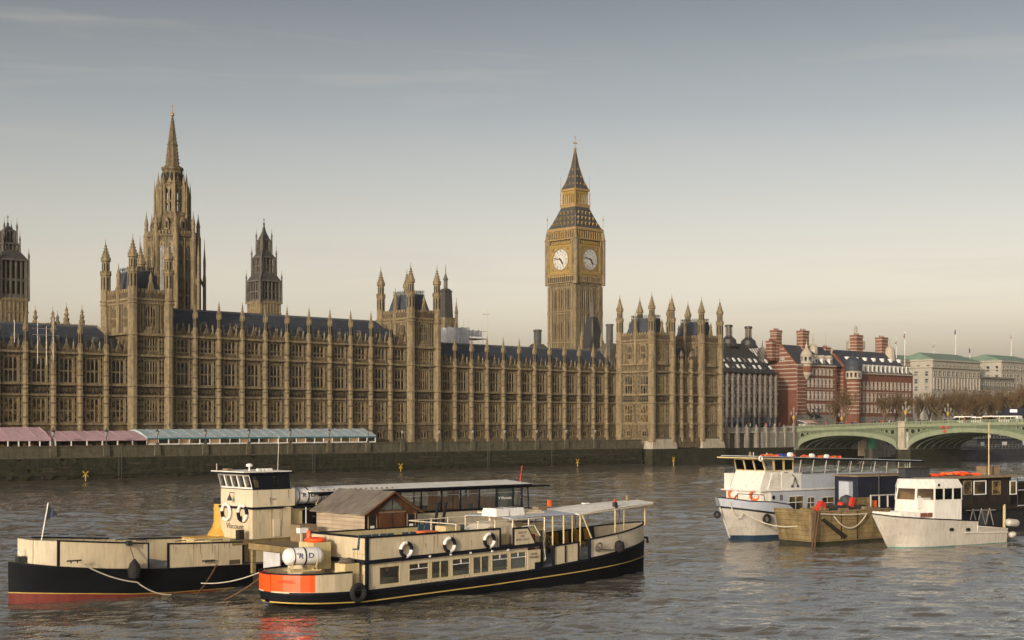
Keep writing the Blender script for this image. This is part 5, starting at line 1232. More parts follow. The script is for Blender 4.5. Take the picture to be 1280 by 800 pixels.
a.lathe(tx, YN-.3, [(3.1, tz-1.8), (3.15, tz-1.6), (3.15, tz+.9), (3.3, tz+1.0)], 'band_stone', 14)
for k in range(14): an = 2*math.pi*(k)/14; a.cbox(tx+3.05*math.cos(an), YN-.3+3.05*math.sin(an), tz-1.2, .3, .3, 1.6, 'city_glass')
a.build('corner_turret', nn_)
for p, yt, w_ in ((1070.5, 419, 1.9), (1102, 422, 2.0)):
    chimney(nn_, mk(p, YN+8), YN+8, zrM-2, zz_(yt, YN+8, p), w_, 1.4)
x = mk(1112, YN+6); a = MB(); z0_ = zz_(438, YN+6, 1112); a.lathe(x, YN+6, [(2.0, z0_-4), (1.9, z0_), (1.4, z0_+1.0), (.5, z0_+1.5), (.12, z0_+2), (.04, zz_(424, YN+6, 1112))], 'band_stone', 10); a.build('gable_finial', nn_)
# far communications tower showing above the chimney
x, y, _ = DP(1069.5, 430, 2300); a = MB(); a.lathe(x, y, [(9, 9), (9, 128), (15, 130), (15, 142), (10, 144), (10, 150), (3, 151), (2.4, 166), (.5, 168)], 'pale_stone', 12)
tag(a.build('communications_tower', at=(x, y, 9)), 'far pale round tower top peeping above a red chimney', 'tower')

# ---------------------------------------------------------------- pale government blocks with green roofs
def block(name, label, p0, p1, Y, D, ytop, floors, k='portland', roof=None, yr=None, side=True, bayw=3.3, zbase=9, attic=None):
    x0, x1 = mk(p0, Y), mk(p1, Y); zt_ = zz_(ytop, Y, p0)
    th = thing(name, label, 'building', ((x0+x1)/2, Y+D/2, zbase)); a = MB(); a.box(x0, x1, Y, Y+D, zbase, zt_, k); a.build('wall', th)
    a = MB(); a.box(x0-.6, x1+.6, Y-.7, Y+D+.6, zt_-.5, zt_+.2, k); a.box(x0-.3, x1+.3, Y-.35, Y+D, zt_-4.4, zt_-4.0, k); a.box(x0-.25, x1+.25, Y-.25, Y+D, 14, 14.4, k); a.build('cornice', th)
    n_ = int((x1-x0)/bayw); nf = floors
    hh = (zt_-14.5-1.2)/nf
    for i in range(n_):
        for j in range(nf):
            inst('window', pw(1.35, hh*.58), th, (x0+(x1-x0)*(i+.5)/n_, Y-.03, 15+j*hh))
    if side:
        ns2 = max(1, int(D/4.2))
        for i in range(ns2):
            for j in range(nf): inst('window', pw(1.35, hh*.58), th, (x0-.03, Y+D*(i+.5)/ns2, 15+j*hh), -math.pi/2)
    if roof:
        zr = zz_(yr, Y+D/2, (p0+p1)/2); a = MB(); a.add([(x0-.5, Y-.5, zt_+.2), (x1+.5, Y-.5, zt_+.2), (x1+.5, Y+D, zt_+.2), (x0-.5, Y+D, zt_+.2), (x0+4, Y+D/2, zr), (x1-4, Y+D/2, zr)], [(0, 1, 5, 4), (2, 3, 4, 5), (1, 2, 5), (3, 0, 4)], roof); a.build('roof', th)
    return th, x0, x1, zt_
def pw(w_, h):
    key = ('pw', w_, round(h, 1))
    if key in _win: return _win[key]
    m = MB(); m.box(-w_/2, w_/2, -.03, .0, 0, h, 'city_glass'); m.box(-w_/2-.25, w_/2+.25, -.25, 0, -.2, 0, 'portland'); m.box(-w_/2-.25, w_/2+.25, -.3, 0, h, h+.3, 'portland')
    for s_ in (-1, 1): m.box(s_*(w_/2+.12)-.12, s_*(w_/2+.12)+.12, -.16, 0, 0, h, 'portland')
    m.box(-w_/2, w_/2, -.08, 0, h*.5, h*.5+.1, 'white'); _win[key] = m.mesh('window'); return _win[key]
t1, x0, x1, zt_ = block('ministry_building', 'pale stone ministry block with a sunlit left side behind the bare trees', 1165, 1225, 320, 20, 458, 6)
a = MB()
for i in range(16): x = x0+1+(x1-x0-2)*i/15; a.box(x-.35, x+.35, 319.4, 320, zt_-9.5, zt_-4.6, 'portland')
a.build('pilaster', t1)
0 and block('ministry_building', 'narrow pale stone wing right of the second brick building, half behind a bare tree', 1143, 1160, 316, 24, 461, 6)
t2, x0, x1, zt_ = block('ministry_wing', 'lower pale grey wing with two rows of windows, below the right green roof', 1225.5, 1268, 322, 16, 471, 4, 'granite', side=False)
t3, x0, x1, zt_ = block('ministry_tower', 'set-back pale block with a green copper roof at left, above the ministry block', 1166, 1225, 356, 20, 449.5, 6, roof='copper_green', yr=443.5)
t3b, _, _, _ = block('ministry_wing', 'long set-back wing with green roof and attic windows, right of the brick building', 1118, 1168, 368, 16, 450.5, 7, roof='copper_green', yr=445, side=False)
t4, _, _, _ = block('ministry_tower', 'pale block with a green copper roof at the right edge', 1252, 1300, 352, 24, 451, 6, roof='copper_green', yr=446)
t5, _, _, _ = block('rear_block', 'pale sunlit block between the two green-roofed blocks', 1224, 1252, 380, 18, 453, 5, side=True, roof='copper_green', yr=448)
# flags
def flag(px, ytop, ybot, Y, lb, fl):
    x, z1_ = PX(px, ytop, Y); z0_ = zz_(ybot, Y, px); th = thing('flagpole', lb, 'flag', (x, Y, z0_))
    a = MB(); a.lathe(x, Y, [(.14, z0_-2), (.07, z1_), (.15, z1_+.1), (.02, z1_+.4)], 'white', 6); a.build('pole', th)
    L = 3.6; H_ = 2.0; nx = 9; a = MB()
    for i in range(nx):
        for j in range(6):
            def q(i_, j_):
                t_ = i_/nx; return (x-L*t_*.8, Y-L*t_*.35+.25*math.sin(t_*7), z1_-.1-H_*j_/6-t_*.9+.12*math.sin(t_*6))
            u_, v_ = (i+.5)/nx-.5, (j+.5)/6-.5
            if fl == 'uk': c = 'flag_red' if abs(u_) < .08 or abs(v_) < .09 else ('flag_white' if abs(u_) < .17 or abs(v_) < .26 or abs(abs(u_)-abs(v_)) < .05 else 'flag_blue')
            elif fl == 'eng': c = 'flag_red' if abs(u_) < .1 or abs(v_) < .1 else 'flag_white'
            else: c = 'flag_red' if i < 3 else 'flag_blue'
            a.add([q(i, j), q(i+1, j), q(i+1, j+1), q(i, j+1)], [(0, 1, 2, 3)], c)
    a.build('flag_cloth', th)
flag(1131, 415, 457, 330, 'union flag on the tallest left pole above the second brick building', 'uk')
flag(1120.5, 424, 442, 360, 'small red and white flag on the short pole nearest the brick building', 'eng')
flag(1167.5, 429, 446, 366, 'faint red and white flag on the pole over the left green roof', 'eng')
flag(1194.5, 411, 443, 366, 'dark blue and red flag on the tall pole above the left green roof', 'x')
flag(1212.5, 434, 444, 366, 'small dark flag on a short pole at the left green roof right end', 'x')
flag(1264, 417.5, 447, 364, 'union flag on the tall pole above the right-hand green roof', 'uk')

# ---------------------------------------------------------------- bare plane trees
def tree_mesh(seed, H_, spread, dens):
    R = random.Random(seed); tk = MB(); cr_ = MB()
    def grow(p, d, L, r, lev):
        pts = [p]; q = p.copy(); dd = d.copy(); n_ = 3
        for i in range(n_):
            dd = (dd+Vector((R.uniform(-.22, .22), R.uniform(-.22, .22), R.uniform(-.02, .18)))).normalized(); q = q+dd*(L/n_); pts.append(q.copy())
        (tk if lev < 2 else cr_).tube(pts, r, 'bark' if lev < 3 else 'twig', 5 if lev < 2 else 3, r*.55)
        if lev >= 4: return
        k = (6, 6, 5, dens)[lev]
        for i in range(k):
            t_ = R.uniform(.35, 1.0) if lev else R.uniform(.55, 1); j = min(n_-1, int(t_*n_)); base = pts[j].lerp(pts[j+1], t_*n_-j) if j < n_ else pts[-1]
            a_ = R.uniform(0, 6.28); s_ = R.uniform(.45, .95)*spread; nd2 = Vector((math.cos(a_)*s_, math.sin(a_)*s_, R.uniform(.25, .9))) + dd*.5
            grow(base, nd2.normalized(), L*R.uniform(.66, .92)*(1.0 if lev == 0 else .82), r*.5, lev+1)
    grow(Vector((0, 0, 0)), Vector((0, 0, 1)), H_*.30, H_*.028, 0)
    return tk.mesh('trunk'), cr_.mesh('crown')
TM = [tree_mesh(5, 17, 1.0, 7), tree_mesh(11, 18, 1.15, 8), tree_mesh(23, 15, .9, 7)]
_n = 0
def tree(px, Y, h, kind, lb, group=None, thick=1.0):
    x = mk(px, Y); tk, cr_ = TM[kind]; Y = Y; th = thing('bare_tree', lb, 'tree', (x, Y, 9.0), random.uniform(0, 6.28), group)
    s_ = h*1.12/(17, 18, 15)[kind]
    for nm_, me_ in (('trunk', tk), ('crown', cr_)):
        o = bpy.data.objects.new(nm_, me_); COL.objects.link(o); o.parent = th
    th.scale = (s_*thick, s_*thick, s_)
tree(1056, 252, 14.5, 0, 'thin bare tree in front of the arched red gable')
tree(1040, 258, 11, 2, 'small bare tree right of the bronze statue')
tree(1117, 256, 14, 2, 'bare tree standing just left of the tall pier lamp post', None, 1.2)
tree(1128, 250, 14.5, 1, 'bare brown tree rising behind the stone bridge pier', None, 1.1)
tree(1103, 252, 13, 0, 'bare tree before the dormered brick building, left of the pier', None, 1.1)
tree(1148, 262, 14, 2, 'bare tree in front of the narrow pale wing')
for p, Y, h, k in ((1176, 251, 15, 1), (1199, 253, 16, 0), (1222, 250, 15.5, 1), (1246, 254, 15, 2), (1268, 250, 17, 1), (1284, 252, 18, 0), (1188, 270, 15, 2), (1210, 272, 16, 1), (1234, 272, 16, 0), (1257, 274, 17, 1), (1275, 270, 18, 0), (1162, 268, 14, 0), (1300, 255, 18, 1), (1170, 257, 13, 2), (1194, 262, 15, 1), (1216, 261, 15.5, 2), (1229, 259, 15, 0), (1253, 262, 15.5, 0), (1263, 258, 16, 2), (1278, 262, 17, 1), (1205, 249, 12, 2), (1240, 250, 12, 0)):
    tree(p, Y, h, k, 'bare brown riverside tree in the dense row right of the bridge pier', 'dense row of bare trees in front of the ministry blocks', 1.15)

# ---------------------------------------------------------------- statue, stall, vehicles, people on and by the bridge
sx, sy = mk(1018, 247), 247.0
st = thing('chariot_statue', 'dark bronze chariot statue with rearing horses at the bridge end', 'statue', (sx, sy, 9))
a = MB(); a.cbox(sx, sy, 9, 3.0, 1.6, 2.2, 'granite'); a.cbox(sx, sy, 11.2, 3.3, 1.9, .3, 'granite'); a.build('plinth', st)
def horse(m, x, y, z_, s_, k):
    m.tube([(x+1.1*s_, y, z_+1.0*s_), (x+.3*s_, y, z_+1.35*s_), (x-.6*s_, y, z_+2.0*s_), (x-.9*s_, y, z_+2.6*s_)], .42*s_, k, 8, .2*s_)
    m.tube([(x-.85*s_, y, z_+2.55*s_), (x-1.1*s_, y, z_+2.95*s_), (x-1.55*s_, y, z_+2.75*s_)], .22*s_, k, 6, .1*s_)
    for dy in (-.2, .2):
        m.tube([(x+1.0*s_, y+dy*s_, z_+1.1*s_), (x+.6*s_, y+dy*s_, z_+.6*s_), (x+1.0*s_, y+dy*s_, z_+.1*s_)], .17*s_, k, 5, .07*s_)
        m.tube([(x-.5*s_, y+dy*s_, z_+1.8*s_), (x-1.1*s_, y+dy*s_, z_+1.5*s_+dy), (x-1.0*s_, y+dy*s_, z_+1.0*s_+dy)], .14*s_, k, 5, .06*s_)
    m.tube([(x+1.3*s_, y, z_+1.2*s_), (x+1.8*s_, y, z_+.9*s_), (x+1.9*s_, y, z_+.3*s_)], .1*s_, k, 4, .04*s_)
for dy, nm_ in ((-1.0, 'horse'), (1.0, 'horse')): a = MB(); horse(a, sx-1.0, sy+dy, 11.5, 1.1, 'iron'); a.build(nm_, st, smooth=True)
a = MB(); a.cbox(sx+2.1, sy, 12.1, .7, .8, .2, 'iron'); a.torus((sx+2.1, sy-.9, 12.1), (0, 1, 0), .6, .09, ['iron'], 14, 5); a.torus((sx+2.1, sy+.9, 12.1), (0, 1, 0), .6, .09, ['iron'], 14, 5); a.hexa([(sx+1.4, sy-.8, 12.3), (sx+1.55, sy-.8, 12.3), (sx+1.55, sy+.8, 12.3), (sx+1.4, sy+.8, 12.3), (sx+1.2, sy-.8, 13.2), (sx+1.3, sy-.8, 13.2), (sx+1.3, sy+.8, 13.2), (sx+1.2, sy+.8, 13.2)], 'iron'); a.build('chariot', st)
a = MB(); a.lathe(sx+2.1, sy, [(.5, 12.3), (.38, 13.4), (.3, 13.9), (.42, 14.5), (.14, 14.75), (.2, 14.95), (.22, 15.15), (.1, 15.35)], 'iron', 8); a.tube([(sx+2.1, sy, 14.4), (sx+1.6, sy+.6, 14.9), (sx+1.3, sy+.9, 15.6)], .12, 'iron', 5); a.tube([(sx+2.1, sy, 14.4), (sx+2.4, sy-.7, 14.7), (sx+2.2, sy-1.1, 15.1)], .12, 'iron', 5); a.tube([(sx+1.3, sy+.9, 13.5), (sx+1.3, sy+.9, 17)], .04, 'iron', 4); a.build('figure', st)
kx = mk(1009, 243.5); th = thing('souvenir_stall', 'small stall with red and white awning below the chariot statue', 'stall', (kx, 243.5, 9.3)); a = MB(); a.box(kx-2.6, kx+2.6, 242.6, 244.6, 9.0, 10.4, 'cloth_pale'); a.build('counter', th); a = MB()
for i in range(8): x = kx-2.8+5.6*i/8; a.hexa([(x, 241.8, 10.7), (x+.7, 241.8, 10.7), (x+.7, 244.8, 11.4), (x, 244.8, 11.4), (x, 241.8, 10.8), (x+.7, 241.8, 10.8), (x+.7, 244.8, 11.5), (x, 244.8, 11.5)], 'orange_dull' if i % 2 else 'paper')
a.build('awning', th)
# people: one continuous skinned figure, copied
def person_mesh(pose, top, legs, hair):
    me_ = bpy.data.meshes.new('person'); J = {'pel': (0, 0, .95), 'ch': (0, 0, 1.25), 'nk': (0, 0, 1.48), 'hd': (0, -.02, 1.58), 'ht': (0, -.01, 1.72)}
    E_ = [('pel', 'ch'), ('ch', 'nk'), ('nk', 'hd'), ('hd', 'ht')]; Rr = {'pel': .15, 'ch': .17, 'nk': .065, 'hd': .1, 'ht': .085}
    for s_, t_ in ((-1, 'l'), (1, 'r')):
        sw = pose*s_*.2
        J['sh'+t_] = (s_*.19, 0, 1.4); J['el'+t_] = (s_*.25, -sw*.4, 1.13); J['wr'+t_] = (s_*.24, -sw-.06, .9); J['ha'+t_] = (s_*.24, -sw-.08, .8)
        J['hp'+t_] = (s_*.1, 0, .88); J['kn'+t_] = (s_*.11, sw*.7-.02, .49); J['an'+t_] = (s_*.11, sw*1.3, .09); J['to'+t_] = (s_*.12, sw*1.3-.15, .05)
        E_ += [('ch', 'sh'+t_), ('sh'+t_, 'el'+t_), ('el'+t_, 'wr'+t_), ('wr'+t_, 'ha'+t_), ('pel', 'hp'+t_), ('hp'+t_, 'kn'+t_), ('kn'+t_, 'an'+t_), ('an'+t_, 'to'+t_)]
        for n__, r_ in (('sh', .08), ('el', .055), ('wr', .04), ('ha', .04), ('hp', .1), ('kn', .07), ('an', .05), ('to', .045)): Rr[n__+t_] = r_
    ks = list(J); me_.from_pydata([J[k] for k in ks], [(ks.index(a_), ks.index(b_)) for a_, b_ in E_], [])
    o = bpy.data.objects.new('p', me_); COL.objects.link(o); md = o.modifiers.new('s', 'SKIN'); 
    sv = me_.skin_vertices[0].data if me_.skin_vertices else None
    if sv is None:
        bpy.context.view_layer.update(); sv = me_.skin_vertices[0].data
    for i, k in enumerate(ks): sv[i].radius = (Rr[k], Rr[k]*(.72 if k in ('ch', 'pel') else 1)); sv[i].use_root = (k == 'pel')
    md2 = o.modifiers.new('u', 'SUBSURF'); md2.levels = 1; md2.render_levels = 1
    bpy.context.view_layer.update()
    m2 = bpy.data.meshes.new_from_object(o.evaluated_get(bpy.context.evaluated_depsgraph_get())); m2.name = 'person'
    bpy.data.objects.remove(o); m2.materials.clear()
    for k in (top, legs, 'skin', hair): m2.materials.append(MATS[k])
    for p in m2.polygons:
        c = p.center; p.material_index = 3 if (c.z > 1.66 or (c.z > 1.56 and c.y > .02)) else (2 if c.z > 1.47 or (abs(c.x) > .2 and c.z < .86) else (0 if c.z > .86 else 1)); p.use_smooth = True
    return m2
PMs = [(person_mesh(.6, 'cloth_dark', 'cloth_dark', 'cloth_dark'), 'a dark coat'), (person_mesh(-.5, 'cloth_blue', 'cloth_dark', 'cloth_dark'), 'a blue jacket'), (person_mesh(.3, 'cloth_red', 'cloth_blue', 'cloth_dark'), 'a red jacket'), (person_mesh(-.2, 'cloth_pale', 'cloth_dark', 'curtain'), 'a pale top')]
R = random.Random(4)
for i in range(64):
    left_ = i < 34
    px_ = R.uniform(1026, 1126) if left_ else R.uniform(1138, 1276)
    Xp = BX0+R.uniform(.9, 2.4); u = (px_-640)/FPX; y = Xp*(CS-SN*u)/(SN+CS*u)
    k = R.choice([0, 0, 0, 1, 2, 3]); seg = 'left of the stone pier' if left_ else 'right of the stone pier'
    o = bpy.data.objects.new('person', PMs[k][0]); COL.objects.link(o); o.location = (Xp, y, zpar(y)-1.0); o.rotation_euler = (0, 0, R.choice([0, math.pi])+R.uniform(-.5, .5)); o.scale = (1, 1, R.uniform(.94, 1.06))
    tag(o, 'person in %s walking behind the bridge parapet %s' % (PMs[k][1], seg), 'person', 'people in %s on the bridge %s' % (PMs[k][1], seg))
for i in range(12):
    px_ = R.uniform(925, 985); y = R.uniform(242, 245); x = mk(px_, y); k = R.choice([0, 0, 1, 2, 3])
    o = bpy.data.objects.new('person', PMs[k][0]); COL.objects.link(o); o.location = (x, y, 9.0); o.rotation_euler = (0, 0, R.uniform(0, 6.28))
    tag(o, 'person in %s behind the wall in front of the dark office block' % PMs[k][1], 'person', 'people in %s before the office block' % PMs[k][1])
def coach(px, L, H_, lb, k, dark=False):
    Xp = BX0+8; u = (px-640)/FPX; y = Xp*(CS-SN*u)/(SN+CS*u); z0_ = zpar(y)-1.0
    th = thing('coach' if L > 6 else 'van', lb, 'coach' if L > 6 else 'van', (Xp, y, z0_)); a = MB()
    a.ext([(Xp-1.2, y-L/2, z0_+.4), (Xp-1.2, y+L/2, z0_+.4), (Xp-1.2, y+L/2, z0_+H_*.6), (Xp-1.2, y+L/2-.35, z0_+H_), (Xp-1.2, y-L/2+.15, z0_+H_), (Xp-1.2, y-L/2, z0_+H_*.9)], (2.4, 0, 0), k); a.build('body', th)
    a = MB(); n_ = max(2, int(L/1.6))
    for i in range(n_): q = y-L/2+.3+(L-.6)*i/n_; a.box(Xp-1.23, Xp-1.2, q+.06, q+(L-.6)/n_-.06, z0_+H_*.5, z0_+H_*.85, 'cabin_glass')
    a.build('window', th)
    for s_ in (-.33, .33): a = MB(); a.torus((Xp-1.15, y+s_*L, z0_+.5), (1, 0, 0), .34, .15, ['rubber'], 14, 6); a.cyl((Xp-1.2, y+s_*L, z0_+.5), (Xp-1.0, y+s_*L, z0_+.5), .24, 'steel'); a.build('wheel', th)
coach(1205.5, 5.2, 2.1, 'small white van on the bridge, left of the long coaches', 'white')
coach(1229, 10, 1.8, 'long low white coach on the bridge right of the small van', 'white')
coach(1252, 10, 1.95, 'long white coach on the bridge in front of the dark blue lorry', 'white')
Xp = BX0+13; u = (1268-640)/FPX; y = Xp*(CS-SN*u)/(SN+CS*u); z0_ = zpar(y)-1
th = thing('lorry', 'dark blue lorry with a white side panel at the right end of the bridge', 'lorry', (Xp, y, z0_)); a = MB(); a.box(Xp-1.2, Xp+1.2, y-3.2, y+2.2, z0_+.9, z0_+3.9, 'blue_cabin'); a.box(Xp-1.23, Xp-1.2, y-1.4, y+.6, z0_+2.8, z0_+3.6, 'paper'); a.build('box_body', th); a = MB(); a.ext([(Xp-1.1, y+2.3, z0_+.5), (Xp-1.1, y+4.2, z0_+.5), (Xp-1.1, y+4.2, z0_+1.8), (Xp-1.1, y+3.7, z0_+2.9), (Xp-1.1, y+2.3, z0_+2.9)], (2.2, 0, 0), 'blue_cabin'); a.build('cab', th)
for s_ in (-2.2, 3.2): a = MB(); a.torus((Xp-1.15, y+s_, z0_+.5), (1, 0, 0), .36, .15, ['rubber'], 14, 6); a.build('wheel', th)
# moored restaurant ship beyond the bridge
ox_, oy_ = 378.0, 213.5
shp = thing('moored_ship', 'dark moored ship with rows of railings and awnings beyond the second bridge arch', 'ship', (ox_+40, oy_+4, 0))
a = MB(); a.ext([(ox_, oy_+4, -1), (ox_+7, oy_, -1), (ox_+110, oy_, -1), (ox_+110, oy_+8, -1), (ox_+7, oy_+8, -1)], (0, 0, 4.0), 'ship_dark'); a.box(ox_+1.5, ox_+110, oy_-.15, oy_+8.1, 2.9, 3.2, 'lead'); a.build('hull', shp)
a = MB(); a.box(ox_+9, ox_+105, oy_+1, oy_+7, 3.2, 6.0, 'ship_dark'); a.box(ox_+8, ox_+106, oy_+.5, oy_+7.5, 6.0, 6.3, 'lead'); a.box(ox_+14, ox_+100, oy_+2, oy_+6.5, 6.3, 8.6, 'ship_dark'); a.box(ox_+12, ox_+102, oy_+1.2, oy_+7, 8.6, 8.85, 'ship_dark'); a.build('deckhouse', shp)
Rw = random.Random(9)
for lv, z_ in ((0, 4.0), (1, 6.9)):
    for i in range(14):
        x = ox_+11+i*6.3; a = MB(); yy = oy_+(.97 if lv == 0 else 1.97); w2 = Rw.uniform(1.0, 3.2); a.box(x, x+w2, yy-.04, yy-.002, z_, z_+1.1, Rw.choice(['paper', 'cabin_glass', 'grey_and_shaded_grp', 'cabin_glass', 'green_glass'])); a.build('window', shp)
a = MB()
for i in range(50): x = ox_+8+i*2; a.tube([(x, oy_+.1, 3.2), (x, oy_+.1, 4.3)], .04, 'steel', 4); a.tube([(x, oy_+.6, 6.3), (x, oy_+.6, 7.3)], .04, 'steel', 4)
for z_ in (3.75, 4.3): a.tube([(ox_+3, oy_+1.5, z_), (ox_+8, oy_+.1, z_), (ox_+106, oy_+.1, z_)], .04, 'steel', 4)
a.tube([(ox_+8, oy_+.6, 7.3), (ox_+106, oy_+.6, 7.3)], .04, 'steel', 4); a.build('railing', shp)
a = MB(); a.tube([(ox_+9, oy_+3, 6), (ox_+9, oy_+3, 9.3)], .18, 'white', 6); a.ext([(ox_+7.6, oy_+3, 8.6), (ox_+10.8, oy_+3, 8.6), (ox_+10.8, oy_+3, 9.2)], (0, .3, 0), 'white'); a.tube([(ox_+4, oy_+3.8, 3), (ox_+4, oy_+3.8, 8)], .1, 'steel', 5); a.build('mast', shp)
a = MB(); a.cbox(ox_+.8, oy_+3.5, 3.2, .3, .3, .6, 'orange'); a.build('bow_light', shp)
# west bank distant skyline filler is the street-side terrace of low houses far behind, closing gaps
# ---------------------------------------------------------------- boats
def lerp_tab(tab):
    def f(x):
        if x <= tab[0][0]: return tab[0][1]
        for (a_, b_), (c_, d_) in zip(tab[:-1], tab[1:]):
            if x <= c_: t_ = (x-a_)/(c_-a_); t_ = t_; return b_+(d_-b_)*t_
        return tab[-1][1]
    return f
def hull(m, yc, xs, half, levels, mats_, deck=None, deckz=None, endcaps=True):
    """levels: list of (width factor function, z function); strips between them take mats_"""
    n_ = len(levels)
    for sg in (-1, 1):
        vv_ = []
        for x in xs:
            for wf, zf in levels: vv_.append((x, yc+sg*half(x)*wf(x), zf(x)))
        for j in range(n_-1):
            fs_ = []
            for i in range(len(xs)-1):
                q = (i*n_+j, (i+1)*n_+j, (i+1)*n_+j+1, i*n_+j+1); fs_.append(q if sg < 0 else q[::-1])
            m.add(vv_, fs_, mats_[j])
    for e in (0, len(xs)-1):
        x = xs[e]; L_ = [(x, yc-half(x)*wf(x), zf(x)) for wf, zf in levels]; R_ = [(x, yc+half(x)*wf(x), zf(x)) for wf, zf in levels]
        for j in range(n_-1): m.add([L_[j], R_[j], R_[j+1], L_[j+1]], [(0, 1, 2, 3)], mats_[j])
    if deck:
        dz = deckz or levels[-1][1]
        for i in range(len(xs)-1):
            x0, x1 = xs[i], xs[i+1]; wf = levels[-1][0]
            m.add([(x0, yc-half(x0)*wf(x0), dz(x0)), (x1, yc-half(x1)*wf(x1), dz(x1)), (x1, yc+half(x1)*wf(x1), dz(x1)), (x0, yc+half(x0)*wf(x0), dz(x0))], [(0, 1, 2, 3)], deck)
def bulwark(m, yc, xs, half, z0, z1, k, t_=.07, cap=None, sides=(-1, 1), off=0.0, proud=0.0):
    for sg in sides:
        for x0, x1 in zip(xs[:-1], xs[1:]):
            a0, a1 = half(x0)+proud, half(x1)+proud
            def q(x, w_, z_): return (x, yc+sg*w_, z_)
            m.hexa([q(x0, a0, z0(x0)), q(x1, a1, z0(x1)), q(x1, a1-t_, z0(x1)), q(x0, a0-t_, z0(x0)), q(x0, a0, z1(x0)), q(x1, a1, z1(x1)), q(x1, a1-t_, z1(x1)), q(x0, a0-t_, z1(x0))], k)
            if cap: m.hexa([q(x0, a0+.05, z1(x0)), q(x1, a1+.05, z1(x1)), q(x1, a1-t_-.05, z1(x1)), q(x0, a0-t_-.05, z1(x0)), q(x0, a0+.05, z1(x0)+.08), q(x1, a1+.05, z1(x1)+.08), q(x1, a1-t_-.05, z1(x1)+.08), q(x0, a0-t_-.05, z1(x0)+.08)], cap)
K = lambda v: (lambda x: v)
def lin(x0, a, x1, b): return lambda x: a+(b-a)*(x-x0)/(x1-x0)
def rnge(a, b, n_): return [a+(b-a)*i/n_ for i in range(n_+1)]
def lifebuoy(parent, c, ax, lb, R_=.36, ks=None, name='lifebuoy', local=False, grp=None):
    """lifebuoys hang on the boats: things of their own"""
    m = MB(); M_ = PM[parent.name] if (local and parent) else Matrix()
    cw = M_ @ Vector(c); aw = M_.to_3x3() @ Vector(ax)
    m.torus(cw, aw, R_, .105, ks or ['white', 'navy_trim', 'white', 'navy_trim'], 32, 8)
    o = m.build(name, at=tuple(cw), smooth=True); tag(o, lb, 'lifebuoy', grp); return o
def raft(lb, c0, c1, r, parts_cradle=True, zc=None, deco=True, local=None):
    M_ = PM[local.name] if local else Matrix()
    c0, c1 = M_ @ Vector(c0), M_ @ Vector(c1); mid = (c0+c1)/2; d = (c1-c0).normalized(); L = (c1-c0).length
    th = thing('life_raft', lb, 'life raft', (mid.x, mid.y, mid.z-r-.35))
    m = MB(); m.cyl(c0, c1, r, 'white', 20, .28); o = m.build('canister', th, smooth=True)
    m = MB(); m.tube([mid-d*.04, mid+d*.04], r+.02, 'rubber', 20); m.tube([mid-d*L*.27-d*.025, mid-d*L*.27+d*.025], r+.015, 'navy_letter', 20); m.tube([mid+d*L*.3-d*.02, mid+d*L*.3+d*.02], r+.012, 'grey_and_shaded_grp', 20)
    m.build('strap', o)
    nx, ny = -d.y, d.x
    if nx*mid.x+ny*mid.y > 0: nx, ny = -nx, -ny
    m = MB()
    for s_, tx in ((-.13, 'R'), (.12, 'D')):
        p = mid+d*L*s_+Vector((nx, ny, 0))*(r+.005); m.text(tx, .42, wall_rot(p.x, p.y, p.z+.05, nx, ny) @ Matrix.Rotation(-.15, 4, 'Z'), 'navy_letter', .012, 1.2)
    p = mid-d*L*.36*.6+Vector((nx, ny, 0))*(r+.005); m.text('25', .16, wall_rot(p.x, p.y, p.z+.2, nx, ny), 'grey_letter', .01); m.build('lettering', o)
    m = MB()
    for s_ in (-.3, .3):
        p = mid+d*L*s_
        for q in (-1, 1):
            a_ = p+Vector((nx, ny, 0))*q*r*.95+Vector((0, 0, -.15)); b_ = p+Vector((nx, ny, 0))*q*r*.3+Vector((0, 0, -r-.15)); e_ = p+Vector((nx, ny, 0))*q*r*.9+Vector((0, 0, -r-.35))
            m.tube([a_, b_, e_], .045, 'yellow_cream', 5)
        m.tube([p+Vector((nx, ny, 0))*r+Vector((0, 0, -r-.32)), p-Vector((nx, ny, 0))*r+Vector((0, 0, -r-.32))], .05, 'yellow_cream', 5)
    for q in (-1, 1): m.tube([mid-d*L*.38+Vector((nx, ny, 0))*q*r*.9+Vector((0, 0, -r-.3)), mid+d*L*.38+Vector((nx, ny, 0))*q*r*.9+Vector((0, 0, -r-.3))], .05, 'yellow_cream', 5)
    m.build('cradle', th); return th
def tyre(lb, c, ax, R_=.36, r=.13, M_=None, grp=None):
    M_ = M_ or Matrix(); c = M_ @ Vector(c); ax = M_.to_3x3() @ Vector(ax); m = MB(); m.torus(c, ax, R_, r, ['rubber'], 20, 8)
    o = m.build('tyre_fender', at=tuple(c), smooth=True); tag(o, lb, 'tyre', grp); return o
def rope(lb, pts, sag, k='rope', r=.035, n_=14):
    pts2 = []
    for p, q in zip(pts[:-1], pts[1:]):
        for i in range(n_): t_ = i/n_; v = Vector(p).lerp(Vector(q), t_); v.z -= sag*4*t_*(1-t_); pts2.append(v)
    pts2.append(Vector(pts[-1])); m = MB(); m.tube(pts2, r, k, 5); o = m.build('rope' if k != 'chain' else 'chain', at=tuple(pts2[0])); tag(o, lb, 'rope' if k != 'chain' else 'chain'); return o

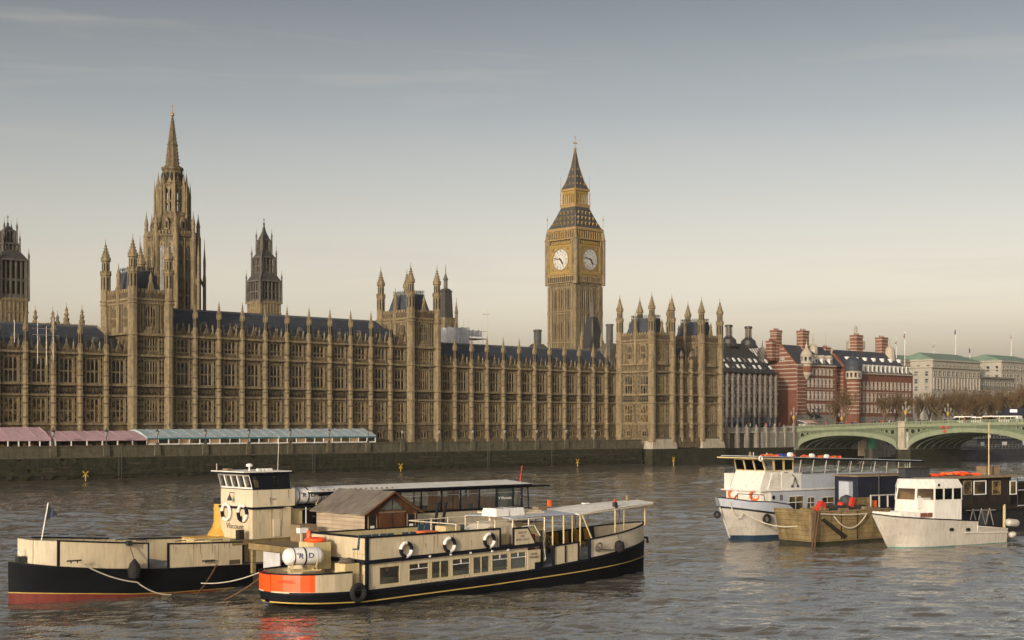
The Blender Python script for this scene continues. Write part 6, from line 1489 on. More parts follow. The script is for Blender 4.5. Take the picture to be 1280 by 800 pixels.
# ======== front excursion boat (bow to the right)
yc = 68.4; fb = thing('excursion_boat', 'cream and black excursion boat with orange stern panel and open canopied foredeck, nearest of all', 'boat', (60, yc, 0))
half = spline_tab([(45.2, .35), (45.28, .75), (45.45, 1.2), (45.7, 1.62), (46.05, 2.0), (46.5, 2.3), (47.1, 2.52), (47.9, 2.66), (49, 2.7), (67, 2.7), (69.5, 2.6), (71.5, 2.38), (73.2, 2.0), (74.6, 1.5), (75.7, .95), (76.4, .45), (76.8, .05)])
zr = lerp_tab([(45.2, 1.0), (50, .88), (57, .93), (63, 1.15), (67, 1.42), (72, 1.85), (76.8, 2.3)])
zt = lerp_tab([(45.2, 1.98), (49.2, 1.98), (64, 2.5), (68.3, 2.74), (72.5, 3.05), (76.8, 3.42)])
zst = lerp_tab([(45.2, .45), (50, .26), (60, .48), (67, .72), (76.8, 1.12)])
wl = spline_tab([(45.2, .35), (47, .75), (51, .95), (66, .96), (72, .82), (75, .6), (76.8, .5)])
xs = [45.2, 45.28, 45.45, 45.7, 46.05, 46.5, 47.1, 47.9, 49]+rnge(50, 68, 9)+dense([69.5, 71.5, 73.2, 74.6, 75.7, 76.4, 76.8])
m = MB(); bot = lerp_tab([(45.2, .55), (48, -.3), (50, -1), (76.8, -1)])
hull(m, yc, xs, half, [(lambda x: wl(x)*.8, bot), (wl, lambda x: max(bot(x)+.02, -.05)), (lambda x: wl(x)*.3+.7, lambda x: zst(x)-.035), (lambda x: wl(x)*.25+.75, lambda x: zst(x)+.035), (K(1), lambda x: zr(x)-.12), (K(1.02), lambda x: zr(x)-.1), (K(1.02), lambda x: zr(x)+.04), (K(.99), zr)], ['hull_black', 'hull_black', 'stripe_gold', 'hull_black', 'hull_black', 'navy_trim', 'navy_trim'], 'deckgrey')
creased(m.build('hull', fb))
m = MB(); xa = [45.2, 45.28, 45.45, 45.7, 46.05, 46.5, 46.75]
zo0, zo1 = (lambda x: zr(x)+.02), (lambda x: zt(x)-.0)
bulwark(m, yc, xa, half, zo0, zo1, 'orange', .07, 'navy_trim'); m.box(45.14, 45.2, yc-.35, yc+.35, zr(45.2)+.02, zt(45.2), 'orange'); m.box(45.1, 45.24, yc-.38, yc+.38, zt(45.2), zt(45.2)+.08, 'navy_trim')
m.text('SAPPHIRE', .26, wall_rot(45.42, 67.0, 1.62, -1, -.62), 'faded_letter', .01, 1.0)
creased(m.build('stern_panel', fb))
m = MB(); bulwark(m, yc, [46.75, 47.1, 47.9, 49.1], half, zo0, zo1, 'cream', .07, 'navy_trim'); bulwark(m, yc, [45.2, 45.28, 45.45, 45.7, 46.05, 46.5, 47.1, 47.9, 49.1], half, lambda x: zr(x)-.02, lambda x: zr(x)+.06, 'cream', .03, None, proud=.03)
build_split(m, 'stern_bulwark', fb)
m = MB(); xb = dense([68.45, 69.5, 71.5, 73.2, 74.6, 75.7, 76.4, 76.8])
bulwark(m, yc, xb, half, lambda x: zr(x)+.04, zt, 'cream_shiny', .07, 'navy_trim'); bulwark(m, yc, [65.1, 67.4], half, lambda x: zr(x)+.04, lambda x: zt(x)-.05, 'cream', .07, 'navy_trim')
bulwark(m, yc, [63.5, 68.45], half, lambda x: zr(x)+.04, zt, 'yellow_cream', .07, 'navy_trim', sides=(1,))
m.box(66.15, 66.22, 65.62, 65.70, 1.45, 2.55, 'navy_trim'); bulwark(m, yc, dense([68.45, 69.5, 71.5, 73.2]), half, lambda x: zr(x)+.05, lambda x: zt(x)-.01, 'funnel', .03, None, sides=(1,), proud=-.075)
for x in (65.1, 67.4, 68.45): m.box(x-.05, x+.05, 65.6, 65.8, zr(x), zt(x)+.05, 'navy_trim')
[creased(o_) for o_ in build_split(m, 'bow_bulwark', fb)]
# lower saloon
ys = 65.78; X0, X1 = 50.25, 62.9
m = MB()
wins = [PX(a_, 700, ys)[0] for a_ in (474, 500, 511, 536, 539, 562, 565, 588, 591, 612, 614.6, 635.6, 637.7, 657.6)]
wz0 = lambda x: 1.10+(x-51)*.018; wz1 = lambda x: 2.16+(x-51)*.019
bb = lambda x: zr(x)+.02; tt = lambda x: 2.38+(x-50)*.019
for sy0, sy1 in ((ys, ys+.08), (2*yc-ys-.08, 2*yc-ys)):
    m.sbox(X0, X1, sy0, sy1, bb, lambda x: wz0(x), 'cream'); m.sbox(X0, X1, sy0, sy1, lambda x: wz1(x), tt, 'cream')
    e = [X0]+wins+[X1]
    for i in range(0, len(e), 2): m.sbox(e[i], e[i+1], sy0-.002, sy1-.004, wz0, wz1, 'cream')
m.box(X0-.08, X0, ys, 2*yc-ys, .9, 2.4, 'cream'); m.box(X1, X1+.08, ys+.9, 2*yc-ys, 1.1, 2.4, 'cream')
m.sbox(62.9, 64.0, ys-.04, ys+.06, bb, lambda x: 2.42-.0*x, 'cream'); m.box(63.5, 64.0, ys-.07, ys-.03, 1.2, 1.62, 'navy_trim')
m.text('RIVER\nCRUISING', .20, wall_rot(63.45, ys-.05, 2.05, 0, -1), 'grey_letter', .008)
streaks(m, 50.5, 62.6, ys, lambda x: wz0(x)-.01, lambda x: zr(x)+.03, 40, 5)
m.build('saloon', fb)
m = MB(); m.box(X0+.3, X1-.3, ys+.6, ys+.7, .5, 1.45, 'yellow_cream'); m.box(X0+.1, X1-.1, ys+.1, 2*yc-ys-.1, .55, .62, 'deck')
for i in range(7): m.box(51+i*1.7, 51.9+i*1.7, 66.6, 67.6, 1.2, 1.28, 'timber'); m.box(51.1+i*1.7, 51.3+i*1.7, 67.9, 69.3, .7, 1.75, 'varnish')
for i in range(8): m.box(51.2+i*1.5, 52.0+i*1.5, 2*yc-ys-.35, 2*yc-ys-.25, .7, 1.7, 'curtain')
build_split(m, 'saloon_seating', fb)
for i in range(0, len(wins), 2):
    a_, b_ = wins[i], wins[i+1]; m = MB(); q = 'green_glass' if i == 12 else 'clear_glass'
    m.sbox(a_, b_, ys+.03, ys+.05, wz0, wz1, q)
    m.sbox(a_, b_, ys-.01, ys+.08, wz0, lambda x: wz0(x)+.05, 'yellow_cream'); m.sbox(a_, b_, ys-.01, ys+.08, lambda x: wz1(x)-.05, wz1, 'yellow_cream')
    m.sbox(a_, a_+.05, ys-.012, ys+.08, wz0, wz1, 'yellow_cream'); m.sbox(b_-.05, b_, ys-.012, ys+.08, wz0, wz1, 'yellow_cream')
    if i in (4, 8): m.sbox((a_+b_)/2-.03, (a_+b_)/2+.03, ys, ys+.06, wz0, wz1, 'yellow_cream')
    elif i > 0: m.sbox(a_, b_, ys, ys+.06, lambda x: wz1(x)-.36, lambda x: wz1(x)-.32, 'white'); m.sbox((a_+b_)/2-.02, (a_+b_)/2+.02, ys, ys+.06, lambda x: wz1(x)-.34, wz1, 'white')
    m.build('window', fb)
# upper deck
m = MB(); dz = lambda x: 2.38+(x-50)*.019
m.sbox(49.9, 64.0, ys-.16, 2*yc-ys+.16, dz, lambda x: dz(x)+.22, 'navy_trim'); m.build('upper_deck', fb)
m = MB(); u0 = lambda x: dz(x)+.22; u1 = K(3.86)
m.sbox(50.2, 60.45, ys-.08, ys, u0, u1, 'cream'); m.sbox(50.2, 59.2, 2*yc-ys, 2*yc-ys+.08, u0, u1, 'yellow_cream'); m.box(50.12, 50.2, ys-.08, 2*yc-ys+.08, 2.62, 3.86, 'cream')
m.box(50.08, 60.5, ys-.14, ys+.05, 3.86, 3.96, 'navy_trim'); m.box(50.04, 50.26, ys-.12, 2*yc-ys+.12, 3.862, 3.965, 'navy_trim'); m.box(50.1, 59.2, 2*yc-ys-.04, 2*yc-ys+.1, 3.86, 3.93, 'navy_trim')
m.box(50.06, 50.24, ys-.13, ys+.02, .9, 3.87, 'navy_trim'); m.box(60.4, 60.52, ys-.13, ys+.02, 2.7, 3.87, 'navy_trim')
m.box(50.1, 50.14, 70.2, 71.1, 3.0, 3.05, 'navy_trim'); m.box(50.09, 50.12, 66.0, 67.0, 2.9, 2.96, 'stripe_gold')
for p in (535, 561, 586, 613, 633): x = PX(p, 690, ys)[0]; m.box(x-.07, x+.07, ys-.2, ys-.14, 2.52, 2.62, 'white')
streaks(m, 50.4, 60.3, ys-.08, lambda x: 3.84, lambda x: 2.72, 34, 3)
for x in (52.6, 55.1, 57.6): m.box(x-.012, x+.012, ys-.085, ys-.08, 2.66, 3.85, 'seam')
m.build('upper_panel', fb)
# deck seats
def seat(m_, x, y, z_, k='seat_blue', rot=0):
    m_.hexa([(x-.24, y-.02, z_+.45), (x+.24, y-.02, z_+.45), (x+.24, y+.42, z_+.43), (x-.24, y+.42, z_+.43), (x-.24, y-.02, z_+.52), (x+.24, y-.02, z_+.52), (x+.24, y+.42, z_+.50), (x-.24, y+.42, z_+.50)], k)
    m_.hexa([(x-.24, y-.10, z_+.45), (x+.24, y-.10, z_+.45), (x+.24, y-.02, z_+.45), (x-.24, y-.02, z_+.45), (x-.22, y-.2, z_+1.28), (x+.22, y-.2, z_+1.28), (x+.22, y-.14, z_+1.3), (x-.22, y-.14, z_+1.3)], k)
    for sx_ in (-.2, .2):
        m_.tube([(x+sx_, y, z_), (x+sx_, y, z_+.46)], .02, 'steel', 4); m_.tube([(x+sx_, y+.38, z_), (x+sx_, y+.38, z_+.44)], .02, 'steel', 4)
SE = []
for i, p in enumerate((450, 458, 467, 477, 486, 504.5, 514)):
    x = PX(p, 668, 66.5)[0]; SE.append((x, 66.5, 2.72, 0))
for p, y in ((551, 68.5), (563, 68.8), (575, 68.2), (590, 69.6), (600, 69.8), (612, 69.4), (556, 70.2), (532, 69.6), (524, 69.8)):
    SE.append((PX(p, 660, y)[0], y, 2.8, 1))
for x, y, z_, k in SE:
    m = MB(); seat(m, 0, 0, 0); o = m.build('deck_seat'); o.location = (x, y, z_)
    tag(o, 'blue deck seat just inside the near rail of the excursion boat upper deck' if k == 0 else 'blue deck seat further forward on the excursion boat upper deck', 'seat', 'blue seats along the near rail' if k == 0 else 'blue seats on the forward upper deck')
m = MB(); # steering shelter & engine casing on the upper deck forward
xq = PX(612, 656, 67.6)[0]
m.ext([(xq-1.7, 66.7, 2.8), (xq+1.6, 66.7, 2.8), (xq+1.6, 66.7, 3.7), (xq+1.3, 66.7, 4.05), (xq+.4, 66.7, 4.25), (xq-.6, 66.7, 4.1), (xq-1.4, 66.7, 3.7)], (0, 2.0, 0), 'cream_shiny'); m.build('engine_casing', fb)
m = MB(); x = PX(563, 665, 68.0)[0]; m.box(x-.9, x+.3, 67.4, 68.4, 2.8, 4.1, 'yellow_cream'); m.box(x-2.4, x-1.3, 67.6, 68.6, 2.8, 3.85, 'orange_dull'); build_split(m, 'locker', fb)
m = MB(); x = PX(638, 672, 66.6)[0]; m.box(60.8, 61.9, 66.4, 67.6, 2.6, 3.5, 'yellow_cream'); build_split(m, 'locker', fb)
m = MB(); s0, s1 = 61.55, 63.6
m.ext([(s0, ys-.12, 2.66), (s1, ys-.12, 2.7), (s1-.75, ys-.12, 3.92), (s0, ys-.12, 3.92)], (0, .1, 0), 'navy_trim')
m.ext([(s0+.13, ys-.15, 2.8), (s1-.18, ys-.15, 2.82), (s1-.82, ys-.15, 3.8), (s0+.13, ys-.15, 3.8)], (0, .03, 0), 'cream')
m.text('PRIVATE\nHIRE\nRIVER CRAFT', .22, wall_rot(s0+.78, ys-.152, 3.35, 0, -1), 'grey_letter', .006, .9); m.build('name_board', fb)
# rails, frames, steps
m = MB(); zc = 4.42
for x in (59.0, 60.4, 61.9, 63.3, 64.7): 
    for y in (66.1, 70.6): m.tube([(x, y, 2.7 if x < 64 else 1.6), (x, y, zc)], .045, 'cream_shiny', 6)
for y in (66.1, 70.6): m.tube([(57.2, y, zc-.1), (64.7, y, zc-.02)], .04, 'cream_shiny', 6)
m.tube([(57.2, 66.1, 2.7), (57.2, 66.1, zc-.1)], .04, 'cream_shiny', 6); m.tube([(57.2, 66.1, zc-.1), (57.2, 70.6, zc-.1)], .035, 'cream_shiny', 6)
m.tube([(62.6, 66, 3.9), (63.7, 66, 3.95), (64.5, 66, 2.9), (64.7, 66, 1.7)], .04, 'white', 6)
m.tube([(61.9, 68.2, 2.7), (61.9, 68.2, 5.0)], .09, 'cream_shiny', 8); build_split(m, 'frame_rail', fb)
m = MB()
for i in range(5): m.box(63.5+i*.16, 64.0+i*.16, 66.4, 67.4, 2.5-i*.27, 2.55-i*.27, 'navy_trim')
m.box(63.6, 63.75, 66.5, 66.65, 2.5, 3.55, 'red'); m.box(64.1, 64.2, 66.5, 66.65, 2.4, 3.3, 'red'); m.box(63.6, 64.2, 66.5, 66.6, 2.55, 2.7, 'red'); m.box(63.55, 64.25, 66.45, 67.3, 2.45, 2.5, 'yellow_cream')
m.build('steps', fb)
m = MB(); m.box(64.6, 66.1, 67.4, 69.4, 1.4, 3.9, 'yellow_cream'); m.box(64.55, 66.2, 67.3, 69.5, 3.9, 4.0, 'cream'); m.box(64.0, 64.55, 66.8, 69.8, 1.2, 3.3, 'darkwood'); m.tube([(64.35, 66.0, 1.3), (64.3, 66.0, 3.6)], .11, 'darkwood', 8); build_split(m, 'helm_locker', fb)
m = MB(); m.tube([(65.8, 66.8, 2.0), (65.8, 66.8, 2.9)], .12, 'black', 8); m.torus((65.7, 66.7, 2.75), (1, .2, 0), .34, .035, ['timber'], 18, 5)
for q in range(6): an = q*math.pi/3; m.tube([(65.7, 66.7, 2.75), (65.7, 66.7+.42*math.cos(an), 2.75+.42*math.sin(an))], .02, 'timber', 4)
m.build('steering_wheel', fb)
# canopies
def canopy(nm, x0, x1, y0, y1, z0_, z1_, taper=0, k='roof_white'):
    m_ = MB(); n_ = 8
    for i in range(n_):
        t0, t1 = i/n_, (i+1)/n_; xa_, xb_ = x0+(x1-x0)*t0, x0+(x1-x0)*t1
        c0 = math.sin(math.pi*t0)*.07; c1 = math.sin(math.pi*t1)*.07
        ya0, ya1 = y0+taper*t0, y0+taper*t1; yb0, yb1 = y1-taper*t0, y1-taper*t1
        za, zb_ = z0_+(z1_-z0_)*t0+c0, z0_+(z1_-z0_)*t1+c1; ym = (y0+y1)/2
        for (a0, a1, b0_, b1_, e0, e1) in ((ya0, ya1, ym, ym, 0, .12), (ym, ym, yb0, yb1, .12, 0)):
            m_.hexa([(xa_, a0, za+e0), (xb_, a1, zb_+e0), (xb_, b1_, zb_+e1), (xa_, b0_, za+e1), (xa_, a0, za+e0+.07), (xb_, a1, zb_+e0+.07), (xb_, b1_, zb_+e1+.07), (xa_, b0_, za+e1+.07)], k)
    return m_
m = canopy('c', 67.9, 76.2, 66.15, 70.65, 4.42, 4.85, .75); c1_ = m.build('canopy', fb)
m = MB()
for x, yy in ((68.2, 66.3), (71.8, 66.5), (72.9, 66.7), (75.6, 67.2)):
    for y in (yy, 2*yc-yy): 
        zb_ = max(zr(x), 1.4); zt_ = 4.42+(x-67.9)/8.3*.43; m.tube([(x, y, zt(x) if x > 68.5 else zb_), (x, y, zt_)], .055 if x != 72.9 else .03, 'yellow_cream', 6)
m.tube([(69.0, 66.0, zt(69)), (68.3, 66.2, 4.4)], .05, 'yellow_cream', 6); m.tube([(68.0, 66.2, 4.4), (76.1, 66.95, 4.8)], .05, 'cream_shiny', 6)
m.tube([(76.0, 67.6, 4.8), (76.1, 68.0, 3.4)], .03, 'steel', 5); build_split(m, 'canopy_post', c1_)
m = canopy('c', 61.9, 67.6, 66.2, 70.6, 4.40, 4.46, .0, 'grey_and_shaded_grp'); c2_ = m.build('canopy', fb)
m = MB()
for x in (66.6, 67.4, 65.6): 
    for y in (66.25, 70.5): m.tube([(x, y, 1.5), (x, y, 4.42)], .06 if x < 67 else .035, 'yellow_cream', 6)
build_split(m, 'canopy_post', c2_)
m = MB(); m.box(62.3, 65.6, 67.0, 69.9, 4.62, 4.72, 'cream_shiny'); m.box(63.6, 65.5, 67.2, 69.6, 4.72, 4.82, 'cream'); m.box(66.6, 67.4, 68.6, 69.2, 4.62, 4.9, 'timber'); m.box(71.8, 72.05, 66.5, 66.75, 4.7, 5.1, 'bronze'); m.box(71.85, 72.0, 66.55, 66.7, 5.1, 5.28, 'red'); m.box(71.0, 71.5, 68.6, 68.9, 4.92, 4.99, 'white'); m.box(68.8, 69.0, 69.8, 70.0, 4.8, 5.2, 'orange'); m.box(74.9, 75.05, 68.2, 68.35, 5.0, 5.4, 'timber'); build_split(m, 'roof_fitting', c2_)
m = MB(); 
for i in range(2): x = PX(612+i*17, 640, 67.6)[0]; m.frus(x+.55, 67.6, 4.55, 5.05, .62+.1*i, .55+.1*i, 'white', .7, .62); m.tube([(x+.55, 66.95, 4.56), (x+.55, 66.98, 5.07), (x+.55, 68.2, 5.07)], .02, 'rubber', 4)
tag(m.build('wrapped_bundle', at=(61, 67.6, 4.5)), 'white wrapped bundles lashed on top of the excursion boat frame', 'bundle')
# dark seats in the bow well
for i in range(9):
    x = 66.2+i*.85; w2 = half(x)
    m = MB(); seat(m, 0, 0, 0, 'black'); o = m.build('well_seat'); o.location = (x, yc+w2-.75, zr(x)-.05); o.rotation_euler = (0, 0, math.pi); tag(o, 'black seat along the far side of the excursion boat bow well', 'seat', 'black seats in the bow well')
m = MB(); x = 76.75; m.tube([(x, yc, 2.35), (x+.35, yc-.1, 2.3), (x+.35, yc-.15, 1.95)], .1, 'rubber', 6); m.build('anchor', fb)
for p, y, lb in ((507.5, 687, 'black and white lifebuoy nearest the stern on the excursion boat upper panel'), (561.8, 681, 'middle black and white lifebuoy on the excursion boat upper panel'), (611.6, 675.5, 'black and white lifebuoy nearest the bow on the excursion boat upper panel')):
    x, z_ = PX(p, y, ys-.2); lifebuoy(fb, (x, ys-.22, z_), (0, 1, 0), lb, .40)
x, z_ = PX(448, 741, 65.5); tyre('large tyre fender hanging at the excursion boat stern quarter', (x, 65.5, z_), (0, 1, 0), .42, .16)
x, z_ = PX(772, 683, 66.0); m = MB(); m.lathe(x, 65.85, [(.05, z_-.45), (.32, z_-.3), (.38, z_), (.3, z_+.3), (.05, z_+.42)], 'rubber', 12); m.tube([(x, 65.85, z_+.4), (x-.1, 66.1, 3.4)], .03, 'rope_dark', 5); tag(m.build('fender', at=(x, 65.85, z_)), 'black ball fender hung on a rope at the excursion boat bow', 'fender')
x0, z0_ = PX(744, 682, 65.68); x1, z1_ = PX(768, 687, 65.9); rope('dark mooring rope looped on the excursion boat bow panel', [(x0, 65.6, z0_), (x0+.5, 65.55, z0_-.25), (x1, 65.75, z1_)], .04, 'rope_dark', .05)
m = MB(); m.torus((x0+.25, 65.58, z0_-.1), (0, 1, .3), .28, .06, ['rope_dark'], 14, 6); tag(m.build('rope_coil', at=(x0, 65.6, z0_)), 'dark coil of rope on the cream bow panel of the excursion boat', 'rope')
p0, p1 = (46.1, 68.2, 2.88), (48.5, 67.7, 2.88)
raft('white life raft canister on a cream cradle over the orange stern', p0, p1, .5)
m = MB(); m.box(48.3, 49.5, 68.3, 69.8, 2.0, 3.55, 'yellow_cream'); m.box(48.9, 49.9, 66.1, 67.1, 1.0, 2.45, 'yellow_cream'); m.box(48.0, 49.6, 69.0, 70.5, 1.2, 2.3, 'cream'); build_split(m, 'stern_locker', fb)
m = MB(); cw = (48.9, 69.0, 3.66); m.torus(cw, (0, 0, 1), .52, .13, ['orange'], 22, 8); m.lathe(48.5, 69.1, [(.14, 3.6), (.12, 4.1), (.05, 4.25)], 'orange', 8); tag(m.build('lifebuoy', at=cw), 'orange lifebuoy lying flat on the stern locker of the excursion boat', 'lifebuoy')
m = MB()
for i in range(5): m.torus((49.35+random.uniform(-.1, .1), 66.6, 2.5+i*.05), (0, .1, 1), .42-.03*i, .05, ['rope_dark'], 14, 5)
tag(m.build('rope_coil', at=(49.35, 66.6, 2.45)), 'coiled dark rope on the stern locker at the excursion boat corner', 'rope')
m = MB(); m.box(46.3, 47.5, 70.1, 70.4, 1.2, 1.3, 'deck'); m.box(49.5, 49.6, 71.3, 71.4, 2.2, 3.9, 'cream'); m.box(49.3, 49.9, 71.15, 71.5, 3.9, 4.2, 'white'); build_split(m, 'post', fb)

# ======== pontoon and wooden hut between the two boats
pn = thing('pontoon', 'old timber-decked pontoon squeezed between the two left boats', 'pontoon', (56, 75, 0))
m = MB(); m.box(50.2, 66, 72.3, 77.6, -.6, 1.0, 'darkwood'); m.build('float', pn)
m = MB(); m.box(50.0, 66, 72.4, 77.5, 2.72, 2.86, 'timber'); m.box(49.9, 54.5, 72.2, 72.5, 2.5, 2.9, 'wood_old'); m.box(49.8, 50.1, 72.2, 77.5, 2.5, 2.92, 'wood_old'); m.build('deck', pn)
m = MB()
for x in (50.1, 52, 54, 57, 60, 65.8):
    for y in (72.5, 77.4): m.box(x-.12, x+.12, y-.12, y+.12, 1, 2.72, 'wood_old')
m.hexa([(50.2, 73, 1), (50.4, 73, 1), (50.4, 73.2, 1), (50.2, 73.2, 1), (51.6, 73, 2.7), (51.9, 73, 2.7), (51.9, 73.2, 2.7), (51.6, 73.2, 2.7)], 'timber'); build_split(m, 'post', pn)
m = MB(); m.box(49.93, 49.98, 74.2, 76.0, 1.2, 2.5, 'sheeting'); m.box(51.3, 53.0, 72.2, 72.28, 1.25, 2.5, 'white_hull'); build_split(m, 'side_panel', pn)
m = MB(); m.box(52.9, 54.2, 76.3, 77.4, 2.87, 3.95, 'timber'); tag(m.build('storage_box', at=(53.8, 76.8, 2.87)), 'storage box darkened in its colour for shade, left of the wooden hut', 'box')  # beige box; the dark timber colour stands in for shade
hx0, hx1, hy0, hy1 = 55.3, 59.5, 72.6, 78.0; ze2, za2 = 4.78, 6.05
ht = thing('wooden_hut', 'small wooden hut with pale plank side and dark double-door gable on the pontoon', 'hut', ((hx0+hx1)/2, (hy0+hy1)/2, 2.86))
m = MB(); m.box(hx0, hx0+.1, hy0, hy1, 2.87, ze2, 'shed_light'); m.build('side_wall', ht)
m = MB(); xm_ = (hx0+hx1)/2; m.ext([(hx0, hy0, 2.87), (hx1, hy0, 2.87), (hx1, hy0, ze2), (xm_, hy0, za2-.08), (hx0, hy0, ze2)], (0, .1, 0), 'shed_dark'); m.ext([(hx0, hy1-.1, 2.87), (hx1, hy1-.1, 2.87), (hx1, hy1-.1, ze2), (xm_, hy1-.1, za2-.08), (hx0, hy1-.1, ze2)], (0, .1, 0), 'shed_dark'); m.box(hx1-.1, hx1, hy0+.1, hy1-.1, 2.87, ze2, 'shed_dark')
for i in range(9): z_ = 3+i*.22; m.box(hx0+.02, hx1-.02, hy0-.015, hy0, z_, z_+.02, 'black')
m.box(xm_-1.05, xm_+1.05, hy0-.06, hy0, 2.9, 4.72, 'shed_dark'); m.box(xm_-.02, xm_+.02, hy0-.08, hy0-.06, 2.9, 4.7, 'black'); m.box(xm_-1.1, xm_+1.1, hy0-.09, hy0-.01, 4.72, 4.82, 'timber'); m.build('gable_wall', ht)
m = MB(); m.ext([(xm_-.95, hy0-.05, 4.9), (xm_-.05, hy0-.05, 4.9), (xm_-.05, hy0-.05, 5.65)], (0, .045, 0), 'green_glass'); m.ext([(xm_+.05, hy0-.05, 4.9), (xm_+.95, hy0-.05, 4.9), (xm_+.05, hy0-.05, 5.65)], (0, .045, 0), 'green_glass'); m.build('gable_window', ht)
for s_ in (hx0+.22, hx1-.82): m = MB(); m.box(s_, s_+.6, hy0-.03, hy0-.002, 3.5, 4.55, 'black'); m.box(s_-.06, s_, hy0-.06, hy0, 3.44, 4.6, 'timber'); m.box(s_+.6, s_+.66, hy0-.06, hy0, 3.44, 4.6, 'timber'); m.box(s_+.12, s_+.45, hy0-.035, hy0-.03, 3.55, 3.95, 'paper'); m.build('window', ht)
m = MB()
for sg in (-1, 1):
    for i in range(5):
        y0_ = hy0-.3+i*(hy1-hy0+.6)/5; y1_ = y0_+(hy1-hy0+.6)/5-.03; w2 = (hx1-hx0)/2+.3; dz_ = .03*(i % 2)
        p = [(xm_, y0_, za2+dz_), (xm_, y1_, za2+dz_), (xm_+sg*w2, y1_, ze2-.12+dz_), (xm_+sg*w2, y0_, ze2-.12+dz_)]
        m.ext(p, (0, 0, .06), 'shed_roof')
    m.tube([(xm_, hy0-.32, za2), (xm_+sg*((hx1-hx0)/2+.32), hy0-.32, ze2-.14)], .07, 'shed_dark', 4)
m.build('roof', ht)
m = MB()
for q, a_ in ((0, 0), (1, 1)): x = PX(540+q*9.5, 660, 71.6)[0]; m.hexa([(x, 71.6, 2.7), (x+.14, 71.6, 2.7), (x+.14, 71.75, 2.7), (x, 71.75, 2.7), (x+.55, 71.6, 5.3), (x+.69, 71.6, 5.3), (x+.69, 71.75, 5.3), (x+.55, 71.75, 5.3)], 'black')
tag(m.build('ladder', at=(62, 71.6, 2.7)), 'two dark leaning uprights between the boats, before the painted name', 'ladder')

# ======== the long left boat (bow to the left)
yv = 81.3; vb = thing('river_boat', 'long black-hulled river boat with cream panels, yellow funnel and glazed saloon', 'boat', (56, yv, 0))
half = spline_tab([(35.9, .05), (36.1, .35), (36.6, .95), (37.4, 1.55), (38.6, 2.1), (40.2, 2.5), (42.5, 2.75), (72, 2.75), (74.5, 2.4), (76.2, 1.4), (76.9, .3)])
zr = lerp_tab([(35.9, 2.38), (38, 2.1), (41, 1.8), (45, 1.58), (52, 1.42), (60, 1.35), (76.9, 1.9)])
zp_ = lerp_tab([(35.9, 3.7), (38, 3.55), (45, 3.02), (52, 2.78), (55, 2.75)])
wl = spline_tab([(35.9, .3), (37, .55), (40, .85), (44, .96), (70, .96), (76.9, .4)])
xs = dense([35.9, 36.1, 36.6, 37.4, 38.6, 40.2, 42.5])+rnge(45, 72, 9)+[74.5, 76.2, 76.9]
rt = lerp_tab([(35.9, .55), (40, .34), (44, .06), (50, .0), (76, .02)])
m = MB(); hull(m, yv, xs, half, [(lambda x: wl(x)*.85, K(-1.2)), (lambda x: wl(x), rt), (lambda x: wl(x)+.02, lambda x: rt(x)+.06), (K(1), lambda x: zr(x)-.12), (K(1.025), lambda x: zr(x)-.1), (K(1.025), zr), (K(.99), lambda x: zr(x)+.01)], ['hull_red', 'stripe_gold', 'hull_black', 'hull_black', 'hull_black', 'black'], 'deck')
creased(m.build('hull', vb))
xk = lambda p, y=78.6: PX(p, 690, y)[0]
m = MB(); hp = lambda x: half(x)*.93
X_a, X_b, X_c, X_d = 38.1, xk(187), xk(212), xk(305)
bulwark(m, yv, dense([38.1, 39.2, 40.5, 42.5, X_b]), hp, zr, zp_, 'cream', .08, 'navy_trim'); bulwark(m, yv, [X_c, (X_c+X_d)/2, X_d], hp, zr, zp_, 'cream', .08, 'navy_trim')
bulwark(m, yv, [X_b, X_c], hp, zr, zp_, 'cream', .08, None, sides=(1,))
for x in (X_b, X_c, X_d, 38.15): m.box(x-.05, x+.05, yv-hp(x)-.03, yv-hp(x)+.1, zr(x), zp_(x)+.08, 'navy_trim')
bulwark(m, yv, [37.0, 37.5, 38.1], lambda x: half(x)*.85, zr, zp_, 'cream_shiny', .1, None); m.box(36.9, 37.0, yv-1.0, yv+1.0, zr(37), zp_(37), 'cream_shiny'); [streaks(m, a_, b_, yv-hp(46)-.0, lambda x: zp_(x)-.03, lambda x: zr(x)+.1, n_, 7) for a_, b_, n_ in ((43.0, X_b-.1, 3), (X_c+.1, X_d-.1, 24))]
for x in (45.9+.7, 48.4): m.box(x-.012, x+.012, yv-hp(46)-.008, yv-hp(46)-.0, zr(x)+.05, zp_(x), 'seam')
m.box(X_d-1.0, X_d-.2, yv-hp(46)-.006, yv-hp(46), zr(49)+.02, zr(49)+.3, 'grime')
build_split(m, 'deck_panel', vb)
m = MB()
for x0_, x1_ in ((38.3, X_b), (X_c, X_d)):
    for i in range(int((x1_-x0_)/1.3)):
        x = x0_+.5+i*1.3
        for sg in (-1, 1): m.tube([(x, yv+sg*hp(x), zp_(x)), (x, yv+sg*hp(x), zp_(x)+.2), (x+.7, yv+sg*hp(x+.7), zp_(x)+.2), (x+.7, yv+sg*hp(x+.7), zp_(x))], .025, 'iron', 4)
build_split(m, 'handrail', vb)
m = MB(); m.box(36.35, 36.8, yv-.4, yv+.1, zr(36.4), zr(36.4)+.35, 'iron'); m.tube([(36.7, yv-.2, 2.4), (36.4, yv-.2, 3.1)], .05, 'white', 6)
for p in (94, 262): x, z_ = PX(p, 701, 78.5); m.tube([(x-.45, 78.62, z_), (x+.45, 78.62, z_)], .05, 'iron', 6); m.tube([(x-.2, 78.62, z_-.15), (x-.2, 78.62, z_)], .05, 'iron', 6); m.tube([(x+.2, 78.62, z_-.15), (x+.2, 78.62, z_)], .05, 'iron', 6)
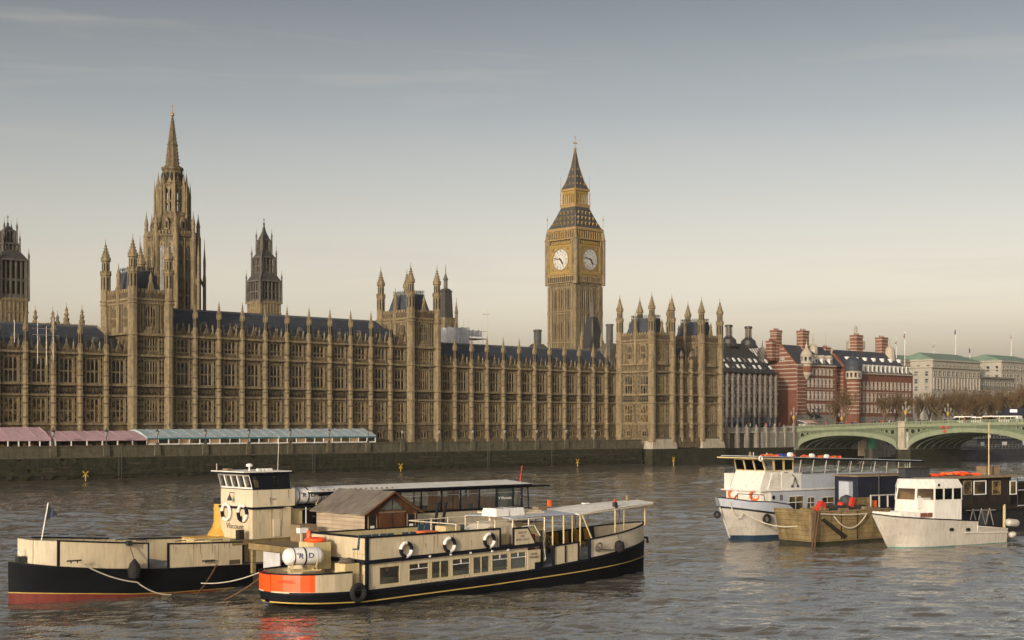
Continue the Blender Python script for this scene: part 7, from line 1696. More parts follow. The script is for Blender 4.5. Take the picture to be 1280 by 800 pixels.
m.box(43.9, 44.1, 80.6, 80.8, 1.6, 3.0, 'white'); m.box(44.0, 45.4, 79.2, 83.0, 1.6, 1.9, 'deckgrey'); build_split(m, 'deck_fitting', vb)
m = MB(); x0_, z0_ = PX(52, 700, yv); x1_, z1_ = PX(60, 628, yv); x0_ = 37.6; x1_ = 38.2; m.tube([(x0_, yv-.3, 2.6), (x1_, yv-.3, 5.75)], .035, 'white', 6); m.build('jackstaff', vb)
m = MB(); 
for i in range(5):
    m.add([(x1_+.02-.02*i+i*.1, yv-.3-.03*i, 5.6-i*.1), (x1_+.12+i*.1, yv-.33-.03*i, 5.55-i*.14), (x1_+.02+i*.09, yv-.33-.03*i, 4.75+.06*i), (x1_-.1+i*.1, yv-.3-.03*i, 4.75+.05*i)], [(0, 1, 2, 3)], 'cloth_dark' if i != 2 else 'cloth_blue')
tag(m.build('flag', at=(x1_, yv-.3, 5.2)), 'small furled dark flag on the bow staff of the left boat', 'flag')
# wheelhouse
wx0, wx1, wy0, wy1 = 51.05, 54.0, 78.95, 82.75
m = MB(); m.box(wx0, wx1, wy0, wy1, 1.5, 4.98, 'cream'); m.box(wx0-.12, wx0+2.3, wy0-.1, wy1+.1, 4.9, 5.04, 'navy_trim'); m.box(wx0, wx1+.3, wy0-.02, wy1, 5.041, 6.18, 'cream_shiny')
m.box(wx1, wx1+1.1, wy0+.3, wy1-.4, 1.5, 4.9, 'yellow_cream'); m.box(wx0+1.55, wx0+2.1, wy0-.05, wy0, 3.1, 4.2, 'cream_shiny'); m.box(wx0+1.4, wx0+1.43, wy0-.02, wy0, 3.0, 6.1, 'stripe_gold'); m.box(wx0+1.5, wx0+1.8, wy0-.05, wy0-.021, 5.5, 5.54, 'black'); m.box(wx0-.03, wx0, wy0+1.2, wy0+1.75, 4.15, 4.42, 'bronze')
streaks(m, wx0+.1, wx1-.1, wy0, lambda x: 4.85, lambda x: 3.1, 16, 9); streaks(m, wx0+.1, wx1-.1, wy0-.02, lambda x: 6.1, lambda x: 5.1, 9, 11)
w_ = m.build('wheelhouse', vb)
m = MB(); yq = (wy0+wy1)/2; m.text('Viscount', .52, wall_rot(wx0-.03, yq+.15, 3.72, -1, 0), 'grey_letter', .008, 1.15); m.build('lettering', w_)
m = MB()   # raked window band, black, open glazing
def wband(m_, a_, b_, fr_, op, k='navy_trim'):
    m_.hexa([fr_(a_, 6.2), fr_(b_, 6.2), fr_(b_, 6.2, .08), fr_(a_, 6.2, .08), fr_(a_, 7.15), fr_(b_, 7.15), fr_(b_, 7.15, .08), fr_(a_, 7.15, .08)], k)
zb_, zt_ = 6.19, 7.15; rk = .28
P4 = {'f': [(wx0, wy0), (wx0, wy1)], 's': [(wx0, wy0), (wx1-.1, wy0)], 'b': [(wx1-.1, wy0), (wx1-.1, wy1)], 'n': [(wx0, wy1), (wx1-.1, wy1)]}
def edge(p, q, n_, kf, frame_w=.1, gl_='clear_glass', solid=()):
    for i in range(n_):
        t0, t1 = i/n_, (i+1)/n_
        def pt(t_, z_):
            x = p[0]+(q[0]-p[0])*t_; y = p[1]+(q[1]-p[1])*t_; tt_ = (z_-zb_)/(zt_-zb_); cx_, cy_ = (wx0+wx1)/2, (wy0+wy1)/2
            return (x-rk*tt_ if x < cx_ else x-.12*tt_, y, z_)
        def panel(ta, tb, za_, zb2, k, o_=0.0):
            a_ = [pt(ta, za_), pt(tb, za_), pt(tb, zb2), pt(ta, zb2)]; nx_, ny_ = (q[1]-p[1]), -(q[0]-p[0]); L_ = math.hypot(nx_, ny_); nx_, ny_ = nx_/L_, ny_/L_
            m.ext([(x+nx_*o_, y+ny_*o_, z_) for x, y, z_ in a_], (nx_*.06, ny_*.06, 0), k)
        if i in solid: panel(t0, t1, zb_, zt_, kf); continue
        fw = frame_w/((math.hypot(q[0]-p[0], q[1]-p[1]))/1)
        panel(t0, t0+fw, zb_, zt_, kf); panel(t1-fw, t1, zb_, zt_, kf); panel(t0+fw, t1-fw, zb_, zb_+.12, kf); panel(t0+fw, t1-fw, zt_-.12, zt_, kf)
        panel(t0+fw, t1-fw, zb_+.12, zt_-.12, gl_, .015)
edge((wx0, wy0), (wx0, wy1), 5, 'white', .07); edge((wx0, wy0), (wx1-.1, wy0), 4, 'navy_trim', .16, solid=(1, 3)); edge((wx1-.1, wy0), (wx1-.1, wy1), 3, 'navy_trim', .1, solid=(0, 2)); edge((wx0, wy1), (wx1-.1, wy1), 3, 'navy_trim', .12)
m.box(wx0-.02, wx1, wy0-.04, wy1+.04, 6.15, 6.2, 'navy_trim'); m.build('window_band', w_)
m = MB(); m.box(wx0-.75, wx1+.1, wy0-.2, wy1+.2, 7.16, 7.28, 'navy_trim'); m.box(wx0-.7, wx1, wy0-.1, wy1+.1, 7.281, 7.34, 'roof_white'); m.lathe(wx0+.4, wy0+1, [(.05, 7.3), (.05, 7.6), (.22, 7.65), (.2, 7.8), (.03, 7.85)], 'white', 8)
for i in range(4): m.cbox(wx0+.9+i*.3, wy0+.7, 7.34, .1, .12, .16, 'white')
m.tube([(wx1-.5, wy0+.8, 7.3), (wx1-.4, wy0+.8, 9.6)], .02, 'steel', 4); m.tube([(wx0-.5, wy1-.3, 7.3), (wx0-.5, wy1-.3, 7.8)], .03, 'steel', 4); m.cbox(wx0-.1, wy1-1, 7.34, .2, .3, .14, 'timber'); m.tube([(wx1, wy0+.5, 7.35), (75, yv, 6.4)], .012, 'iron', 3); m.build('wheelhouse_roof', w_)
m = MB(); m.tube([(wx0-.05, yq+.2, 5.9), (wx0-.35, yq+.2, 5.95), (wx0-.4, yq+.2, 5.75)], .03, 'bronze', 5); m.lathe(wx0-.4, yq+.2, [(.05, 5.78), (.1, 5.65), (.17, 5.46), (.19, 5.42)], 'bronze', 10); m.build('bell', w_)
m = MB(); m.box(wx0+.4, wx0+.8, wy0+.3, wy0+.7, 1.5, 1.5, 'timber')
for i in range(3): m.box(51.9, 52.5, 82.2, 82.6, 2.9, 4.6, 'curtain')
m.box(wx0+.8, wx0+1.6, wy0+1.0, wy0+2.6, 6.2, 6.75, 'timber'); m.box(wx0+1.9, wx0+2.2, wy0+1.2, wy0+1.7, 6.2, 7.0, 'curtain'); build_split(m, 'console', w_)
for yy, lb in ((81.9, 'white lifebuoy with dark patch at the left of the wheelhouse front'), (79.95, 'black and white lifebuoy at the right of the wheelhouse front')):
    lifebuoy(vb, (wx0-.14, yy, 4.62), (1, 0, 0), lb, .50, ['white', 'white', 'navy_trim', 'white', 'white', 'white'] if yy > 81 else ['white', 'navy_trim', 'navy_trim', 'white', 'white', 'navy_trim'])
m = MB(); fx, fz = PX(276.5, 634, 83.2); m.lathe(fx, 83.2, [(.95, 2.6), (.9, 3.1), (.62, 3.5), (.5, 3.9), (.48, 5.1)], 'funnel', 16); m.lathe(fx, 83.2, [(.49, 5.1), (.5, 5.35), (.44, 5.45)], 'rubber', 16); m.lathe(fx, 83.2, [(.5, 4.72), (.53, 4.76), (.5, 4.8)], 'stripe_gold', 16); m.box(fx-2.6, fx+.4, 82.3, 84.0, 1.5, 3.0, 'funnel'); m.build('funnel', vb)
m = MB(); m.box(48.5, 51, 79.4, 83.4, 1.5, 2.95, 'yellow_cream'); m.box(50.2, 50.6, 79.2, 79.6, 1.5, 3.6, 'darkwood'); m.box(49.4, 55.5, 78.7, 79.0, 2.7, 3.0, 'wood_old'); build_split(m, 'casing', vb)
# dark companionway aft of the wheelhouse, raft on top
m = MB(); m.box(55.1, 59.8, 79.3, 83.2, 1.4, 4.85, 'black'); m.box(54.4, 60.1, 79.0, 83.4, 4.85, 4.98, 'navy_trim'); m.text('www.viscountcruises.com', .24, wall_rot(57.2, 79.28, 4.25, 0, -1), 'pale_letter', .006, 1.0); m.tube([(55.2, 78.95, 4.9), (55.2, 78.95, 1.5)], .05, 'grey_and_shaded_grp', 6); m.build('companionway', vb)
x0_, z0_ = PX(360, 622, 79.6); x1_ = PX(402, 622, 79.6)[0]; raft('white life raft canister behind the wheelhouse of the left boat', (x0_, 79.7, 5.62), (x1_, 79.7, 5.62), .56)
# saloon
S0, S1 = 58.6, 74.6; sy = 78.62; so_ = 2*yv-sy
m = MB(); m.box(S0, S1, sy, sy+.07, 1.4, 4.1, 'cream'); m.box(S0, S1, so_-.07, so_, 1.4, 4.1, 'cream'); m.box(S1, S1+.07, sy, so_, 1.4, 4.1, 'cream'); build_split(m, 'saloon_side', vb)
m = MB(); m.box(S0, S1+.1, sy-.04, sy+.12, 4.1, 4.24, 'navy_trim'); m.box(S0, S1+.1, so_-.12, so_+.04, 4.1, 4.24, 'navy_trim')
dv = [PX(p, 630, sy)[0] for p in (421, 452, 476, 501, 526.6, 551.8, 575.7, 599, 620.9, 641.5)]+[S1]
for x in dv: 
    for y in (sy+.03, so_-.03): m.box(x-.055, x+.055, y-.05, y+.05, 4.24, 5.75, 'navy_trim')
m.box(56.0, S1+3.2-.3, sy-.03, sy+.08, 5.62, 5.76, 'navy_trim'); m.box(56.0, S1+2.9, so_-.08, so_+.03, 5.62, 5.76, 'navy_trim')
m.tube([(S1+.9, sy+.1, 1.6), (S1+.7, sy+.1, 5.7)], .06, 'navy_trim', 6); m.box(S0, S1, sy+.01, sy+.05, 5.3, 5.34, 'steel'); m.build('window_frame', vb)
for i in range(len(dv)-1):
    m = MB(); a_, b_ = dv[i]+.06, dv[i+1]-.06
    m.box(a_, b_, sy+.02, sy+.04, 4.24, 5.62, 'green_glass' if i == 9-1 else 'clear_glass')
    if i == 8: m.box(a_, b_, sy+.05, sy+.06, 4.24, 5.3, 'grey_and_shaded_grp'); m.text('V Viscount', .3, wall_rot((a_+b_)/2, sy-.0, 4.9, 0, -1), 'white', .006)
    m.build('window', vb)
m = MB(); m.box(55.6, S1+.8, sy-.25, so_+.25, 5.77, 5.9, 'navy_trim'); m.add([(55.5, sy-.3, 5.9), (S1+.9, sy-.3, 5.9), (S1+.9, yv, 6.12), (55.5, yv, 6.12), (S1+.9, so_+.3, 5.9), (55.5, so_+.3, 5.9)], [(0, 1, 2, 3), (3, 2, 4, 5), (0, 3, 5), (1, 4, 2)], 'roof_white')
for i in range(14): m.cbox(56.4+i*.45, sy+.1, 5.95, .05, .06, .1, 'timber')
m.box(56.2, 56.9, yv-.5, yv+.4, 6.05, 6.25, 'timber'); m.build('saloon_roof', vb)
m = MB(); m.text('VISCOUNT', .66, wall_rot(PX(533, 655, sy)[0], sy-.02, 3.42, 0, -1), 'navy_letter', .008, 1.0); m.build('lettering', vb)
m = MB(); i0, i1 = PX(553, 630, 81)[0], PX(618, 630, 81)[0]
m.ext([(i0, 82.6, 1.6), (i0+.1, 82.6, 1.6), (i0+3.6, 79.0, 1.6), (i0+3.5, 78.95, 1.6)], (0, 0, 3.4), 'varnish'); m.ext([(i0+3.9, 82.6, 1.6), (i0+4.0, 82.6, 1.6), (i1, 79.4, 1.6), (i1-.1, 79.3, 1.6)], (0, 0, 3.2), 'varnish'); m.box(i0, i1, 82.6, 82.7, 1.6, 4.7, 'varnish'); m.box(i0, i0+.9, 82.6, 82.7, 4.7, 5.6, 'varnish'); m.box(i0+1.9, i0+3.2, 82.6, 82.7, 4.7, 5.6, 'varnish'); m.box(i0+4.1, i1, 82.6, 82.7, 4.7, 5.6, 'varnish'); pass
0 and m.hexa([(i0+1.6, 80.9, 4.1), (i1, 80.9, 3.2), (i1, 81.0, 3.2), (i0+1.6, 81.0, 4.1), (i0+1.6, 80.9, 5.3), (i1, 80.9, 4.2), (i1, 81.0, 4.2), (i0+1.6, 81.0, 5.3)], 'varnish')
for x in (i0+1.0, (i0+i1)/2+.7): m.box(x+.35, x+.4, 82.6, 82.68, 4.7, 5.6, 'timber')
m.box(i0+2.0, i0+2.6, 80.2, 80.7, 4.1, 4.5, 'black'); m.box(60, 64, 82.9, 83.0, 3.8, 4.6, 'darkwood'); m.box(59, 74, 78.9, 83.7, 1.45, 1.5, 'deck'); m.build('cabin_panelling', vb)
m = MB(); m.box(S1, 76.6, 79.2, 83.4, 3.9, 4.02, 'timber'); m.tube([(75.6, 80.2, 4), (76.1, 80.2, 7.2)], .035, 'red', 6); m.cbox(75.3, 80.0, 4.0, .16, .16, .25, 'red'); m.build('stern_platform', vb)
x, z_ = PX(167, 711, 78.35); m = MB(); m.lathe(x, 78.25, [(.05, z_-.7), (.34, z_-.5), (.42, z_-.1), (.3, z_+.3), (.06, z_+.6)], 'rubber', 12); m.tube([(x, 78.25, z_+.5), (x-.2, 78.6, zp_(x)+.1)], .035, 'rope_dark', 5); m.cbox(x-.2, 78.55, zp_(x)-.1, .15, .12, .3, 'iron')
tag(m.build('fender', at=(x, 78.3, z_)), 'black pear-shaped fender hung over the cream panel of the left boat', 'fender')
x0_, z0_ = PX(98, 702, 78.4); x1_, z1_ = PX(172, 730, 78.0); rope('pale mooring rope knotted across the black bow of the left boat', [(x0_, 78.4, z0_), (x1_, 78.05, z1_+.1), (x1_+2.2, 77.9, .05)], .22, 'rope', .04)
p0 = PX(338, 713, 70); rope('pale mooring rope from the orange stern to the left boat', [(46.2, 70.2, 2.0), (46.6, 77.8, .6)], .25, 'rope', .035)
for i, (a_, b_) in enumerate((((48.0, 78.3, 1.6), (45.8, 77.0, .0)), ((46.6, 70.8, 1.7), (45.6, 73.5, .05)))):
    rope('rusty mooring chain hanging %s' % ('from the left boat into the water' if i == 0 else 'behind the orange stern into the water'), [a_, b_], .12, 'chain', .06)

# ======== white passenger boat on the right
O = DP(909, 675, 129.1); aw = rad(-5)
wb = thing('passenger_boat', 'white two-deck passenger boat with raked wheelhouse and orange bundles on its long roof', 'boat', (O[0], O[1], 0), aw); f = frame_pix(O, aw)
L_ = max(18, f(1128, 600, 0)[0]+.5)
half = spline_tab([(-1.25, .05), (-.9, .55), (-.3, 1.2), (.8, 1.9), (2.2, 2.35), (4, 2.5), (L_-1, 2.5), (L_, 2.2)])
zr = lerp_tab([(-1.25, 3.0), (1, 2.72), (4, 2.35), (7.5, 2.0), (L_, 1.75)])
zup = lerp_tab([(-1.25, 3.85), (1, 3.5), (3.2, 3.4), (5.4, 3.1), (6.8, 2.25), (8.4, 2.0), (L_, 1.8)])
xs = [-1.25, -.9, -.3, .8, 2.2, 4, 5.4, 6.8, 8.4, 12, L_-1, L_]
wl = spline_tab([(-1.25, .1), (0, .2), (2, .62), (5, .9), (L_, .92)]); xs = dense(xs)
xsf = lambda x: x
m = MB(); n_ = len(xs)
def hull_rake(m, xs, half, levels, mats_, rake, deck):
    nl_ = len(levels)
    def P_(x, sg, wf, zf):
        z_ = zf(x); t_ = max(0, 1-(x-xs[0])/3.0); return (x+rake*t_*max(0, (levels[-1][1](x)-z_))/levels[-1][1](x), sg*half(x)*wf(x), z_)
    for sg in (-1, 1):
        vv_ = [P_(x, sg, wf, zf) for x in xs for wf, zf in levels]
        for j in range(nl_-1):
            m.add(vv_, [((i*nl_+j, (i+1)*nl_+j, (i+1)*nl_+j+1, i*nl_+j+1) if sg < 0 else (i*nl_+j+1, (i+1)*nl_+j+1, (i+1)*nl_+j, i*nl_+j)) for i in range(len(xs)-1)], mats_[j])
    x = xs[-1]
    for j in range(nl_-1): m.add([P_(x, -1, *levels[j]), P_(x, 1, *levels[j]), P_(x, 1, *levels[j+1]), P_(x, -1, *levels[j+1])], [(0, 1, 2, 3)], mats_[j])
    for x0, x1 in zip(xs[:-1], xs[1:]): m.add([P_(x0, -1, *levels[-2]), P_(x1, -1, *levels[-2]), P_(x1, 1, *levels[-2]), P_(x0, 1, *levels[-2])], [(0, 1, 2, 3)], deck)
hull_rake(m, xs, half, [(lambda x: wl(x)*.8, K(-1)), (wl, K(.0)), (lambda x: wl(x)*.85+.15, K(.42)), (lambda x: wl(x)*.45+.55, K(1.2)), (K(.98), lambda x: zr(x)-.1), (K(1.03), lambda x: zr(x)-.08), (K(1.03), lambda x: zr(x)+.06), (K(1.0), lambda x: zr(x)+.08), (K(1.0), zup)], ['blue_boot', 'blue_boot', 'white_hull', 'white_hull', 'black', 'black', 'black', 'grey_and_shaded_grp'], 1.5, 'deckgrey')
for x0, x1 in zip(xs[:-1], xs[1:]): m.tube([(x0, -half(x0), zup(x0)+.02), (x1, -half(x1), zup(x1)+.02)], .05, 'black', 5)
m.tube([(-1.2, -.2, .1+2.9), (.2, -.12, .2)], .07, 'white_grp', 5); creased(m.build('hull', wb, local=True))
m = MB(); D0 = 2.0
m.box(3.2, L_-.5, -2.35, 2.35, 2.0, 4.35, 'grey_and_shaded_grp'); m.ext([(2.1, -2.1, 2.6), (3.2, -2.35, 2.6), (3.2, 2.35, 2.6), (2.1, 2.1, 2.6)], (0, 0, 1.755), 'white_grp')  # bluish grey body puts the white side's shade into its colour
m.box(1.8, L_-.2, -2.5, 2.5, 4.36, 4.46, 'white_grp'); m.build('deckhouse', wb, local=True)
fq = lambda px, py, y=-2.4: f(px, py, y)
for (pa, pb, ya, yb_, kk) in ((986, 1003, 621, 638, 'cabin_glass'), (1009, 1017, 622, 638, 'cabin_glass'), (1027, 1041, 622, 638, 'cabin_glass'), (1046, 1060, 623, 639, 'cabin_glass')):
    xa_, za_ = fq(pa, ya); xb_, zb2 = fq(pb, yb_); m = MB(); m.hexa([(xa_+.0, -2.38, zb2), (xb_, -2.38, zb2), (xb_, -2.35, zb2), (xa_, -2.35, zb2), (xa_+.2, -2.38, za_), (xb_+.1, -2.38, za_), (xb_+.1, -2.35, za_), (xa_+.2, -2.35, za_)], kk)
    for a_, b_, c_, d_ in ((xa_-.02, xb_+.02, zb2-.06, zb2), (xa_+.1, xb_+.1, za_, za_+.06), (xa_+.1, xb_, (za_+zb2)/2+.1, (za_+zb2)/2+.16)): m.box(a_, b_, -2.42, -2.36, c_, d_, 'white_grp')
    m.box((xa_+xb_)/2, (xa_+xb_)/2+.05, -2.41, -2.37, zb2, za_, 'grey_and_shaded_grp'); m.build('window', wb, local=True)
m = MB(); x, z_ = fq(967.5, 622); m.ext([(x+.2*math.cos(q*math.pi/6), -2.38, z_+.2*math.sin(q*math.pi/6)) for q in range(12)], (0, .03, 0), 'black'); build_split(m, 'porthole', wb, local=True)
m = MB(); x, z_ = fq(977, 622); m.box(x-.2, x+.2, -2.38, -2.35, z_-.25, z_+.25, 'lead'); m.build('vent_grille', wb, local=True)
# wheelhouse, raked
zf0, zf1, zf2 = 4.46, 6.15, 7.22
m = MB(); A = [( .55, -1.95), (3.2, -2.0), (3.2, 2.0), (.55, 1.95)]; 
m.hexa([(2.2, -1.85, zf0), (6.6, -2.0, zf0), (6.6, 2.0, zf0), (2.2, 1.7, zf0), (2.95, -1.85, zf1), (6.6, -2.0, zf1), (6.6, 2.0, zf1), (2.95, 1.7, zf1)], 'white_grp')
# window band leaning forward
def pan(p, q, p2, q2, n_, k, gk='clear_glass', fw=.07, th_=.06):
    p, q, p2, q2 = map(Vector, (p, q, p2, q2))
    nrm = (q-p).cross(p2-p).normalized()*th_
    def R4(t0, t1, s0, s1, kk, o_=0):
        def B(t_, s_): return p.lerp(q, t_).lerp(p2.lerp(q2, t_), s_)+nrm*o_
        m.ext([tuple(B(t0, s0)), tuple(B(t1, s0)), tuple(B(t1, s1)), tuple(B(t0, s1))], tuple(nrm*(1 if o_ == 0 else .3)), kk)
    Lq = (q-p).length; w_ = fw/Lq
    for i in range(n_):
        t0, t1 = i/n_, (i+1)/n_; R4(t0, t0+w_, 0, 1, k); R4(t1-w_, t1, 0, 1, k); R4(t0+w_, t1-w_, 0, .07, k); R4(t0+w_, t1-w_, .92, 1, k); R4(t0+w_, t1-w_, .07, .92, gk, .3)
fr_ = [(2.95, -1.85, zf1), (2.95, 1.7, zf1), (2.6, -1.8, zf2), (2.6, 1.65, zf2)]
pan(fr_[0], fr_[1], fr_[2], fr_[3], 3, 'yellow_cream', fw=.08)
pan((2.95, -1.85, zf1), (4.0, -1.95, zf1), (2.6, -1.8, zf2), (3.9, -1.95, zf2), 1, 'yellow_cream', fw=.1); pan((4.0, -1.95, zf1), (6.6, -1.95, zf1), (3.9, -1.95, zf2), (6.6, -1.95, zf2), 2, 'yellow_cream', fw=.12)
pan((2.95, 1.7, zf1), (4.0, 1.95, zf1), (2.6, 1.65, zf2), (3.9, 1.95, zf2), 1, 'yellow_cream', fw=.1); pan((4.0, 1.95, zf1), (6.6, 1.95, zf1), (3.9, 1.95, zf2), (6.6, 1.95, zf2), 2, 'yellow_cream', fw=.12)
m.box(5.3, 5.8, -2.04, -2.0, 4.6, 6.0, 'black'); m.box(3.6, 4.0, -.6, .2, zf1, 6.9, 'curtain'); m.build('wheelhouse', wb, local=True)
m = MB(); zr0 = lambda x: 7.44-.031*x
m.sbox(1.4, L_-.2, -2.35, 2.35, lambda x: zr0(x)-.06, lambda x: zr0(x)+.1, 'navy_trim'); m.sbox(1.2, 6.2, -2.4, 2.4, lambda x: zr0(x)-.10, lambda x: zr0(x)+.02, 'yellow_cream'); m.sbox(1.5, L_-.3, -2.2, 2.2, lambda x: zr0(x)+.1, lambda x: zr0(x)+.16, 'grey_and_shaded_grp')
m.torus((1.7, -2.45, 7.32), (0, 1, 0), .2, .07, ['white'], 14, 6); m.lathe(3.0, 0, [(.05, 7.3), (.15, 7.5), (.12, 7.8), (.02, 7.9)], 'timber', 8); m.lathe(4.0, .5, [(.04, 7.3), (.04, 7.8)], 'white', 6); m.lathe(4.8, -.4, [(.05, 7.3), (.05, 7.7), (.14, 7.75)], 'white', 6); m.build('long_roof', wb, local=True)
m = MB(); zo = lambda x: 4.42
m.box(4.5, 7.2, -2.42, -2.36, 4.46, 5.9, 'white_grp'); m.box(7.2, L_-7.0, -2.4, -2.34, 4.42, 5.75, 'grey_and_shaded_grp'); m.box(7.2, L_-7.0, 2.34, 2.4, 4.42, 5.75, 'grey_and_shaded_grp'); m.sbox(7.2, L_-7.0, -2.44, -2.3, K(5.75), K(5.82), 'grey_and_shaded_grp'); m.box(4.5, 7.25, -2.46, -2.3, 5.9, 5.95, 'white'); m.build('upper_bulwark', wb, local=True)
m = MB()
i = 0; x = 7.0
while x < L_-1: 
    xt_ = x+.35; m.tube([(x, -2.3, 5.8 if x < L_-7.0 else 4.5), (xt_, -2.25, zr0(x)-.05)], .035, 'white_hull', 5); m.tube([(x, 2.3, 5.8), (xt_, 2.25, zr0(x)-.05)], .03, 'white', 5); x += 1.8; i += 1
for q in range(6): m.tube([(2.9+q*.1, -2.25, 4.5+q*.26), (4.5, -2.25, 4.5+q*.26)], .025, 'white', 4)
m.tube([(2.8, -2.25, 4.5), (3.4, -2.25, 5.95)], .03, 'white', 4); m.tube([(L_-3, -2.25, 4.6), (L_-3.1, -2.25, 6.5)], .03, 'steel', 4); m.tube([(L_-2.6, -2.25, 4.6), (L_-2.7, -2.25, 6.5)], .03, 'steel', 4)
for q in range(6): m.tube([(L_-3.05, -2.25, 4.8+q*.28), (L_-2.65, -2.25, 4.8+q*.28)], .02, 'steel', 4)
m.tube([(-.4, -1.2, 3.75), (-.1, -1.35, 4.2), (2.4, -2.2, 4.05), (2.5, -2.25, 3.5)], .035, 'black', 5); m.tube([(-.1, -1.35, 4.2), (-.1, -1.35, 3.7)], .03, 'black', 5); m.tube([(1.2, -1.8, 4.13), (1.2, -1.8, 3.6)], .03, 'black', 5); build_split(m, 'railing', wb, local=True)
m = MB(); m.box(2.2, 3.0, 1.75, 2.45, 4.46, 5.9, 'white_grp'); m.build('bow_locker', wb, local=True)
m = MB(); m.tube([(5.9, -2.5, 4.7), (6.25, -2.5, 5.55), (5.85, -2.5, 5.8)], .04, 'black', 5); m.tube([(6.6, -2.5, 4.7), (6.25, -2.5, 5.55)], .04, 'black', 5); m.cbox(5.85, -2.5, 4.65, .1, .04, .2, 'navy_letter'); m.cbox(6.6, -2.5, 4.65, .1, .04, .2, 'navy_letter'); m.build('anchor', wb, local=True)
Mw = PM[wb.name]
lifebuoy(wb, (1.98, -1.5, 4.0), (1, .5, 0), 'orange lifebuoy below the wheelhouse corner of the white passenger boat', .42, ['orange_dull', 'orange_dull', 'orange_dull', 'white'], local=True)
lifebuoy(wb, (1.98, 1.2, 4.0), (1, .2, 0), 'orange lifebuoy on the deckhouse front, nearer the bow tip of the white passenger boat', .42, ['orange_dull', 'orange_dull', 'orange_dull', 'white'], local=True)
for (px, lb) in ((959, 'tyre fender on the passenger boat side, nearest its bow'), (985, 'tyre fender on the passenger boat side, middle of three'), (1007, 'tyre fender on the passenger boat side, by the old barge')):
    x, z_ = fq(px, 649, -2.75); tyre(lb, (x, -2.72, z_), (0, 1, 0), .38, .13, Mw)
x, z_ = f(897, 644, -.5); tyre('small tyre fender hung over the passenger boat stem', (-1.55, -.25, 2.35), (1, .2, 0), .24, .12, Mw)
RB = random.Random(2)
segs = [(3.7, 5.6, 'orange roll of life jackets nearest the wheelhouse on the passenger boat roof'), (7.2, 10.2, 'middle orange heap of life jackets on the passenger boat roof'), (10.6, 14.2, 'dull red heap of life jackets toward the aft end of the passenger boat roof')]
for x0, x1, lb in segs:
    m = MB()
    for i in range(int((x1-x0)*7)):
        x = RB.uniform(x0, x1); y = RB.uniform(-1.6, .2); z_ = zr0(x)+.17; k = RB.choice(['orange', 'orange_dull', 'orange_dull'] if x < 10.4 else ['orange_dull', 'orange_dull', 'red'])
        a_ = RB.uniform(0, 3.1); l2 = RB.uniform(.2, .45); m.tube([(x-l2*math.cos(a_), y-l2*math.sin(a_)*.5, z_+.05), (x, y, z_+RB.uniform(.05, .18)), (x+l2*math.cos(a_), y+l2*math.sin(a_)*.5, z_+.05)], RB.uniform(.05, .11), k, 6)
    m.v = [tuple(Mw @ Vector(v)) for v in m.v]; c = Mw @ Vector(((x0+x1)/2, -.7, zr0(x0))); tag(m.build('life_jacket_heap', at=tuple(c)), lb, 'life jackets')
m = MB(); m.box(5.7, 6.3, -1.5, -.9, zr0(6)+.16, zr0(6)+.42, 'flag_blue'); m.cyl((6.5, -1.9, zr0(6)+.35), (6.5, -1.5, zr0(6)+.35), .2, 'white'); m.cyl((9.4, -1.95, zr0(9)+.3), (9.4, -1.6, zr0(9)+.3), .2, 'white'); m.cyl((11.5, -1.95, zr0(11)+.28), (11.5, -1.6, zr0(11)+.28), .18, 'white'); m.cyl((L_-4.5, -1.5, zr0(14)+.3), (L_-3.6, -1.4, zr0(14)+.3), .15, 'black'); build_split(m, 'roof_float', wb, local=True)

# ======== old timber barge
O = DP(1018, 682, 122.9); ab = rad(-9); bg_ = thing('timber_barge', 'old tan timber barge with square bow and heavy rope, between the white boats', 'barge', (O[0], O[1], 0), ab); f2 = frame_pix(O, ab)
m = MB(); zt2 = 2.82
m.hexa([(.0, 0, -.8), (9.6, 0, -.8), (9.6, 4.2, -.8), (.0, 4.2, -.8), (0, 0, .3), (9.6, 0, .3), (9.6, 4.2, .3), (0, 4.2, .3)], 'wall_algae')
m.hexa([(.0, .0, .301), (9.6, .0, .301), (9.6, 4.2, .301), (.0, 4.2, .301), (-.45, -.05, zt2), (9.6, -.05, zt2), (9.6, 4.3, zt2), (-.45, 4.3, zt2)], 'wood_old')
m.build('hull', bg_, local=True)
m = MB(); m.box(-.5, 9.6, -.12, .1, zt2, zt2+.12, 'timber'); m.box(-.55, -.3, -.1, 4.3, zt2-.1, zt2+.25, 'wood_old'); m.box(-.5, -.3, -.1, .12, .4, zt2+.1, 'timber'); m.hexa([(1.0, -.15, 2.1), (1.3, -.15, 2.1), (1.3, -.02, 2.1), (1.0, -.02, 2.1), (3.6, -.15, .5), (3.9, -.15, .5), (3.9, -.02, .5), (3.6, -.02, .5)][::1], 'darkwood') if False else None
m.ext([(.7, -.14, 2.2), (1.1, -.14, 2.3), (3.9, -.14, .7), (3.5, -.14, .45)], (0, .1, 0), 'darkwood')
m.box(3.2, 3.26, -.08, 0, .4, 2.8, 'darkwood'); m.box(5.2, 5.26, -.08, 0, .4, 2.8, 'darkwood'); build_split(m, 'rubbing_timber', bg_, local=True)
m = MB(); 
for i in range(16): a_ = RB.uniform(.2, 8.5); m.box(a_, a_+RB.uniform(.3, 1.3), RB.uniform(.3, 1), RB.uniform(1.2, 2.5), zt2+.01, zt2+RB.uniform(.1, .5), RB.choice(['darkwood', 'timber', 'iron', 'wood_old']))
build_split(m, 'deck_clutter', bg_, local=True)
Mb = PM[bg_.name]
def btop(name, lb, cat, fn):
    m_ = MB(); c = fn(m_); m_.v = [tuple(Mb @ Vector(v)) for v in m_.v]; c = Mb @ Vector(c); o_ = m_.build(name, at=tuple(c)); tag(o_, lb, cat); return o_
def g(px, py, y): return f2(px, py, y)
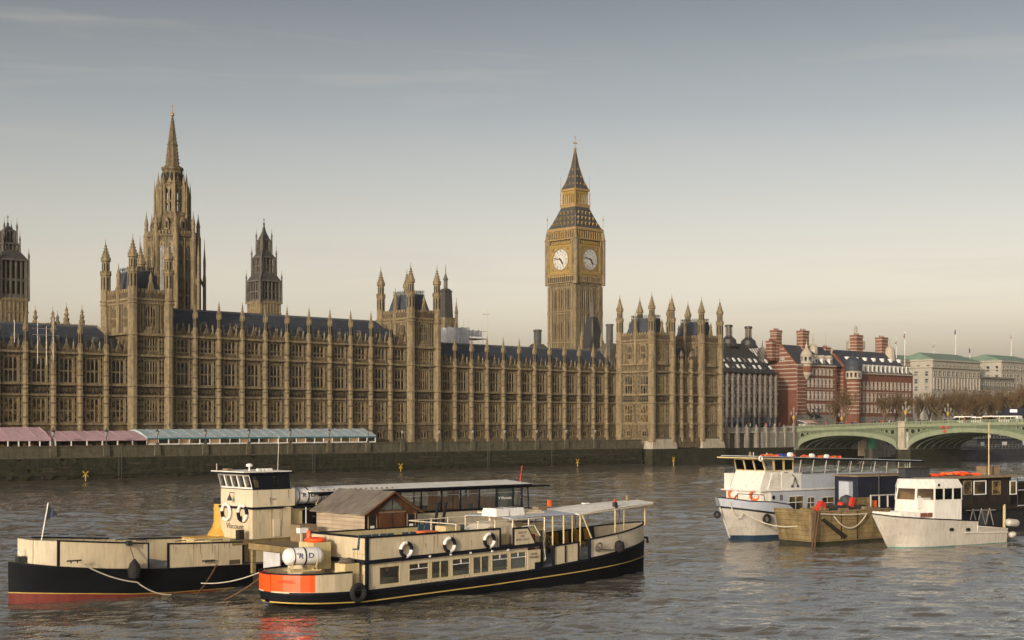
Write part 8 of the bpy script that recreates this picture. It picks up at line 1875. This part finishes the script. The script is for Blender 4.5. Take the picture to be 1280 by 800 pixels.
def wboxes(m_):
    x, z_ = g(1061, 602, 3.0); x2, _ = g(1079, 602, 3.0); m_.box(x, x2, 3.0, 4.2, 2.9, z_, 'grey_and_shaded_grp'); m_.box(x2+.01, x2+1.1, 3.4, 4.4, 3.6, z_-.1, 'white_grp'); m_.box(x-.05, x2+.05, 2.95, 4.25, z_, z_+.06, 'lead'); return ((x+x2)/2, 3.5, 2.9)
btop('cabinet', 'tall pale grey cabinet standing on the old barge', 'cabinet', wboxes)
def frames(m_):
    x, z_ = g(1088, 620, 1.6); x2, _ = g(1120, 620, 1.6)
    for xx_ in (x, x+(x2-x)*.33, x+(x2-x)*.66, x2): m_.box(xx_-.05, xx_+.05, 1.5, 1.62, 2.9, z_, 'white_hull')
    m_.box(x-.06, x2+.06, 1.48, 1.6, z_, z_+.10, 'white_hull'); m_.box(x-2.1, x-.1, 1.62, 1.7, 2.9, z_-.1, 'wood_old'); m_.box(x, x2, 3.0, 3.1, 2.9, z_, 'darkwood'); m_.box(x+.8, x+1.3, 2.0, 2.5, 2.9, 3.5, 'orange_dull'); return (x, 1.5, 2.9)
btop('window_frame_stack', 'white-framed shelter panels leaning on the barge deck', 'frame', frames)
def redp(m_):
    x, z_ = g(1066, 622, 1.2); m_.hexa([(x-.35, 1.2, 2.9), (x+.1, 1.2, 2.9), (x+.1, 1.5, 2.9), (x-.35, 1.5, 2.9), (x-.05, 1.2, z_), (x+.35, 1.2, z_), (x+.35, 1.5, z_), (x-.05, 1.5, z_)], 'red'); return (x, 1.3, 2.9)
btop('leaning_panel', 'leaning red panel on the barge deck', 'panel', redp)  # stands for a red panel propped up on deck
def redb(m_):
    x, z_ = g(1053, 640, 1.0); m_.lathe(x, 1.2, [(.25, 2.9), (.3, 3.5), (.33, 3.55)], 'red', 12); return (x, 1.2, 2.9)
btop('red_bucket', 'small red bucket on the barge deck left of the red panel', 'bucket', redb)
def redc(m_):
    x, z_ = g(1028, 640, .6); m_.ext([(x-.6, .6, 2.95), (x+.5, .6, 2.95), (x+.4, .6, 3.6), (x, .6, 3.75)], (0, .5, 0), 'red'); return (x, .8, 2.95)
btop('red_cover', 'crumpled red cover at the corner of the barge bow', 'cover', redc)
def dome(m_):
    x, z_ = g(1058, 640, 2.2); m_.lathe(x, 2.2, [(.7, 2.9), (.7, 3.5), (.5, 3.9), (.1, 4.1)], 'ship_dark', 12); return (x, 2.2, 2.9)
btop('covered_drum', 'dark covered drum behind the red bucket on the barge', 'drum', dome)
tw = lambda v: tuple(Mb @ Vector(v))
Mwv = lambda v: tuple(Mw @ Vector(v))
rope('thick pale rope drooping from the passenger boat bow to the barge', [Mwv((-.6, -.9, 3.5)), Mwv((.2, -1.75, 2.55)), tw((.3, -.1, 2.2))], .9, 'rope', .055)
rope('pale rope hanging in a loop along the barge side', [tw((2.2, -.15, 2.5)), tw((5.9, -.5, 2.55))], 1.15, 'rope', .05)
rope('taut pale rope from the barge corner to the motor cruiser bow', [tw((.2, -.15, 2.75)), tw((5.9, -.6, 2.6))], .1, 'rope', .05)
for i in range(2): rope('rusty chain hanging at the barge bow, %s' % ('left strand' if i == 0 else 'right strand'), [tw((-.1+i*.35, -.3, 3.0)), tw((-1.0+i*.3, -.7, -.1))], -.15, 'chain', .08)

# ======== dark houseboat behind the cruiser
O = DP(1068, 680, 126.5); O = (O[0]+1.2, O[1]-.2, 0); ah = rad(-9); hb = thing('houseboat', 'dark weathered houseboat with flat roof and blue end cabin behind the white cruiser', 'houseboat', (O[0], O[1], 0), ah); f3 = frame_pix(O, ah)
x_bl = f3(1128, 594, 1.5)[0]; x_end = f3(1272, 596, 0)[0]; xl = f3(1068, 594, 1.5)[0]
m = MB(); m.box(3.5, x_end+9, .6, 5.0, -1, 2.2, 'black'); m.box(x_bl-1, x_end+9, 0.2, 5.0, 2.2, 2.5, 'darkwood'); m.build('hull', hb, local=True)
m = MB(); z1_ = f3(1075, 594, 1.8)[1]; m.box(xl+.8, x_bl+2.2, 1.8, 4.6, 2.2, z1_-.15, 'blue_cabin'); m.sbox(xl+.6, x_bl+2.4, 1.6, 4.8, lambda x: z1_-.15, lambda x: z1_-.02, 'timber'); m.box(xl+2.4, xl+3.0, 1.74, 1.8, z1_-1.3, z1_-.9, 'black'); m.tube([(xl+3.2, 1.5, 2.4), (xl+3.2, 1.5, z1_+.9)], .04, 'iron', 5); m.build('blue_cabin', hb, local=True)
hz = f3(1180, 596, 0.6)[1]
m = MB(); m.box(x_bl+1.0, x_end-.2, .6, 4.8, 2.5, hz-.2, 'darkwood')
for i in range(24): x = x_bl+1.2+i*(x_end-x_bl-1.6)/24; m.box(x, x+.05, .56, .6, 2.5, hz-.2, 'black')
m.build('cabin_wall', hb, local=True)
m = MB(); m.box(x_bl+.4, x_end+.5, .1, 5.2, hz-.2, hz-.02, 'timber'); m.box(x_bl+.5, x_end+.3, .3, 5.0, hz-.02, hz+.03, 'deck'); m.build('cabin_roof', hb, local=True)
for pa, pb, k in ((1192, 1198, 'curtain'), (1205, 1214, 'leaded_warm'), (1218, 1232, 'clear_glass'), (1241, 1250, 'leaded_warm'), (1263, 1270, 'clear_glass')):
    xa_, za_ = f3(pa, 602, .5); xb_, zb2 = f3(pb, 617, .5); m = MB(); m.box(xa_, xb_, .52, .56, zb2, za_, 'cabin_glass' if k == 'clear_glass' else k)
    wfk = 'white' if pa in (1263, 1218) else 'timber'
    for a_, b_, c_, d_ in ((xa_-.08, xa_, zb2-.08, za_+.08), (xb_, xb_+.1, zb2-.08, za_+.08), (xa_, xb_, za_, za_+.08), (xa_, xb_, zb2-.08, zb2)): m.box(a_, b_, .48, .54, c_, d_, wfk)
    m.build('window', hb, local=True)
m = MB(); x = f3(1236, 560, 1.0)[0]; m.tube([(x, 1.0, hz), (x, 1.0, 10.5)], .06, 'yellow_cream', 6); m.box(x-.02, x+.25, .98, 1.02, 9.1, 9.35, 'paper'); m.build('mast', hb, local=True)
m = MB(); xa_ = f3(1273, 600, 0)[0]
for z_ in (2.5, 4.0, 5.2): m.tube([(xa_, .1, z_), (xa_+5, .1, z_)], .05, 'grey_and_shaded_grp', 5)
for i in range(4): m.tube([(xa_+i*1.3, .1, 2.5), (xa_+i*1.3, .1, 5.2)], .05, 'blue_cabin' if i < 1 else 'grey_and_shaded_grp', 5)
m.box(xa_+1, xa_+8, 2, 4.6, 2.5, 4.6, 'darkwood'); m.build('aft_railing', hb, local=True)
m = MB(); xa_ = f3(1215, 650, -.3)[0]
for q in range(3): m.tube([(xa_+q*1.2, .05, .8), (xa_+.6+q*1.2, .05, 2.4)], .05, 'steel', 5); m.tube([(xa_+1.2+q*1.2, .05, .8), (xa_+.6+q*1.2, .05, 2.4)], .05, 'steel', 5)
m.tube([(xa_-.5, .0, 2.3), (xa_+3.8, .0, 2.2)], .05, 'steel', 5); m.box(xa_+2.2, xa_+3.4, .5, .58, .8, 2.1, 'lead'); x = f3(1258, 645, -.4)[0]; m.tube([(x, -.2, .5), (x, -.2, 2.7)], .1, 'yellow_cream', 6); build_split(m, 'side_frame', hb, local=True)
Mh = PM[hb.name]
def htop(name, lb, cat, fn, grp=None):
    m_ = MB(); c = fn(m_); m_.v = [tuple(Mh @ Vector(v)) for v in m_.v]; c = Mh @ Vector(c); o_ = m_.build(name, at=tuple(c)); tag(o_, lb, cat, grp); return o_
xp0 = f3(1128, 590, 1.0)[0]; xp1 = f3(1159, 590, 1.0)[0]
for i in range(5):
    def pl(m_, i=i):
        x = xp0+(xp1-xp0)*(i+.5)/5; w2 = (xp1-xp0)/10-.03; m_.hexa([(x-w2*.85, .7, hz+.03), (x+w2*.85, .7, hz+.03), (x+w2*.85, 1.5, hz+.03), (x-w2*.85, 1.5, hz+.03), (x-w2, .65, hz+.8), (x+w2, .65, hz+.8), (x+w2, 1.55, hz+.8), (x-w2, 1.55, hz+.8)], 'ship_dark'); m_.box(x-w2*1.02, x+w2*1.02, .62, 1.58, hz+.8, hz+.88, 'darkwood'); return (x, 1.1, hz)
    htop('planter', 'dark wooden planter in the row above the white cruiser', 'planter', pl, 'planters on the houseboat roof')
def tub(m_):
    x0, x1 = f3(1230, 590, 1.2)[0], f3(1249, 590, 1.2)[0]; x = (x0+x1)/2; m_.frus(x, 1.6, hz+.03, hz+.85, (x1-x0)/2-.12, (x1-x0)/2, 'timber', .5, .55); m_.box(x-.03, x+.03, 1.0, 1.06, hz+.05, hz+.86, 'darkwood'); return (x, 1.6, hz)
htop('wooden_tub', 'brown wooden tub on the houseboat roof by the mast', 'tub', tub)
RB2 = random.Random(8)
ring_x0, ring_x1 = f3(1160, 592, 1.2)[0], f3(1226, 592, 1.2)[0]
for i in range(16):
    x = RB2.uniform(ring_x0+.3, ring_x1-.3); y = RB2.uniform(.7, 2.4); z_ = hz+.13+(.16 if RB2.random() > .6 else 0)
    m = MB(); c = Mh @ Vector((x, y, z_)); ax = Vector((RB2.uniform(-.15, .15), RB2.uniform(-.15, .15), 1)); m.torus(c, ax, .36, .10, [RB2.choice(['orange', 'orange_dull', 'red'])], 20, 6)
    tag(m.build('lifebuoy', at=tuple(c), smooth=True), 'orange-red lifebuoy lying in the heap on the houseboat roof', 'lifebuoy', 'lifebuoys heaped on the houseboat roof')

# ======== white motor cruiser
O = DP(1106, 685.5, 120.4); ac = rad(-14); cr_ = thing('motor_cruiser', 'small white motor cruiser with curtained cabin windows and a fender at its stern', 'motor boat', (O[0], O[1], 0), ac); f4 = frame_pix(O, ac)
Lc = f4(1258, 677, -1.4)[0]; La = f4(1221, 655, -1.75)[0]
half = spline_tab([(-1.55, .04), (-1.2, .35), (-.4, .95), (.8, 1.5), (2.2, 1.8), (4, 1.95), (La, 1.9), (Lc, 1.6)])
zg = lerp_tab([(-1.55, 2.98), (0, 2.75), (2.5, 2.55), (La, 2.15), (La+.02, 1.62), (Lc, 1.35)])
wl = spline_tab([(-1.55, .05), (0, .12), (1.2, .45), (3, .8), (Lc, .9)])
m = MB(); xs = dense([-1.55, -1.2, -.4, .2, .8, 1.5, 2.2, 4, La-2, La])+[La+.02, (La+Lc)/2, Lc]
def hr(m, lv, mt, rake=1.9): hull_rake(m, xs, half, lv, mt, rake, 'white_grp')
hr(m, [(lambda x: wl(x)*.8, K(-.7)), (wl, K(.12)), (lambda x: wl(x)*.9+.1, K(.38)), (lambda x: wl(x)*.55+.45, K(1.1)), (K(.99), lambda x: zg(x)-.08), (K(1.0), zg)], ['teal_boot', 'white_hull', 'white_hull', 'white_hull', 'white_hull'])
for x0, x1 in zip(xs[:-1], xs[1:]):
    if x1 <= La: m.tube([(x0, -half(x0)-.02, zg(x0)-.02), (x1, -half(x1)-.02, zg(x1)-.02)], .05, 'navy_trim', 5); m.tube([(x0, half(x0)+.02, zg(x0)-.02), (x1, half(x1)+.02, zg(x1)-.02)], .05, 'navy_trim', 5)
m.tube([(La-1.6, -1.93, 1.15), (Lc, -1.6, 1.0)], .05, 'white_grp', 5); creased(m.build('hull', cr_, local=True))
m = MB(); 
for px in (1190, 1211): x, z_ = f4(px, 662, -1.95); yy = -half(x)*.99-.02; m.ext([(x+.24*math.cos(q*math.pi/8), yy, z_+.15*math.sin(q*math.pi/8)) for q in range(16)], (0, .06, 0), 'black')
build_split(m, 'porthole', cr_, local=True)
m = MB(); m.hexa([(-1.2, -.3, 2.9), (.9, -1.2, 2.7), (.9, 1.2, 2.7), (-1.2, .3, 2.9), (-1.1, -.25, 3.15), (.7, -1.05, 3.0), (.7, 1.05, 3.0), (-1.1, .25, 3.15)], 'white_grp'); m.hexa([(1.2, -1.35, 2.5), (3.9, -1.5, 2.4), (3.9, 1.5, 2.4), (1.2, 1.2, 2.5), (1.6, -1.15, 3.05), (3.9, -1.3, 3.05), (3.9, 1.3, 3.05), (1.6, 1.0, 3.05)], 'white_grp'); build_split(m, 'foredeck', cr_, local=True)
m = MB(); m.box(2.6, 3.3, -1.52, -1.44, 2.6, 2.95, 'brick_red'); m.box(3.38, 3.9, -1.55, -1.46, 2.58, 2.95, 'brick_red'); build_split(m, 'hatch_cover', cr_, local=True)
# cabin: faceted plan, raked front
pl0 = [(La-1.0, -1.62), (3.9, -1.62), (2.35, -1.05), (1.2, .95), (1.9, 1.62), (La-1.0, 1.62)]
rk_ = [(0, 0), (.0, 0), (.35, .1), (.45, -.05), (.2, -.1), (0, 0)]
z0c, z1c, z2c, z3c = 2.2, 3.95, 5.05, 5.75
x_c1 = f4(1168, 640, -1.6)[0]; x_c2 = f4(1143, 640, -1.0)[0]; x_c3 = f4(1117, 640, .9)[0]; x_bk = f4(1202, 640, -1.6)[0]
pl0 = [(x_bk, -1.6), (x_c1, -1.6), (x_c2, -1.0), (x_c3, .9), (x_c3+.7, 1.6), (x_bk, 1.6)]
def ring_(z_, t_): return [(x+rk_[i][0]*t_, y+rk_[i][1]*t_, z_) for i, (x, y) in enumerate(pl0)]
R0_, R1_, R2_ = ring_(z0c, 0), ring_(z1c, .5), ring_(z2c, 1.0)
m = MB(); n6 = 6
m.add(R0_+R1_, [(i, (i+1) % n6, n6+(i+1) % n6, n6+i) for i in range(n6)], 'white_grp')
R3_ = [(x+(.25 if i in (1, 2, 3) else -.12), y*.82, z3c-.03*(i in (0, 5))) for i, (x, y, z_) in enumerate(R2_)]
R2b = [(x+(-.12 if i in (2, 3, 4) else .08), y*1.05, z_+.0) for i, (x, y, z_) in enumerate(R2_)]
m.add(R2b+R3_, [(i, (i+1) % n6, n6+(i+1) % n6, n6+i) for i in range(n6)]+[tuple(range(n6, 2*n6))], 'white_grp'); m.add(R2b, [tuple(range(n6))[::-1]], 'white_grp'); m.build('cabin', cr_, local=True)
m = MB()
def pan2(i, n_, gk, fw=.08):
    j = (i+1) % n6; pan(R1_[j], R1_[i], R2_[j], R2_[i], n_, 'white_grp', gk, fw, .05)
pan2(0, 3, 'clear_glass'); pan2(1, 1, 'clear_glass'); pan2(2, 1, 'clear_glass'); pan2(3, 1, 'clear_glass'); pan2(4, 3, 'clear_glass'); pan2(5, 2, 'clear_glass'); m.build('cabin_window', cr_, local=True)
m = MB()
for i in range(3):
    x = R1_[1][0]+(R1_[0][0]-R1_[1][0])*(i+.5)/3
    for s_ in (-1, 1): m.ext([(x+s_*.28, -1.45, z1c+.1), (x+s_*.30, -1.45, z2c), (x+s_*.02, -1.45, z2c), (x+s_*.15, -1.45, z1c+.5)], (0, .05, 0), 'curtain' if i else 'orange_dull')
m.box(x_c2+.3, x_bk, 1.3, 1.38, z1c-.4, z2c, 'curtain'); m.box(x_c2+.2, x_c1, -1.2, -1.1, 3.3, 4.2, 'white'); m.ext([(x_c2+.4, -.9, 4.0), (x_c2+1.0, -.9, 4.0), (x_c2+.8, -.9, 4.35)], (0, .2, 0), 'paper'); build_split(m, 'curtain', cr_, local=True)
m = MB(); x, z_ = f4(1173, 606, -1.6); m.ext([(x-.12, -1.7, z_-.12), (x+.12, -1.7, z_-.12), (x+.05, -1.7, z_+.12)], (0, .12, 0), 'black'); m.build('horn', cr_, local=True)
m = MB(); m.tube([(.1, -.5, 3.1), (.1, -.5, 3.4), (.6, -.5, 3.3)], .06, 'iron', 5); m.cbox(La+.3, -.6, 1.65, .2, .2, .35, 'white'); m.tube([(Lc-.5, -1.5, 1.3), (Lc-.45, -1.5, 3.3)], .05, 'yellow_cream', 6); build_split(m, 'deck_fitting', cr_, local=True)
Mc = PM[cr_.name]
for (a_, b_, r, lb) in (((Lc-.6, -1.95, 1.9), (Lc+.95, -1.8, 1.75), .33, 'large white fender at the motor cruiser stern'), ((Lc-.2, -1.9, .75), (Lc+.55, -1.9, .85), .26, 'smaller yellowed fender below the large one at the cruiser stern')):
    m = MB(); m.cyl(Mc @ Vector(a_), Mc @ Vector(b_), r, 'white_hull', 14, .2); tag(m.build('fender', at=tuple(Mc @ Vector(a_)), smooth=True), lb, 'fender')
# small dark float and debris
# ---------------------------------------------------------------- air
HZ = MB(); HZ.box(-420, 3200, -60, 3300, -3, 175, 'paper'); ho = HZ.build('haze')
hm = bpy.data.materials.new('haze_air'); hm.use_nodes = True; n = hm.node_tree.nodes; l = hm.node_tree.links; n.remove(n['Principled BSDF'])
pv = n.new('ShaderNodeVolumePrincipled'); pv.inputs['Color'].default_value = (.92, .90, .86, 1); pv.inputs['Density'].default_value = .00009; pv.inputs['Anisotropy'].default_value = .3
l.new(pv.outputs[0], n['Material Output'].inputs['Volume']); ho.data.materials.clear(); ho.data.materials.append(hm); tag(ho, kind='stuff')
